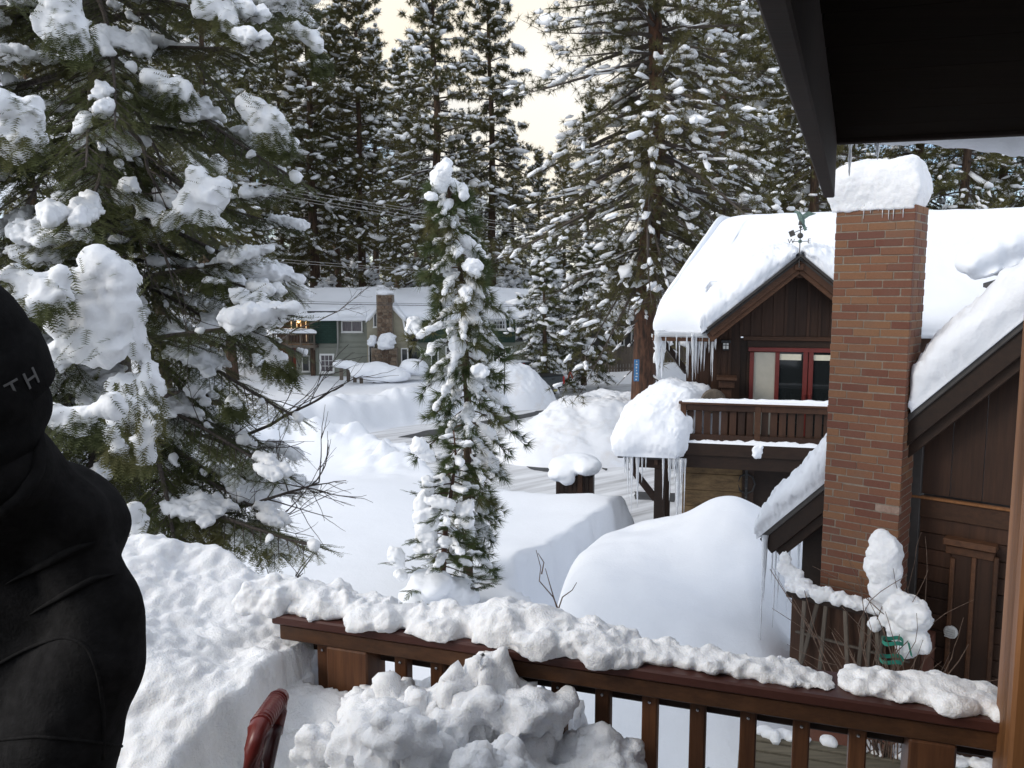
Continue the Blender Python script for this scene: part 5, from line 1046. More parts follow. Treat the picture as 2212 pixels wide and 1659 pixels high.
# (pixel column of the trunk, depth, height, variant, label)
far = [(612, 70, 27, 1, 'snowy pine behind the left end of the green house'), (640, 78, 29, 3, 'slim pine left of the thick trunk over the green house'), (676, 66, 31, 0, 'thick trunked pine rising above the green house balcony'), (736, 74, 28, 3, 'slim snowy pine left of the stone chimney'),
       (787, 68, 30.5, 1, 'tall pine directly behind the green house left of its stone chimney'), (818, 80, 27, 3, 'thin pine trunk behind the stone chimney'), (868, 86, 27, 0, 'snowy pine right of the stone chimney, deep in the forest'), (945, 62, 29.5, 2, 'broad pine right behind the young pine'),
       (1058, 70, 31.0, 3, 'tall pine with bare straight trunk and sky to its right'), (1105, 84, 20, 1, 'pine half hidden right of the bare straight trunk'), (1160, 74, 16.5, 0, 'short pine in the sky gap left of the big pine'), (1215, 80, 18, 1, 'pine behind the left limbs of the big pine'), (1270, 70, 20, 3, 'pine just left of the big pine trunk, far back'),
       (1500, 58, 30, 1, 'pine behind the left corner of the cabin roof'), (1556, 48, 30, 0, 'tall pine rising right behind the cabin roof'), (1625, 62, 27, 3, 'slim pine behind the cabin ridge'), (1690, 70, 28, 2, 'bushy pine left of the weather vane'), (1748, 46, 27, 1, 'pine above the weather vane by the eave board'), (1830, 60, 26, 0, 'pine behind the snow capped brick chimney'),
       (1960, 55, 28, 2, 'pine just right of the snow capped brick chimney'), (2060, 48, 27, 1, 'pine above the cabin roof below the eave'), (2140, 56, 27, 0, 'pine second from the right edge above the cabin roof'), (2210, 50, 28, 3, 'pine at the right edge above the cabin roof'),
       (560, 62, 26, 0, 'pine seen through the fir branches left of the green house'), (500, 52, 25, 3, 'slim trunk seen through the lower fir branches'), (440, 60, 27, 1, 'pine behind the fir near its trunk'), (455, 40, 22, 3, 'brown trunk seen between the fir limbs above the yard'), (350, 48, 26, 2, 'pine hidden behind the fir, left part'), (230, 55, 28, 0, 'pine far behind the fir trunk'), (90, 50, 28, 1, 'pine behind the left edge of the fir'),
       (905, 92, 27, 3, 'distant slim pine behind the young pine top'), (1010, 95, 21, 0, 'distant pine between the young pine and the straight trunk'), (705, 96, 26, 1, 'distant pine between the two trunks above the green house'), (760, 98, 27, 2, 'distant bushy pine above the shingle panel')]
rr = random.Random(12)
for u, Yd, h, k, lb in far:
    x = (u - CX) / F_PX * Yd; plant_tree('pine_tree', PINES[k], (x, Yd, gz(x, Yd) - .3), rr.uniform(0, 6.28), h * 1.06 / 30, lb, 'pines of the forest behind the houses')
for n_, (u, Yd) in enumerate([(600, 66), (625, 63), (655, 70), (700, 64.5), (716, 72), (752, 65), (772, 76), (806, 66), (845, 70), (880, 64), (905, 72), (925, 66), (985, 70), (1005, 65), (1030, 74), (1085, 64), (1108, 66), (1128, 70), (1148, 66), (1185, 76), (1205, 66), (1240, 70), (540, 60), (470, 62), (1440, 66), (1462, 72), (1520, 68)]):
    x = (u - CX) / F_PX * Yd; plant_tree('snowy_fir', FIRS[n_ % 2], (x, Yd, gz(x, Yd) - .2), rr.uniform(0, 6.28), rr.uniform(.6, 1.05), 'small snow covered fir in the understorey behind the green house', 'small snowy firs of the understorey')
# dark mass of the far wood, one can not count its trees
V, Fc = MB(), None
rs = np.random.RandomState(77); mbw = MB(); mbs = MB()
NP = []; ND = []; NS = []; SCn = []; SS = []
for k in range(70):
    x = rs.uniform(-75, 75); y = rs.uniform(105, 150); hh = rs.uniform(13, 21); mbw.add(*tube([(x, y, 0), (x, y, hh)], [.4, .05], 5)); m_ = 110
    t = rs.rand(m_); az = rs.uniform(0, 6.28, m_); r_ = (1 - t) * 4.0 * rs.rand(m_) ** .5; P = np.c_[x + r_ * np.cos(az), y + r_ * np.sin(az), hh * (.12 + .88 * t)]; NP.append(P); ND.append(rs.normal(size=(m_, 3))); NS.append(rs.uniform(2., 3.6, m_)); q = rs.rand(m_) < .35; SCn.append(P[q] + (0, 0, .5)); SS.append(rs.uniform(.25, .75, (q.sum(), 3)) * (1, 1, .6))
wood_ = thing('distant_wood', 'distant snowy pine wood closing the view behind the forest', 'wood', (0, 125, 0)); wood_['kind'] = 'stuff'
mbw.part('trunks', M['bark'], wood_, True, 'stuff'); V, Fc = scatter(far_tufts, np.concatenate(NP), np.concatenate(ND), np.concatenate(NS), 5); part('crowns', V, Fc, M['pine'], wood_, kind='stuff'); V, Fc = blobs(np.concatenate(SCn), np.concatenate(SS), None, 1, .4, 1.5); part('snow', V, Fc, M['snow_tree'], wood_, True, 'stuff')
# the big pine
mid_tufts = [needle_tuft(26, .30, .017, R(115), 40 + k) for k in range(4)]
big = tree_meshes('b', pine(101, 27, .25, 5.0, 270, 20, 2, mid_tufts, .38, .60, .50, -34, 25, 2, .35, 14, .75), 'bark_red', 'pine')
bx_ = (1392 - CX) / F_PX * 32.
plant_tree('big_pine_tree', big, (bx_, 32., 0.), 1.0, 1., 'big red barked pine with drooping snowy limbs right of centre')
# blue sign on its trunk
sg = at(1375, 800, 31.3); sgo = thing('trunk_sign', 'narrow blue sign with pale marks nailed upright on the big pine trunk', 'sign', sg); V, Fc = cbox(sg, (1, 0, 0), (0, 1, 0), (0, 0, 1), .10, .012, .42, .01); part('board', V, Fc, M['sign_blue'], sgo)
for k, (w_, h_, dx) in enumerate(((.03, .06, .0), (.07, .045, .0), (.05, .07, -.01), (.03, .05, .0), (.07, .05, .01), (.08, .045, 0), (.05, .05, -.01))): V, Fc = cbox(sg + (dx, -.014, .34 - .115 * k), (1, 0, 0), (0, 1, 0), (0, 0, 1), w_ / 2, .004, h_ / 2, .002); part('pale_mark', V, Fc, M['vent'], sgo)
# dark conifer before the right end of the green house
plant_tree('dark_conifer', tree_meshes('d', pine(120, 8.6, .10, 2.1, 84, 12, 3, [needle_tuft(12, .22, .03, R(75), 70 + k) for k in range(3)], .22, .95, .15, -25, 20, 1, .15, 2, .3), 'bark', 'fir'), ((1177 - CX) / F_PX * 49.5, 49.5, .3), .4, 1., 'dark conifer beside the right end of the green house')
plant_tree('dark_conifer', tree_meshes('d', pine(123, 8.6, .10, 2.3, 84, 12, 3, [needle_tuft(12, .22, .03, R(75), 70 + k) for k in range(3)], .22, .95, .15, -25, 20, 1, .15, 2, .3), 'bark', 'fir'), ((1262 - CX) / F_PX * 52, 52., .3), 2., 1., 'dark conifer in front of the grey house')
# ------------------------------------------------------------------ young pine in the yard
def hang_pads(specs, vox, seed, amp=.03, freq=7):
    C = []; S = []; D = []
    for (P, d, l, w_, hh) in specs: C.append(P); S.append((l, w_, hh)); D.append(d)
    V, Fc = blobs(C, S, rows(np.array(D)), 2, .45, 1.8, seed); return remesh(V, Fc, vox, amp, freq, 3, smooth_it=1, seed=seed, fine=.010, ffreq=22)
YP = 12.6
def tw(u, v, Y=YP): return at(u, v, Y)
yp = thing('young_pine', 'slender young pine bowed under heavy snow in the middle of the yard', 'tree', (tw(1245, 1200)[0], YP, 1.6))
spine = np.array([tw(1247, 1230), tw(1250, 1050), tw(1248, 900), tw(1236, 760), tw(1222, 640), tw(1205, 520), tw(1180, 430), tw(1165, 372)])
spine = np.array([tw(u, v) for u, v in ((1012, 1290), (1010, 1180), (1008, 1060), (1012, 900), (1005, 760), (1000, 650), (990, 540), (972, 440), (965, 375))])
V, Fc = tube(spine, np.linspace(.085, .018, len(spine)), 9); part('trunk', V, Fc, M['bark'], yp, True)
rs = np.random.RandomState(31); mb = MB(); NP, ND, NS = [], [], []; pads = []
def on_spine(v): vv = np.array([1290, 1180, 1060, 900, 760, 650, 540, 440, 375.]); i = np.interp(-v, -vv, np.arange(len(vv))); k = min(int(i), len(vv) - 2); f = i - k; return spine[k] * (1 - f) + spine[k + 1] * f
mpx = YP / F_PX
for k in range(112):
    t = (k + rs.rand()) / 112; v = 1190 - (1190 - 385) * t; c = on_spine(v); L = np.interp(v, [375, 430, 520, 640, 720, 900, 1000, 1190], [20, 48, 72, 88, 112, 112, 80, 60]) * mpx * rs.uniform(.6, 1.12); az = k * 2.4 + rs.normal() * .3; dz = np.interp(t, [0, 1], [-.42, -.20]) + rs.normal() * .15; d = unit((math.cos(az), math.sin(az), dz)); s = np.linspace(0, 1, 6); bp = c + d * (L * s)[:, None]; bp[:, 2] += .12 * L * s - .45 * L * s ** 2
    V, Fc = tube(bp, np.linspace(.014, .004, 6), 5, False); mb.add(V, Fc); side = unit(np.cross(d, (0, 0, 1)))
    for q in range(15):
        ss = rs.uniform(.35, 1.); P = np.array([np.interp(ss, s, bp[:, j]) for j in range(3)]); dd = unit(d * rs.uniform(.5, 1) + side * rs.normal() * .5 + np.array([0, 0, rs.uniform(-.7, .15)])); l_ = rs.uniform(.04, .16); V, Fc = tube([P, P + dd * l_], [.004, .003], 3, False); mb.add(V, Fc); NP.append(P + dd * l_); ND.append(dd); NS.append(rs.uniform(.8, 1.15))
    if rs.rand() < .93:
        k_ = rs.uniform(.75, 1.45) * np.interp(v, [375, 600, 1190], [.8, 1., 1.]); s0 = rs.uniform(.2, .5); s1 = rs.uniform(.7, 1.04)
        for ss in np.linspace(s0, s1, 6):
            P = np.array([np.interp(ss, s, bp[:, j]) for j in range(3)]); e_ = 1 - .45 * abs(2 * (ss - s0) / (s1 - s0) - 1) ** 2; pads.append((P + np.array([rs.normal() * .012, rs.normal() * .012, .035]), unit(d + np.array([0, 0, -.7 * ss])), .085 * k_ * rs.uniform(.8, 1.2), .070 * k_ * e_ * rs.uniform(.7, 1.2), .058 * k_ * e_ * rs.uniform(.7, 1.3)))
mb.part('branches', M['bark'], yp, kind='stuff'); V, Fc = scatter([needle_tuft(26, .21, .009, R(58), 80 + k) for k in range(4)], NP, ND, NS, 4); part('crown', V, Fc, M['sapling'], yp, kind='stuff')
for (u, v, a, b_) in ((953, 388, 26, 34), (958, 370, 20, 22), (966, 352, 12, 14), (1000, 412, 14, 24), (930, 426, 18, 10), (1022, 575, 24, 20), (1034, 650, 14, 30), (895, 705, 24, 24), (985, 745, 18, 22), (1038, 800, 22, 18), (985, 850, 10, 30)):
    P = tw(u, v, YP - rs.uniform(.1, .5)); pads.append((P, (1, 0, 0), a * mpx * .85, min(a, b_) * mpx * .8, b_ * mpx * .85))
V, Fc = hang_pads(pads, .018, 3, .07, 6); part('snow', V, Fc, M['snow_tree'], yp, True, 'stuff')
# ------------------------------------------------------------------ cedar in front of it
YC = 11.3; cm = YC / F_PX
cd = thing('young_cedar', 'small green cedar in front of the young pine, snow heaped at its foot', 'tree', tw(975, 1290, YC))
sp_ = np.array([tw(u, v, YC) for u, v in ((958, 1320), (956, 1240), (962, 1150), (975, 1060), (985, 990), (980, 930))]); vv_ = np.array([1320, 1240, 1150, 1060, 990, 930.])
V, Fc = tube(sp_, np.linspace(.055, .008, 6), 8); part('trunk', V, Fc, M['bark_red'], cd, True)
mb = MB(); NP, ND, NS = [], [], []; pads = []
for k in range(60):
    t = (k + rs.rand()) / 60; v = 1285 - 345 * t; c = np.array([np.interp(-v, -vv_, sp_[:, j]) for j in range(3)]); L = np.interp(v, [930, 1000, 1100, 1200, 1290], [25, 66, 95, 128, 120]) * cm * rs.uniform(.6, 1.15); az = k * 2.4 + rs.normal() * .4; d = unit((math.cos(az), math.sin(az), rs.uniform(-.25, .25))); s = np.linspace(0, 1, 6); bp = c + d * (L * s)[:, None]; bp[:, 2] += -.35 * L * s ** 1.5 + .22 * L * s ** 4
    V, Fc = tube(bp, np.linspace(.010, .003, 6), 4, False); mb.add(V, Fc); side = unit(np.cross(d, (0, 0, 1)))
    for q in range(15):
        ss = rs.uniform(.25, 1.); P = np.array([np.interp(ss, s, bp[:, j]) for j in range(3)]); NP.append(P); ND.append(unit(d + side * rs.normal() * .7 + np.array([0, 0, rs.uniform(-.3, .3)]))); NS.append(rs.uniform(.6, 1.1))
    if rs.rand() < .45:
        for ss in np.linspace(rs.uniform(.2, .5), rs.uniform(.6, .95), 4): P = np.array([np.interp(ss, s, bp[:, j]) for j in range(3)]); pads.append((P + (0, 0, .03), unit(d + np.array([0, 0, -.4])), .07 * rs.uniform(.6, 1.2), .055 * rs.uniform(.7, 1.2), .042))
mb.part('branches', M['bark'], cd, kind='stuff'); V, Fc = scatter([cedar_spray(k) for k in range(4)], NP, ND, NS, 6, False); part('crown', V, Fc, M['cedar'], cd, kind='stuff')
for (u, v, a, b_) in ((905, 965, 18, 18), (925, 985, 18, 14), (925, 1045, 14, 24), (912, 1085, 16, 30), (922, 1120, 24, 30), (918, 1155, 22, 26), (912, 1185, 16, 18), (855, 1205, 16, 28), (866, 1240, 14, 14), (950, 1085, 30, 14), (1000, 1100, 24, 16), (1010, 1120, 14, 22), (960, 1170, 12, 14)):
    pads.append((tw(u, v, YC - rs.uniform(.15, .32)), (1, 0, rs.normal() * .4), a * cm * 1.15, min(a, b_) * cm * .9, b_ * cm * 1.0))
V, Fc = hang_pads(pads, .017, 5, .06, 6); part('snow', V, Fc, M['snow_tree'], cd, True, 'stuff')
C = [tw(930, 1262, YC - .3), tw(900, 1285, YC - .3), tw(985, 1275, YC - .1), tw(945, 1300, YC - .2), tw(1010, 1290, YC)]; V, Fc = blobs(C, [(.32, .4, .16), (.25, .35, .12), (.28, .35, .16), (.5, .5, .2), (.2, .3, .1)], None, 3, .2, 1.5); V, Fc = remesh(V, Fc, .025, .05, 3.5, 3, smooth_it=3); tag(part('snow_heap', V, Fc, M['snow'], None, True), 'snow heaped round the foot of the small cedar', 'snow')
# ------------------------------------------------------------------ the big fir at the left
fx = at(222, 520, 6.3); fir = thing('fir_tree', 'big white fir at the left with limbs sagging under thick snow', 'tree', (fx[0], fx[1], 1.5))
V, Fc = tube([(fx[0] + .02, fx[1], .8), (fx[0], fx[1], 4), (fx[0] - .03, fx[1], 7), (fx[0], fx[1] + .05, 11), (fx[0], fx[1], 15)], [.22, .19, .15, .10, .02], 16); part('trunk', V, Fc, M['bark_grey'], fir, True)
sprigs = [fir_sprig(k) for k in range(5)]
def limb(seed, L, sag):
    rs = np.random.RandomState(seed); s = np.linspace(0, 1, 9); wig = rs.normal() * .12
    bp = np.c_[L * s * (1 - .12 * sag * s), wig * L * s ** 2, -sag * L * s ** 1.7 + .10 * L * s ** 4]; mb = MB(); V, Fc = tube(bp, np.linspace(.026, .005, 9), 6, False); mb.add(V, Fc); NP, ND, NS = [], [], []; pads = []
    n2 = int(L / .046)
    for k in range(n2):
        ss = .16 + .84 * (k + rs.rand()) / n2; P = np.array([np.interp(ss, s, bp[:, j]) for j in range(3)]); tan = unit(np.array([np.interp(min(ss + .05, 1), s, bp[:, j]) for j in range(3)]) - np.array([np.interp(ss - .05, s, bp[:, j]) for j in range(3)])); sd = unit(np.cross((0, 0, 1), tan)) * (1 if k % 2 else -1); l2 = (.10 + .42 * L / 2.2 * (1 - ss) ** .7 * min(1, ss * 2.5)) * rs.uniform(.65, 1.2); d2 = unit(tan * .75 + sd * rs.uniform(.6, 1.) + np.array([0, 0, rs.uniform(-.45, .02)])); q_ = np.array([P, P + d2 * l2 * .5 + (0, 0, -.02 * l2), P + d2 * l2 + (0, 0, -.16 * l2)]); V, Fc = tube(q_, [.006, .004, .002], 4, False); mb.add(V, Fc); s2 = unit(np.cross((0, 0, 1), d2)); n3 = max(2, int(l2 / .022))
        for j in range(n3):
            f = (j + rs.rand()) / n3; NP.append(P + d2 * l2 * f + np.array([0, 0, -.12 * l2 * f * f])); ND.append(unit(d2 * .9 + s2 * (1 if j % 2 else -1) * rs.uniform(.3, 1.1) + np.array([0, 0, rs.uniform(-.5, .1)]))); NS.append(rs.uniform(.7, 1.2))
        NP.append(q_[-1]); ND.append(d2); NS.append(1.)
        if rs.rand() < .13: f = rs.uniform(.2, .9); k_ = rs.uniform(.5, 1.3); pads.append((P + d2 * l2 * f + (0, 0, .025), unit(d2 + np.array([0, 0, -.15])), .07 * k_, .05 * k_, .03 * k_))
    for q in range(rs.randint(0, 3)):
        ss = rs.uniform(.25, 1.); P = np.array([np.interp(ss, s, bp[:, j]) for j in range(3)]); tan = unit(np.array([np.interp(min(ss + .1, 1), s, bp[:, j]) for j in range(3)]) - np.array([np.interp(ss - .1, s, bp[:, j]) for j in range(3)])); k_ = rs.uniform(.5, 1.3)
        for e in range(6): pads.append((P + tan * rs.normal() * .10 + np.array([0, rs.normal() * .09 * k_, .03]), tan, .12 * k_ * rs.uniform(.5, 1.2), .09 * k_ * rs.uniform(.5, 1.2), .045 * k_ * rs.uniform(.6, 1.4)))
    nv = scatter(sprigs, NP, ND, NS, seed, False); sv = hang_pads(pads, .0135, seed, .045, 13)
    return mesh('limb', *mb.get(), M['twig']), mesh('needles', *nv, M['fir']), mesh('snow', *sv, M['snow_tree'], True)
LL = (2.3, 2.0, 2.5, 1.7, 2.1, 1.5)
LIMBS = [limb(200 + k, L, sg) for k, (L, sg) in enumerate(((2.3, .30), (2.0, .42), (2.5, .50), (1.7, .36), (2.1, .62), (1.5, .25)))]
rs = np.random.RandomState(91)
def add_limb(k, P, az, tilt, sc):
    tipx = lambda q: (P[0] + LL[k] * q * math.cos(az), P[1] + LL[k] * q * math.sin(az))
    while sc > .3 and (lambda t: t[1] < 1 or t[0] / t[1] * F_PX + CX > 690)(tipx(sc)): sc *= .94
    a, b_, c_ = LIMBS[k]; o = link('limb', a, fir); o.location = (0, 0, 0); mw = Matrix.Translation(Vector(P)) @ Matrix.Rotation(az, 4, 'Z') @ Matrix.Rotation(-tilt, 4, 'Y') @ Matrix.Diagonal((sc, sc, sc, 1)); o.matrix_basis = mw
    for nm, me in (('needles', b_), ('snow', c_)): q = bpy.data.objects.new(nm, me); COL.objects.link(q); q.parent = o; q['kind'] = 'stuff'
    return o
zz = 3.7; i = 0
while zz < 9.6:
    for q in range(5):
        az = i * 2.399 + rs.normal() * .25
        # leave out limbs that would only point away from the view
        if math.sin(az) < .45 or rs.rand() < .35: add_limb(rs.randint(6), (fx[0], fx[1], zz + rs.normal() * .06), az, rs.normal() * .12 - (.10 if zz > 7.5 else .24), rs.uniform(.85, 1.1))
        i += 1
    zz += .23
# hand placed limbs reaching to the right, as in the photograph
for (u0, v0, Y0, u1, v1, k, sc) in ((240, 120, 6.2, 690, 130, 0, 1.0), (240, 40, 6.2, 700, 20, 5, 1.4), (230, 230, 6.2, 610, 310, 1, .95), (230, 330, 6.1, 500, 470, 4, .9), (230, 560, 6.2, 640, 640, 0, .95), (235, 600, 6., 650, 800, 2, .95), (240, 700, 5.9, 640, 900, 1, 1.05), (240, 850, 5.9, 650, 1010, 0, 1.0), (245, 960, 5.9, 660, 1120, 0, 1.0), (245, 1010, 5.7, 600, 1180, 3, 1.15), (240, 900, 5.8, 560, 1090, 5, 1.15), (245, 1080, 5.8, 640, 1170, 1, .9), (240, 620, 5.5, 560, 560, 5, 1.15), (240, 480, 5.6, 600, 420, 3, 1.), (240, 760, 5.6, 600, 700, 5, 1.2)):
    A = at(u0, v0, Y0); B = at(u1, v1, Y0 - rs.uniform(.0, .9)); d = B - A; Lh = math.hypot(d[0], d[1]); base = (2.3, 2.0, 2.5, 1.7, 2.1, 1.5)[k]; sag = (.30, .42, .50, .36, .62, .25)[k]; tilt = math.atan2(d[2], Lh) + math.atan(sag * .75); add_limb(k, A, math.atan2(d[1], d[0]), tilt, np.linalg.norm(d) / base / .95)
for k, v in enumerate((30, 90, 150, 210, 270, 340, 400, 470, 540, 600, 660)):
    A = at(225, v, 6.2); add_limb((0, 3, 5, 1)[k % 4], A, R((-118, -72, -95, -60, -105)[k % 5]), rs.normal() * .08, rs.uniform(.6, .8))
# large snow masses on the limbs, with needle sprigs poking out along their lower edges
POKE = ([], [], [])
def poke(V, seed, Y):
    rs_ = np.random.RandomState(seed + 500); c = V.mean(0); lo_, hi_ = V[:, 2].min(), V[:, 2].max(); n = int(90 + 260 * min(1, (hi_ - lo_) / .9)); i = rs_.randint(0, len(V), n * 4); t = (V[i, 2] - lo_) / (hi_ - lo_ + 1e-6); i = i[rs_.rand(len(i)) < np.where(t < .35, .75, .10)][:n]
    d = V[i] - c; d[:, 1] -= .05; d /= np.linalg.norm(d, axis=1)[:, None] + 1e-9; d = d + np.array([0, -.15, -.7]) + rs_.normal(size=d.shape) * .35; POKE[0].append(V[i] - d * .03); POKE[1].append(d); POKE[2].append(rs_.uniform(.7, 1.2, len(i)) * (.75 + .05 * Y))
def mass(label, items, Y, vox=.016, amp=.05, freq=6, seed=0, depth=.75):
    C = []; S = []; D = []
    for it in items:
        u, v, a, b_ = it[:4]; an = it[4] if len(it) > 4 else 0; dy = it[5] if len(it) > 5 else 0; q = Y / F_PX; C.append(at(u, v, Y + dy)); S.append((a * q, min(a, b_) * q * depth * 1.2, b_ * q)); D.append((math.cos(R(an)), 0, -math.sin(R(an))))
    V, Fc = blobs(C, S, rows(np.array(D)), 3, .5, 1.7, seed); V, Fc = remesh(V, Fc, vox, amp * 1.3, freq * .8, 4, smooth_it=3, seed=seed, fine=.016, ffreq=15); poke(V, seed, Y); return tag(part('snow_clump', V, Fc, M['snow_tree'], None, True), label, 'snow', 'snow clumps on the fir')
mass('snow clump at the top of the fir near the left edge', [(130, 15, 40, 40), (115, 55, 40, 30), (150, 60, 42, 42), (160, 90, 30, 30), (135, 75, 40, 30)], 4.8, seed=1)
mass('greyish rounded snow clump at the left edge above the beanie', [(15, 250, 50, 50), (55, 260, 40, 45), (30, 300, 50, 40), (80, 295, 25, 30), (10, 315, 40, 25)], 4.2, seed=2)
mass('flat snow clump on the fir right of the dark bough', [(350, 175, 30, 14, 20), (380, 195, 34, 24), (375, 210, 26, 16), (325, 165, 12, 8)], 5.2, seed=3)
mass('long smooth snow slab on the dark upper right bough of the fir', [(545, 235, 30, 22, 35), (575, 265, 45, 32, 35), (600, 300, 32, 26, 60), (530, 220, 16, 16)], 5.3, .014, .03, 4, seed=4)
mass('snow pad on the outermost upper right bough of the fir', [(640, 62, 24, 16, 15), (665, 75, 26, 18, 25), (685, 100, 14, 16, 50), (690, 140, 10, 20, 70)], 5.6, seed=5)
mass('star shaped snow clump on the fir in line with the wires', [(425, 385, 20, 24), (430, 420, 40, 34), (460, 430, 34, 34), (400, 455, 34, 26), (440, 470, 40, 20), (480, 415, 20, 30), (478, 480, 30, 14, 35), (365, 480, 22, 22)], 5.0, seed=6)
mass('snow clump hanging at the top edge of the fir', [(470, 5, 40, 24), (490, 40, 26, 34), (505, 65, 12, 24), (450, 20, 26, 20)], 5.1, seed=7)
mass('small snow clump on the fir left of the trunk', [(195, 430, 28, 24), (200, 445, 22, 14), (190, 400, 14, 14)], 5.4, seed=8)
mass('snow streak along a fir limb beside the dark branch', [(235, 170, 40, 10, 45), (265, 205, 30, 14, 45), (195, 165, 30, 22), (180, 185, 26, 20)], 5.7, seed=9)
mass('broad snow shelf on the fir behind the trunk', [(300, 470, 34, 30), (330, 500, 34, 22), (280, 500, 20, 24)], 5.9, seed=10)
mass('upper left bank of snow on the fir above the beanie', [(20, 590, 50, 26), (70, 610, 50, 24), (115, 630, 40, 30), (60, 655, 40, 30), (130, 600, 34, 20)], 3.9, seed=11)
mass('huge hanging snow mass on the lower fir boughs beside the person', [(215, 570, 36, 30), (200, 620, 60, 40), (250, 600, 50, 44), (160, 650, 44, 50), (215, 690, 70, 50), (170, 720, 50, 50), (230, 740, 56, 44), (150, 755, 40, 34), (270, 660, 36, 60), (200, 770, 60, 26), (300, 740, 28, 60, 0, .15), (280, 700, 34, 60, 0, .1), (320, 830, 30, 50, 0, .1), (290, 880, 50, 44, 0, .05), (325, 920, 28, 54), (310, 970, 30, 40), (270, 830, 40, 30, 0, .1), (250, 640, 40, 40)], 4.1, .018, .055, 5.5, seed=12, depth=.6)
mass('curled snow ledge on the low fir bough by the hood', [(130, 890, 40, 16), (175, 895, 44, 18), (215, 885, 34, 16, -20), (240, 880, 22, 14), (110, 905, 26, 14), (150, 920, 40, 20), (185, 925, 30, 18)], 3.6, .013, .04, 8, seed=13)
mass('ragged snow strands under the low fir bough', [(235, 940, 22, 20, 40), (255, 965, 20, 26, 60), (270, 985, 14, 20), (220, 920, 20, 14)], 3.9, .013, .04, 9, seed=14)
mass('snow clump low on the fir above the deck snow', [(290, 1110, 20, 24), (300, 1140, 22, 24), (270, 1160, 26, 18), (250, 1175, 26, 18), (285, 1165, 26, 14)], 4.6, seed=15)
mass('pair of snow clumps on the fir tip before the green house roof', [(515, 640, 20, 18), (540, 650, 18, 16), (575, 655, 20, 12), (595, 665, 16, 14), (560, 640, 16, 10)], 5.2, .012, .03, 10, seed=16)
mass('sloping snow pad on the fir tip below the green house balcony', [(575, 745, 20, 14, 30), (600, 775, 26, 20, 40), (625, 800, 18, 14, 50), (560, 720, 16, 14)], 5.2, .012, .03, 10, seed=17)
mass('oblong snow pad on the fir between the wires and the roof', [(462, 605, 20, 9), (480, 607, 14, 9), (440, 606, 8, 8)], 5.3, .012, .02, 10, seed=18)
mass('small snow pad at a low drooping fir tip', [(500, 870, 16, 16), (510, 880, 14, 10)], 5.2, .012, .02, 10, seed=19)
V, Fc = scatter(sprigs, np.concatenate(POKE[0]), np.concatenate(POKE[1]), np.concatenate(POKE[2]), 77, False); part('needles', V, Fc, M['fir'], fir, kind='stuff')
# bare branches and twigs of the fir and of the shrubs beyond
def bough(label, pts, Y, r0, seed, cat='branch', twigs=10, name='bare_branch'):
    rs_ = np.random.RandomState(seed); P = np.array([at(u, v, Y + (p[2] if len(p) > 2 else 0)) for p in pts for u, v in [p[:2]]]); t = thing(name, label, cat, P[0]); n = 16; s = np.linspace(0, 1, n); q = np.stack([np.interp(s, np.linspace(0, 1, len(P)), P[:, k]) for k in range(3)], 1); q += np.cumsum(rs_.normal(size=(n, 3)) * .006, 0); V, Fc = tube(q, np.linspace(r0, r0 * .25, n), 7); part('stem', V, Fc, M['twig'], t, True); mb = MB()
    for k in range(twigs): i = rs_.randint(3, n); d = unit(q[min(i + 1, n - 1)] - q[i - 1] + rs_.normal(size=3) * np.array([.5, .2, .5]) * np.linalg.norm(q[1] - q[0]) * 2.5); twig_tree(q[i], d, rs_.uniform(.25, .6), r0 * .3, 1, rs_, mb, .5, 0, 3)
    if twigs: mb.part('twigs', M['twig'], t, True, 'stuff')
    return t
bough('dark bare fir limb slanting down beside the snow streak', [(190, 140), (260, 240), (300, 300), (320, 360), (350, 410)], 5.3, .022, 1, twigs=4); bough('curved bare fir limb from the trunk towards the star shaped clump', [(120, 470), (240, 490), (330, 495)], 5.4, .020, 2, twigs=3); bough('bare fir limb running down to the star shaped clump', [(230, 390), (290, 440), (330, 490), (360, 540)], 5.3, .02, 3, twigs=4)
bough('thick broken bare fir limb above the yard', [(330, 850), (385, 842)], 5.5, .035, 4, twigs=0); bough('long bare branch reaching right over the yard', [(500, 960), (560, 935), (640, 895), (690, 870), (720, 850), (742, 838)], 6.5, .016, 5, twigs=9); bough('low bare branch with fan of twigs over the yard', [(340, 1135), (450, 1120), (560, 1090), (650, 1065), (690, 1050)], 5.6, .018, 6, twigs=11); bough('lower bare branch just above the deck snow', [(400, 1190), (480, 1165), (560, 1140), (650, 1100)], 5.6, .014, 7, twigs=9)
bough('bare limb with lichen above the low branches', [(390, 930), (480, 960), (560, 1000), (640, 1040)], 5.8, .016, 8, twigs=8); bough('thin bare branch crossing the green house roof', [(610, 730, 3), (640, 712, 3), (700, 690, 3), (745, 660, 3), (780, 628, 3)], 8, .012, 9, twigs=6)
for k, (u, v, uu, vv2) in enumerate(((610, 1240, 690, 1190), (1195, 1300, 1160, 1190), (1200, 1300, 1178, 1230), (1215, 1300, 1240, 1260))):
    pass
ts = thing('twig_shrub', 'three bare twigs sticking up behind the snowy railing', 'shrub', onz(1205, 1330, 2.0)); 
for k, pts in enumerate((((1212, 1330), (1195, 1290), (1165, 1255), (1168, 1225), (1158, 1188)), ((1208, 1330), (1190, 1270), (1178, 1228)), ((1205, 1320), (1215, 1290), (1236, 1275), (1246, 1258)), ((1170, 1240), (1175, 1215), (1162, 1195)))): V, Fc = tube([at(u, v, 6.) for u, v in pts], np.linspace(.006, .0025, len(pts)), 5); part('twig', V, Fc, M['twig_tan'], ts, True)
ts = thing('twig_shrub', 'thin twigs rising from the snow left of the railing', 'shrub', onz(620, 1260, 2.2))
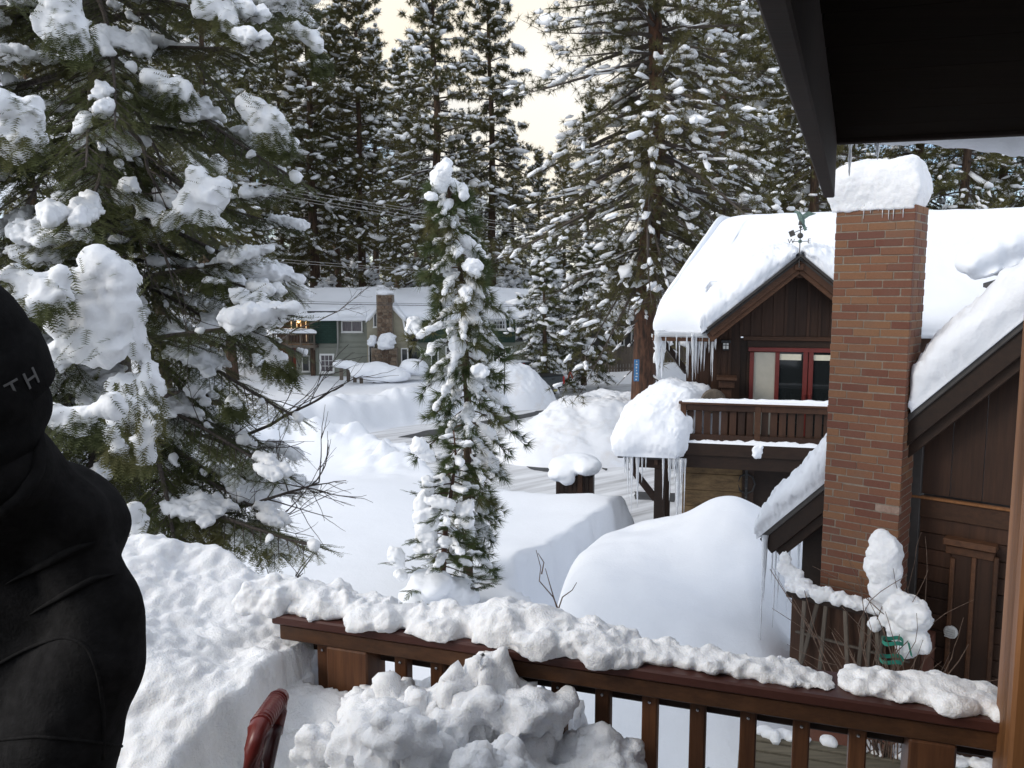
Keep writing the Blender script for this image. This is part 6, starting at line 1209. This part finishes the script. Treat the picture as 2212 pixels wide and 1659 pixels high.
for k, pts in enumerate((((560, 1280), (580, 1240), (575, 1225)), ((625, 1270), (650, 1225), (685, 1185)), ((630, 1262), (665, 1215), (690, 1180)), ((600, 1270), (612, 1240)), ((640, 1250), (655, 1238)))): V, Fc = tube([at(u, v, 6.) for u, v in pts], np.linspace(.006, .0025, len(pts)), 5); part('twig', V, Fc, M['twig'], ts, True)
# ------------------------------------------------------------------ our own deck: railing
DF = Frame(np.array([-.73, 2.44, 0]), math.degrees(math.atan2(.64, 1.89)))
ZR = 5.30; aEnd = 2.06
dr = thing('deck_railing', 'red brown deck railing with square balusters under shovelled snow', 'railing', DF.pt(1, 0, 4.3))
DF.bpart('cap', M['cap_paint'], dr, -.02, 2.7, -.155, 0, ZR - .030, ZR, .005); DF.bpart('inner_rail', M['rail_wood'], dr, -.0, 2.7, -.05, -.012, ZR - .082, ZR - .031); DF.bpart('outer_rail', M['dark_wood'], dr, -.0, 2.7, -.135, -.10, ZR - .145, ZR - .031)
DF.bpart('bottom_rail', M['rail_wood'], dr, 0, 2.7, -.10, -.06, ZR - .92, ZR - .84)
def ax_(u, v=1500): return DF.px(u, v, -.012)[0]
bal = [DF.px(681, 1420, -.012)[0]] + [DF.px(u, 1450, -.012)[0] for u in (851, 930)] + [DF.px(1012, 1480, -.012)[0], DF.px(1096, 1480, -.012)[0]] + [DF.px(u + 17, 1560, -.012)[0] for u in (1179, 1276, 1380, 1486, 1598, 1716, 1842)]
for a in bal:
    b_ = DF.bpart('baluster', M['baluster_wood'], dr, a - .021, a + .021, -.098, -.054, ZR - .88, ZR - .083, .004)
    c_ = DF.pt(a + .0, -.053, ZR - .115); V, Fc = lathe([(.0, 0), (.005, 0), (.004, .003), (0, .004)], c_, 8, DF.n); part('screw', V, Fc, M['chrome'], b_)
for u0, u1 in ((700, 788), (1975, 2072)):
    a0_, a1_ = DF.px(u0, 1450, 0)[0], DF.px(u1, 1450 if u0 < 900 else 1600, 0)[0]; DF.bpart('post', M['baluster_wood'], dr, a0_, a1_, -.135, -.04 + .026, ZR - 1.0, ZR - .083)
DF.bpart('deck_floor', M['grey_wood_flat'], dr, -3, 4.5, -.1, 4.2, ZR - 1.06, ZR - 1.0)
# porch post
pp = at(2196, 1400, 1.72); PF = Frame(pp, math.degrees(math.atan2(.64, 1.89)))
pst = thing('porch_post', 'orange brown porch post at the right edge of the deck', 'post', (pp[0] + .06, pp[1], 4.3)); PF.bpart('post', M['post_wood'], pst, .0, .14, -.14, 0, 4.3, 7.15, .008); PF.bpart('trim', M['post_wood'], pst, -.0, .0 + .012, -.1, -.04, 4.4, 7.1, .002)
# ------------------------------------------------------------------ eave of our roof
ZS = 7.03
f0, f1 = at(1803, 307, 4.1), at(2212, 284, 3.87); f0[2] = f1[2] = ZS; ed = unit(f1 - f0); bd = np.array([-.385, -.923, 0])
ev = thing('deck_roof', 'dark overhanging eave of the house above the deck', 'roof', (1.8, 2.5, ZS))
L1, L2 = 4.5, 4.6
Pq = [f0, f0 + ed * L1, f0 + ed * L1 + bd * L2, f0 + bd * L2]
n_ = 14
for k in range(n_):
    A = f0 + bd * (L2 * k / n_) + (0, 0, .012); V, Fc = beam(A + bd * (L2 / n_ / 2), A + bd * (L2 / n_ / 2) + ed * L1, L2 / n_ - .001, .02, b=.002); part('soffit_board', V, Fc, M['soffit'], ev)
V = [p_ + np.array([0, 0, .03]) for p_ in Pq] + [p_ + np.array([0, 0, .16]) for p_ in Pq]; part('roof', V, [np.array([[3, 2, 1, 0], [4, 5, 6, 7], [0, 1, 5, 4], [1, 2, 6, 5], [2, 3, 7, 6], [3, 0, 4, 7]])], M['roofing'], ev)
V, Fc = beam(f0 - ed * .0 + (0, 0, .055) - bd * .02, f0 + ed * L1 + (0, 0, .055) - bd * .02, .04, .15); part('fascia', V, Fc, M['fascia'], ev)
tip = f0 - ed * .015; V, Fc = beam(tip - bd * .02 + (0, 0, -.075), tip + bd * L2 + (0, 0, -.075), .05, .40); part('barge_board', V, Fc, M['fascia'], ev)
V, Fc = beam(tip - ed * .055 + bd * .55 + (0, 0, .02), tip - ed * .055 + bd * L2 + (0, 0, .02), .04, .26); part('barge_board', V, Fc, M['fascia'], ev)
V, Fc = pad(f0 - bd * .30 - ed * .14 + (0, 0, .16), f0 - bd * .30 + ed * L1 + (0, 0, .16), Pq[2] + (0, 0, .16), Pq[3] - ed * .14 + (0, 0, .16), .5, 80, 50, 16, .05, 1.2, bulge=.08, lip=.02); tag(part('roof_snow', V, Fc, M['snow'], None, True), 'snow on our own deck roof showing past the eave board', 'snow')
C = []; S = []
for k in range(44):
    s = .16 + 2.5 * k / 43.; dp_ = np.interp(s, [.1, .35, .6, .9, 1.2, 2.6], [.02, .04, .06, .13, .17, .2]); C.append(f0 + ed * s - bd * (.16 + .02 * math.sin(k)) + np.array([0, 0, .14 - dp_ * .5])); S.append((.12, .13, .12 + dp_ * .55))
V, Fc = blobs(C, S, rows(np.tile(ed, (44, 1))), 2, .12, 1.2); V, Fc = remesh(V, Fc, .02, .03, 3, 2, smooth_it=4); tag(part('snow_cornice', V, Fc, M['snow'], None, True), 'grey shaded snow cornice sagging below our eave', 'snow')
for k, (u, L) in enumerate(((1837, .17), (1893, .07), (1897, .09), (1870, .03), (1850, .04))): icicle(ev, at(u, 318, 4.15), L, .011, 700 + k)
# house wall behind the viewer, on the right
hw_ = thing('own_house', 'dark board wall of our own house beside the deck', 'house', (3.2, 0, 4.3)); V, Fc = cbox((2.6, -.6, 5.8), unit((.36, .93, 0)), unit((.93, -.36, 0)), (0, 0, 1), 2.0, .08, 1.6, .01); part('wall', V, Fc, M['wall_wood'], hw_)
V, Fc = cbox((-.2, -2.2, 5.8), unit((.93, -.36, 0)), unit((.36, .93, 0)), (0, 0, 1), 3.2, .08, 1.6, .01); part('wall', V, Fc, M['wall_wood'], hw_)
# ------------------------------------------------------------------ shovelled snow on the deck
NR = DF.n
def deck_h(x, y):
    P = np.stack([x, y, np.zeros_like(x)], 1); a = (x - DF.O[0]) * DF.e[0] + (y - DF.O[1]) * DF.e[1]; o = (x - DF.O[0]) * DF.n[0] + (y - DF.O[1]) * DF.n[1]   # o: distance inside the rail
    h = np.full_like(x, 4.72)
    bank = sstep(.30, .06, a + .10 * sstep(.15, .8, o) - .06 * fbm(P, 3.5, 3)) * (5.40 - .15 * sstep(-.75, .1, a) - .40 * sstep(.15, 1.1, o) + .06 * fbm(P, 2.2, 3))
    h = np.maximum(h, bank)
    hollow = 5.14 - .24 * sstep(.02, .40, o) - .5 * sstep(.55, 1.1, a); h = np.maximum(h, hollow)
    def bump(ac, oc, sa, so, z, pw=1.): return 4.6 + (z - 4.6) * np.exp(-(((a - ac) / sa) ** 2 + ((o - oc) / so) ** 2) ** pw)
    for ac, oc, sa, so, z in ((1.0, .05, .25, .15, 5.14), (1.2, .05, .2, .12, 5.07), (.73, .03, .20, .18, 5.30), (.46, .12, .14, .11, 5.21), (.34, .25, .17, .13, 5.12), (.50, .30, .2, .16, 5.18), (.45, .5, .28, .2, 5.08), (.66, .12, .18, .14, 5.24), (.56, .18, .14, .12, 5.18), (.62, .34, .20, .2, 5.17), (.85, .28, .2, .2, 5.18), (.86, .10, .10, .15, 5.22), (1.05, .15, .2, .15, 5.10), (1.2, .12, .2, .12, 5.04), (.75, .55, .6, .3, 5.07), (1.3, .3, .2, .2, 5.02), (.05, .05, .22, .12, 5.14)): h = np.maximum(h, bump(ac, oc, sa, so, z, 1.6))
    h = h - .05
    clod = billow(P + np.array([0, 0, 3.]), 5.2, 4, .55); rough = sstep(.22, .5, a) * .13 + .018
    return h + rough * (clod - .35) * 1.0, a, o, P
gx_ = np.linspace(-2.0, 1.3, 330); gy_ = np.linspace(1.25, 3.35, 230); X, Y = np.meshgrid(gx_, gy_, indexing='ij'); X = X.ravel(); Y = Y.ravel(); Z, a_, o_, P_ = deck_h(X, Y)
keep = sstep(-.55, -.25, o_ + .25 * (a_ < 0)); Z = np.where(o_ < -.01, np.where(a_ > .09, np.minimum(Z, 4.9), Z - 1.2 * sstep(-.35, -.9, o_)), Z)
# people stand in a shovelled hollow
Z = np.where((X < -.55) & (Y < 1.95), Z - .65 * sstep(1.95, 1.6, Y) * sstep(-.45, -.75, X), Z)
V = np.stack([X, Y, Z], 1); ngy = len(gy_); i, j = np.meshgrid(np.arange(len(gx_) - 1), np.arange(ngy - 1), indexing='ij'); q = (i * ngy + j).ravel(); Fq = np.stack([q, q + ngy, q + ngy + 1, q + 1], 1)
# push along the normal with rounded clod noise to give overhangs
gxn = np.gradient(Z.reshape(len(gx_), ngy), gx_, axis=0).ravel(); gyn = np.gradient(Z.reshape(len(gx_), ngy), gy_, axis=1).ravel(); nn = np.stack([-gxn, -gyn, np.ones_like(Z)], 1); nn /= np.linalg.norm(nn, axis=1)[:, None]
strata = billow(np.c_[a_ * 2.2 + V[:, 2] * 1.5, o_ * 2.0, V[:, 2] * 11 + o_ * 3.5 - a_ * 2], 1., 4, .6) - .4
V = V + nn * (strata * .022 * sstep(.25, .0, a_))[:, None]
amp = (.018 + .062 * sstep(.15, .4, a_)); V = V + nn * (amp * (.45 - billow(V + 5, 7.5, 3, .5)) + .010 * fbm(V, 22, 3))[:, None]
ok = (V[Fq][:, :, 2].min(1) > 4.66) & (o_[Fq].min(1) > -.5) | (a_[Fq].max(1) < 0); Fq = Fq[ok]
tag(part('deck_snow_bank', V, Fq, M['snow_near'], None, True), 'shovelled snow piled against the railing on the deck', 'snow bank')
# loose clods on the heap
rs = np.random.RandomState(55); C = []; S = []
for k in range(240):
    a = rs.uniform(.3, 1.45); o = rs.uniform(.02, .62); P = DF.pt(a, o, 0); z = deck_h(np.array([P[0]]), np.array([P[1]]))[0][0]
    r_ = .015 + .06 * rs.rand() ** 2.2; C.append((P[0], P[1], z + r_ * .1)); S.append((r_ * rs.uniform(.8, 1.3), r_ * rs.uniform(.8, 1.3), r_ * rs.uniform(.7, 1.1)))
V, Fc = blobs(C, S, None, 3, .55, 1.7, 9); V, Fc = remesh(V, Fc, .009, .022, 16, 3, smooth_it=1, fine=.002, ffreq=60); tag(part('snow_clods', V, Fc, M['snow_near'], None, True), 'loose clods of snow lying on the deck heap', 'snow', kind='stuff')
# snow lying on the rail cap
def rail_snow(a0, a1, prof, label, seed, n=170):
    rs = np.random.RandomState(seed); C = []; S = []
    for k in range(n):
        a = a0 + (a1 - a0) * rs.rand(); t = np.interp(a, prof[0], prof[1]); o = rs.uniform(-.155, -.045) if rs.rand() < .9 else rs.uniform(-.05, -.015); r_ = t * rs.uniform(.35, .75); f = rs.rand(); z = ZR + .004 + max(0, (t - r_)) * f * (1 - .5 * abs(o + .08) / .08); C.append(DF.pt(a, o, z)); S.append((r_ * rs.uniform(.9, 1.6), min(r_ * 1.2, .06), r_ * rs.uniform(.7, 1.1)))
    for s in np.linspace(0, 1, int((a1 - a0) / .03)): a = a0 + (a1 - a0) * s; t = np.interp(a, prof[0], prof[1]); C.append(DF.pt(a, -.085, ZR + t * .25)); S.append((.04, .062, t * .55))
    V, Fc = blobs(C, S, None, 2, .4, 1.7, seed); V = V.copy(); V[:, 2] = np.maximum(V[:, 2], ZR - .004 - (V[:, 2] < ZR - .03) * 0); V, Fc = remesh(V, Fc, .0075, .022, 9, 3, smooth_it=1, fine=.0045, ffreq=42, seed=seed); return tag(part('rail_snow', V, Fc, M['snow_near'], None, True), label, 'snow', 'snow on the deck railing')
rail_snow(-.12, 1.58, ([-.1, .0, .15, .3, .45, .6, .8, 1.0, 1.1, 1.2, 1.35, 1.5, 1.58], [.10, .09, .075, .06, .055, .085, .10, .085, .05, .045, .05, .035, .015]), 'long lumpy ridge of snow on the deck railing', 3)
rail_snow(1.66, 2.02, ([1.66, 1.72, 1.81, 1.88, 1.96, 2.02], [.035, .04, .05, .055, .04, .02]), 'short ridge of snow at the right end of the deck railing', 4, 50)
# ------------------------------------------------------------------ snow shovel grip
g0, g1 = at(604, 1508, 1.55), at(556, 1578, 1.40); gd = unit(g1 - g0); dn = unit(np.array([-.16, -.05, -1.]))
sh = thing('snow_shovel', 'maroon plastic shovel handle standing in the deck snow', 'shovel', at(560, 1659, 1.5) - (0, 0, .8))
gpts = [g0 + dn * .075 + gd * -.004, g0 + dn * .03 - gd * .008, g0, g0 * .7 + g1 * .3 - dn * .004, g0 * .3 + g1 * .7 - dn * .004, g1, g1 + dn * .03 + gd * .008, g1 + dn * .075 + gd * .004]
V, Fc = tube(gpts, [.015, .017, .0185, .019, .019, .0185, .017, .015], 14); part('grip', V, Fc, M['red_plastic'], sh, True)
for k in range(11): P = g0 + (g1 - g0) * (.12 + .076 * k) ; V, Fc = lathe([(.0188, -.0022), (.0202, -.001), (.0202, .001), (.0188, .0022)], P - dn * .003, 14, gd); part('grip_rib', V, Fc, M['red_plastic'], sh)
yk = (g0 + g1) / 2 + dn * .19
for e_ in (g0, g1): V, Fc = tube([e_ + dn * .06, e_ * .75 + yk * .25 + dn * .03, yk], [.0155, .016, .018], 12); part('yoke_arm', V, Fc, M['red_plastic_dark'], sh, True)
V, Fc = tube([yk - dn * .02, yk + dn * .75], .016, 12); part('shaft', V, Fc, M['red_plastic_dark'], sh, True)
bc_ = yk + dn * .8; bs_ = np.cross(dn, gd); bs_ = unit(bs_); V, Fc = pad(bc_ - gd * .2, bc_ + gd * .2, bc_ + gd * .18 + dn * .3, bc_ - gd * .18 + dn * .3, .03, 14, 14, 6, .0, 1, up=bs_, bulge=0); part('blade', V, Fc, M['red_plastic_dark'], sh, True)
# ------------------------------------------------------------------ person at the left
def cap(P, Q, r0, r1, n=7, sq=1.):
    s = np.linspace(0, 1, n); C = np.asarray(P)[None] * (1 - s)[:, None] + np.asarray(Q)[None] * s[:, None]; r = r0 * (1 - s) + r1 * s; return C, np.stack([r, r * sq, r], 1)
px = thing('person', 'person in black beanie and black hooded sweatshirt seen from behind at the left edge', 'person', (-1.02, 1.5, 4.5))
HC = at(-78, 775, 1.32)         # head centre
def body_at(u, v, Y): return at(u, v, Y)
sh_r = body_at(165, 1130, 1.45); el = body_at(243, 1335, 1.43); hand = body_at(95, 1520, 1.72)
chest = np.array([HC[0] - .09, 1.52, 5.78]); hip = np.array([HC[0] - .10, 1.50, 5.38]); sh_l = np.array([HC[0] - .30, 1.56, sh_r[2]])
C = []; S = []
def addc(P, Q, r0, r1, sq=1., n=7): a, b_ = cap(P, Q, r0, r1, n, sq); C.append(a); S.append(b_)
addc(chest + (-.10, 0, .08), chest + (.12, 0, .08), .125, .125, .85); addc(chest + (0, 0, .05), hip, .16, .155, .75); addc(chest + (.09, 0, 0), hip + (.08, 0, 0), .12, .12, .85); addc(chest + (-.09, 0, 0), hip + (-.08, 0, 0), .12, .12, .85)
# jacket: hood roll, sloping shoulder, sleeve down to the bent elbow, skirt of the jacket
jk = [(29 + 136 * q / 6, 991 + 125 * q / 6, 90 - 15 * q / 6, 1.40 + .04 * q / 6) for q in range(7)]
rb = np.array([(1150, 230), (1200, 240), (1270, 285), (1325, 320), (1360, 319), (1480, 302), (1530, 284), (1590, 268), (1659, 252), (1760, 245)], float)
for v_ in np.arange(1160, 1760, 22): r_ = float(np.interp(v_, [1160, 1325, 1500, 1760], [78, 88, 130, 150])); jk.append((float(np.interp(v_, rb[:, 0], rb[:, 1])) - r_, v_, r_, 1.45))
for (u_, v_, r_, Y_) in jk: C.append(at(u_, v_, Y_)[None]); q_ = r_ * Y_ / F_PX; S.append(np.array([[q_, q_, q_ * 1.05]]))
addc(el + (-.03, .03, .03), hand, .055, .05); addc(chest + (0, 0, .1), sh_l, .12, .088); el_l = sh_l + (-.08, -.02, -.28); addc(sh_l, el_l, .083, .066); addc(el_l, hand + (-.25, .03, 0), .064, .05)
addc(hip + (.085, 0, -.02), hip + (.10, .0, -.42), .11, .075); addc(hip + (-.085, 0, -.02), hip + (-.10, 0, -.42), .11, .075); addc(hip + (.10, 0, -.42), hip + (.10, .02, -.80), .072, .05); addc(hip + (-.10, 0, -.42), hip + (-.10, .02, -.80), .072, .05); addc(hip + (.10, .02, -.82), hip + (.11, .16, -.84), .05, .042); addc(hip + (-.10, .02, -.82), hip + (-.11, .16, -.84), .05, .042)
addc(chest + (.01, 0, .16), HC + (.0, .0, -.09), .085, .07)
# neck gaiter and hood roll
for t_ in np.linspace(0, 2 * np.pi, 14): C.append(np.array([[HC[0] + .01 + .072 * math.cos(t_), HC[1] + .02 + .08 * math.sin(t_), HC[2] - .165 - .03 * math.cos(t_)]])); S.append(np.array([[.04, .04, .06]]))
addc(HC + (.0, -.0, -.14), chest + (.05, -.03, .10), .095, .12)
V, Fc = blobs(np.concatenate(C), np.concatenate(S), None, 2, .03, 1.); V, Fc = remesh(V, Fc, .014, 0, 4, 3, smooth_it=14)
fold = np.sin((V[:, 2] * 26 + V[:, 0] * 17 + 2.5 * fbm(V, 4, 2))) * sstep(5.3, 5.5, V[:, 2]); V = V + np.stack([fold * .008, -fold * .007, fold * 0], 1); V += fbm(V, 6, 2)[:, None] * .006
bo = part('body', V, Fc, M['black_cloth'], px, True)
# sewn seams and the rim of the hood, laid on the cloth
from mathutils.bvhtree import BVHTree
bvh = BVHTree.FromPolygons([Vector(p_) for p_ in V], [tuple(int(i_) for i_ in f_) for a_f in Fc for f_ in a_f])
def on_cloth(name, pts, r_):
    pts = np.array(pts, float); s = np.linspace(0, 1, 34); t_ = np.linspace(0, 1, len(pts)); P = []
    for u_, v_ in zip(np.interp(s, t_, pts[:, 0]), np.interp(s, t_, pts[:, 1])):
        hit = bvh.ray_cast(Vector(CAM), Vector(ray(u_, v_)).normalized())
        if hit[0] is not None: P.append(np.array(hit[0]) + np.array(hit[1]) * r_ * .25)
    if len(P) > 4:
        P = np.array(P)
        for k_ in range(3): P[1:-1] = (P[:-2] + P[1:-1] * 2 + P[2:]) / 4
        Vt, Ft = tube(P - 0, r_ * (np.sin(np.linspace(0, np.pi, len(P))) ** .8 + .02 if name == 'fold' else np.ones(len(P))), 8); part(name, Vt, Ft, M['black_cloth'], bo, True)
on_cloth('seam', [(-30, 1450), (60, 1400), (140, 1372), (190, 1395), (214, 1460), (224, 1540), (222, 1640)], .0035)
on_cloth('hood_rim', [(62, 905), (84, 960), (78, 1020), (40, 1075), (-20, 1120)], .011)
on_cloth('fold', [(10, 1262), (90, 1222), (160, 1186), (210, 1168)], .008)
on_cloth('fold', [(60, 1330), (130, 1290), (200, 1250), (250, 1240)], .006)
on_cloth('seam', [(-20, 1600), (80, 1590), (180, 1600), (262, 1612)], .003)
# head with face turned away from us to the right
fd = unit((.45, .89, -.05))
Ch = [HC + (0, 0, -.005), HC + fd * .03 + (0, 0, -.05), HC + fd * .055 + (0, 0, -.085), HC + fd * .095 + (0, 0, -.035), HC + fd * .085 + (0, 0, -.07)]; Sh = [(.082, .094, .108), (.070, .080, .085), (.045, .05, .045), (.014, .02, .022), (.022, .03, .01)]
V, Fc = blobs(Ch, Sh, rows(np.tile(np.array([fd[1], -fd[0], 0]), (5, 1))), 3, 0); V, Fc = remesh(V, Fc, .008, 0, 4, 2, smooth_it=3); hd = part('head', V, Fc, M['skin'], px, True)
V, Fc = blobs([HC + (.012, -.01, -.065), HC + (0.01, 0, -.13), HC + fd * .04 + (0, 0, -.08)], [(.104, .112, .085), (.098, .10, .07), (.09, .09, .08)], None, 3, .03); V, Fc = remesh(V, Fc, .01, 0, 4, 2, smooth_it=3); part('neck_gaiter', V, Fc, M['beanie'], px, True)
sdv = np.array([fd[1], -fd[0], 0])
for s in (-1, 1): V, Fc = blobs([HC + sdv * .086 * s + fd * .01 + (0, 0, -.045)], [(.012, .022, .032)], rows(np.array([sdv])), 2, .15); part('ear', V, Fc, M['skin'], hd, True); V, Fc = blobs([HC + sdv * .032 * s + fd * .088 + (0, 0, -.008)], [(.012, .010, .009)], None, 2, 0); part('eye', V, Fc, M['lens'], hd, True)
V, Fc = blobs([HC - fd * .045 + (0, 0, -.04)], [(.075, .055, .07)], rows(np.array([sdv])), 3, .05); part('hair', V, Fc, M['hair'], hd, True)
# beanie: dome with a folded band
UPH = unit(np.array([-.12, -.42, 1.])); bx1 = unit(np.cross((0, 1, 0), UPH)); bx2 = np.cross(UPH, bx1); BC = HC + (0, 0, .0)
def bean(th, ph_z, r_): return BC + bx1 * (r_ * math.cos(th)) + bx2 * (r_ * 1.12 * math.sin(th)) + UPH * ph_z
prof = [(.106, -.075), (.111, -.070), (.113, -.03), (.112, .01), (.108, .016), (.104, .020), (.1035, .04), (.098, .07), (.085, .10), (.064, .122), (.036, .136), (.004, .141)]
V = np.array([bean(t_, z_, r_) for r_, z_ in prof for t_ in np.linspace(0, 2 * np.pi, 48, endpoint=False)]); n_ = 48; i, j = np.meshgrid(np.arange(len(prof) - 1), np.arange(n_), indexing='ij'); i = i.ravel(); j = j.ravel(); jn = (j + 1) % n_
bn_ = part('beanie', V + fbm(V, 9, 2)[:, None] * .002, np.stack([i * n_ + j, i * n_ + jn, (i + 1) * n_ + jn, (i + 1) * n_ + j], 1), M['beanie'], px, True)
# lettering wrapped round the band
cu = bpy.data.curves.new('t', 'FONT'); cu.body = 'SMITH'; cu.size = .040; cu.extrude = .0006; cu.space_character = 1.35; ob = bpy.data.objects.new('t', cu); COL.objects.link(ob); dg = bpy.context.evaluated_depsgraph_get(); dg.update(); me = bpy.data.meshes.new_from_object(ob.evaluated_get(dg)); bpy.data.objects.remove(ob)
bm = bmesh.new(); bm.from_mesh(me); bmesh.ops.triangulate(bm, faces=bm.faces[:]); bmesh.ops.subdivide_edges(bm, edges=bm.edges[:], cuts=2); xs = [v.co.x for v in bm.verts]; xm = max(xs)
TH_END = R(-8)      # angle on the band where the last letter ends
for v in bm.verts: th = TH_END + (v.co.x - xm) / .118; r_ = .1138 + v.co.z + .0008; v.co = Vector(bean(th, -.048 + v.co.y, r_))
bm.to_mesh(me); bm.free(); me.materials.clear(); me.materials.append(M['print']); link('lettering', me, bn_)
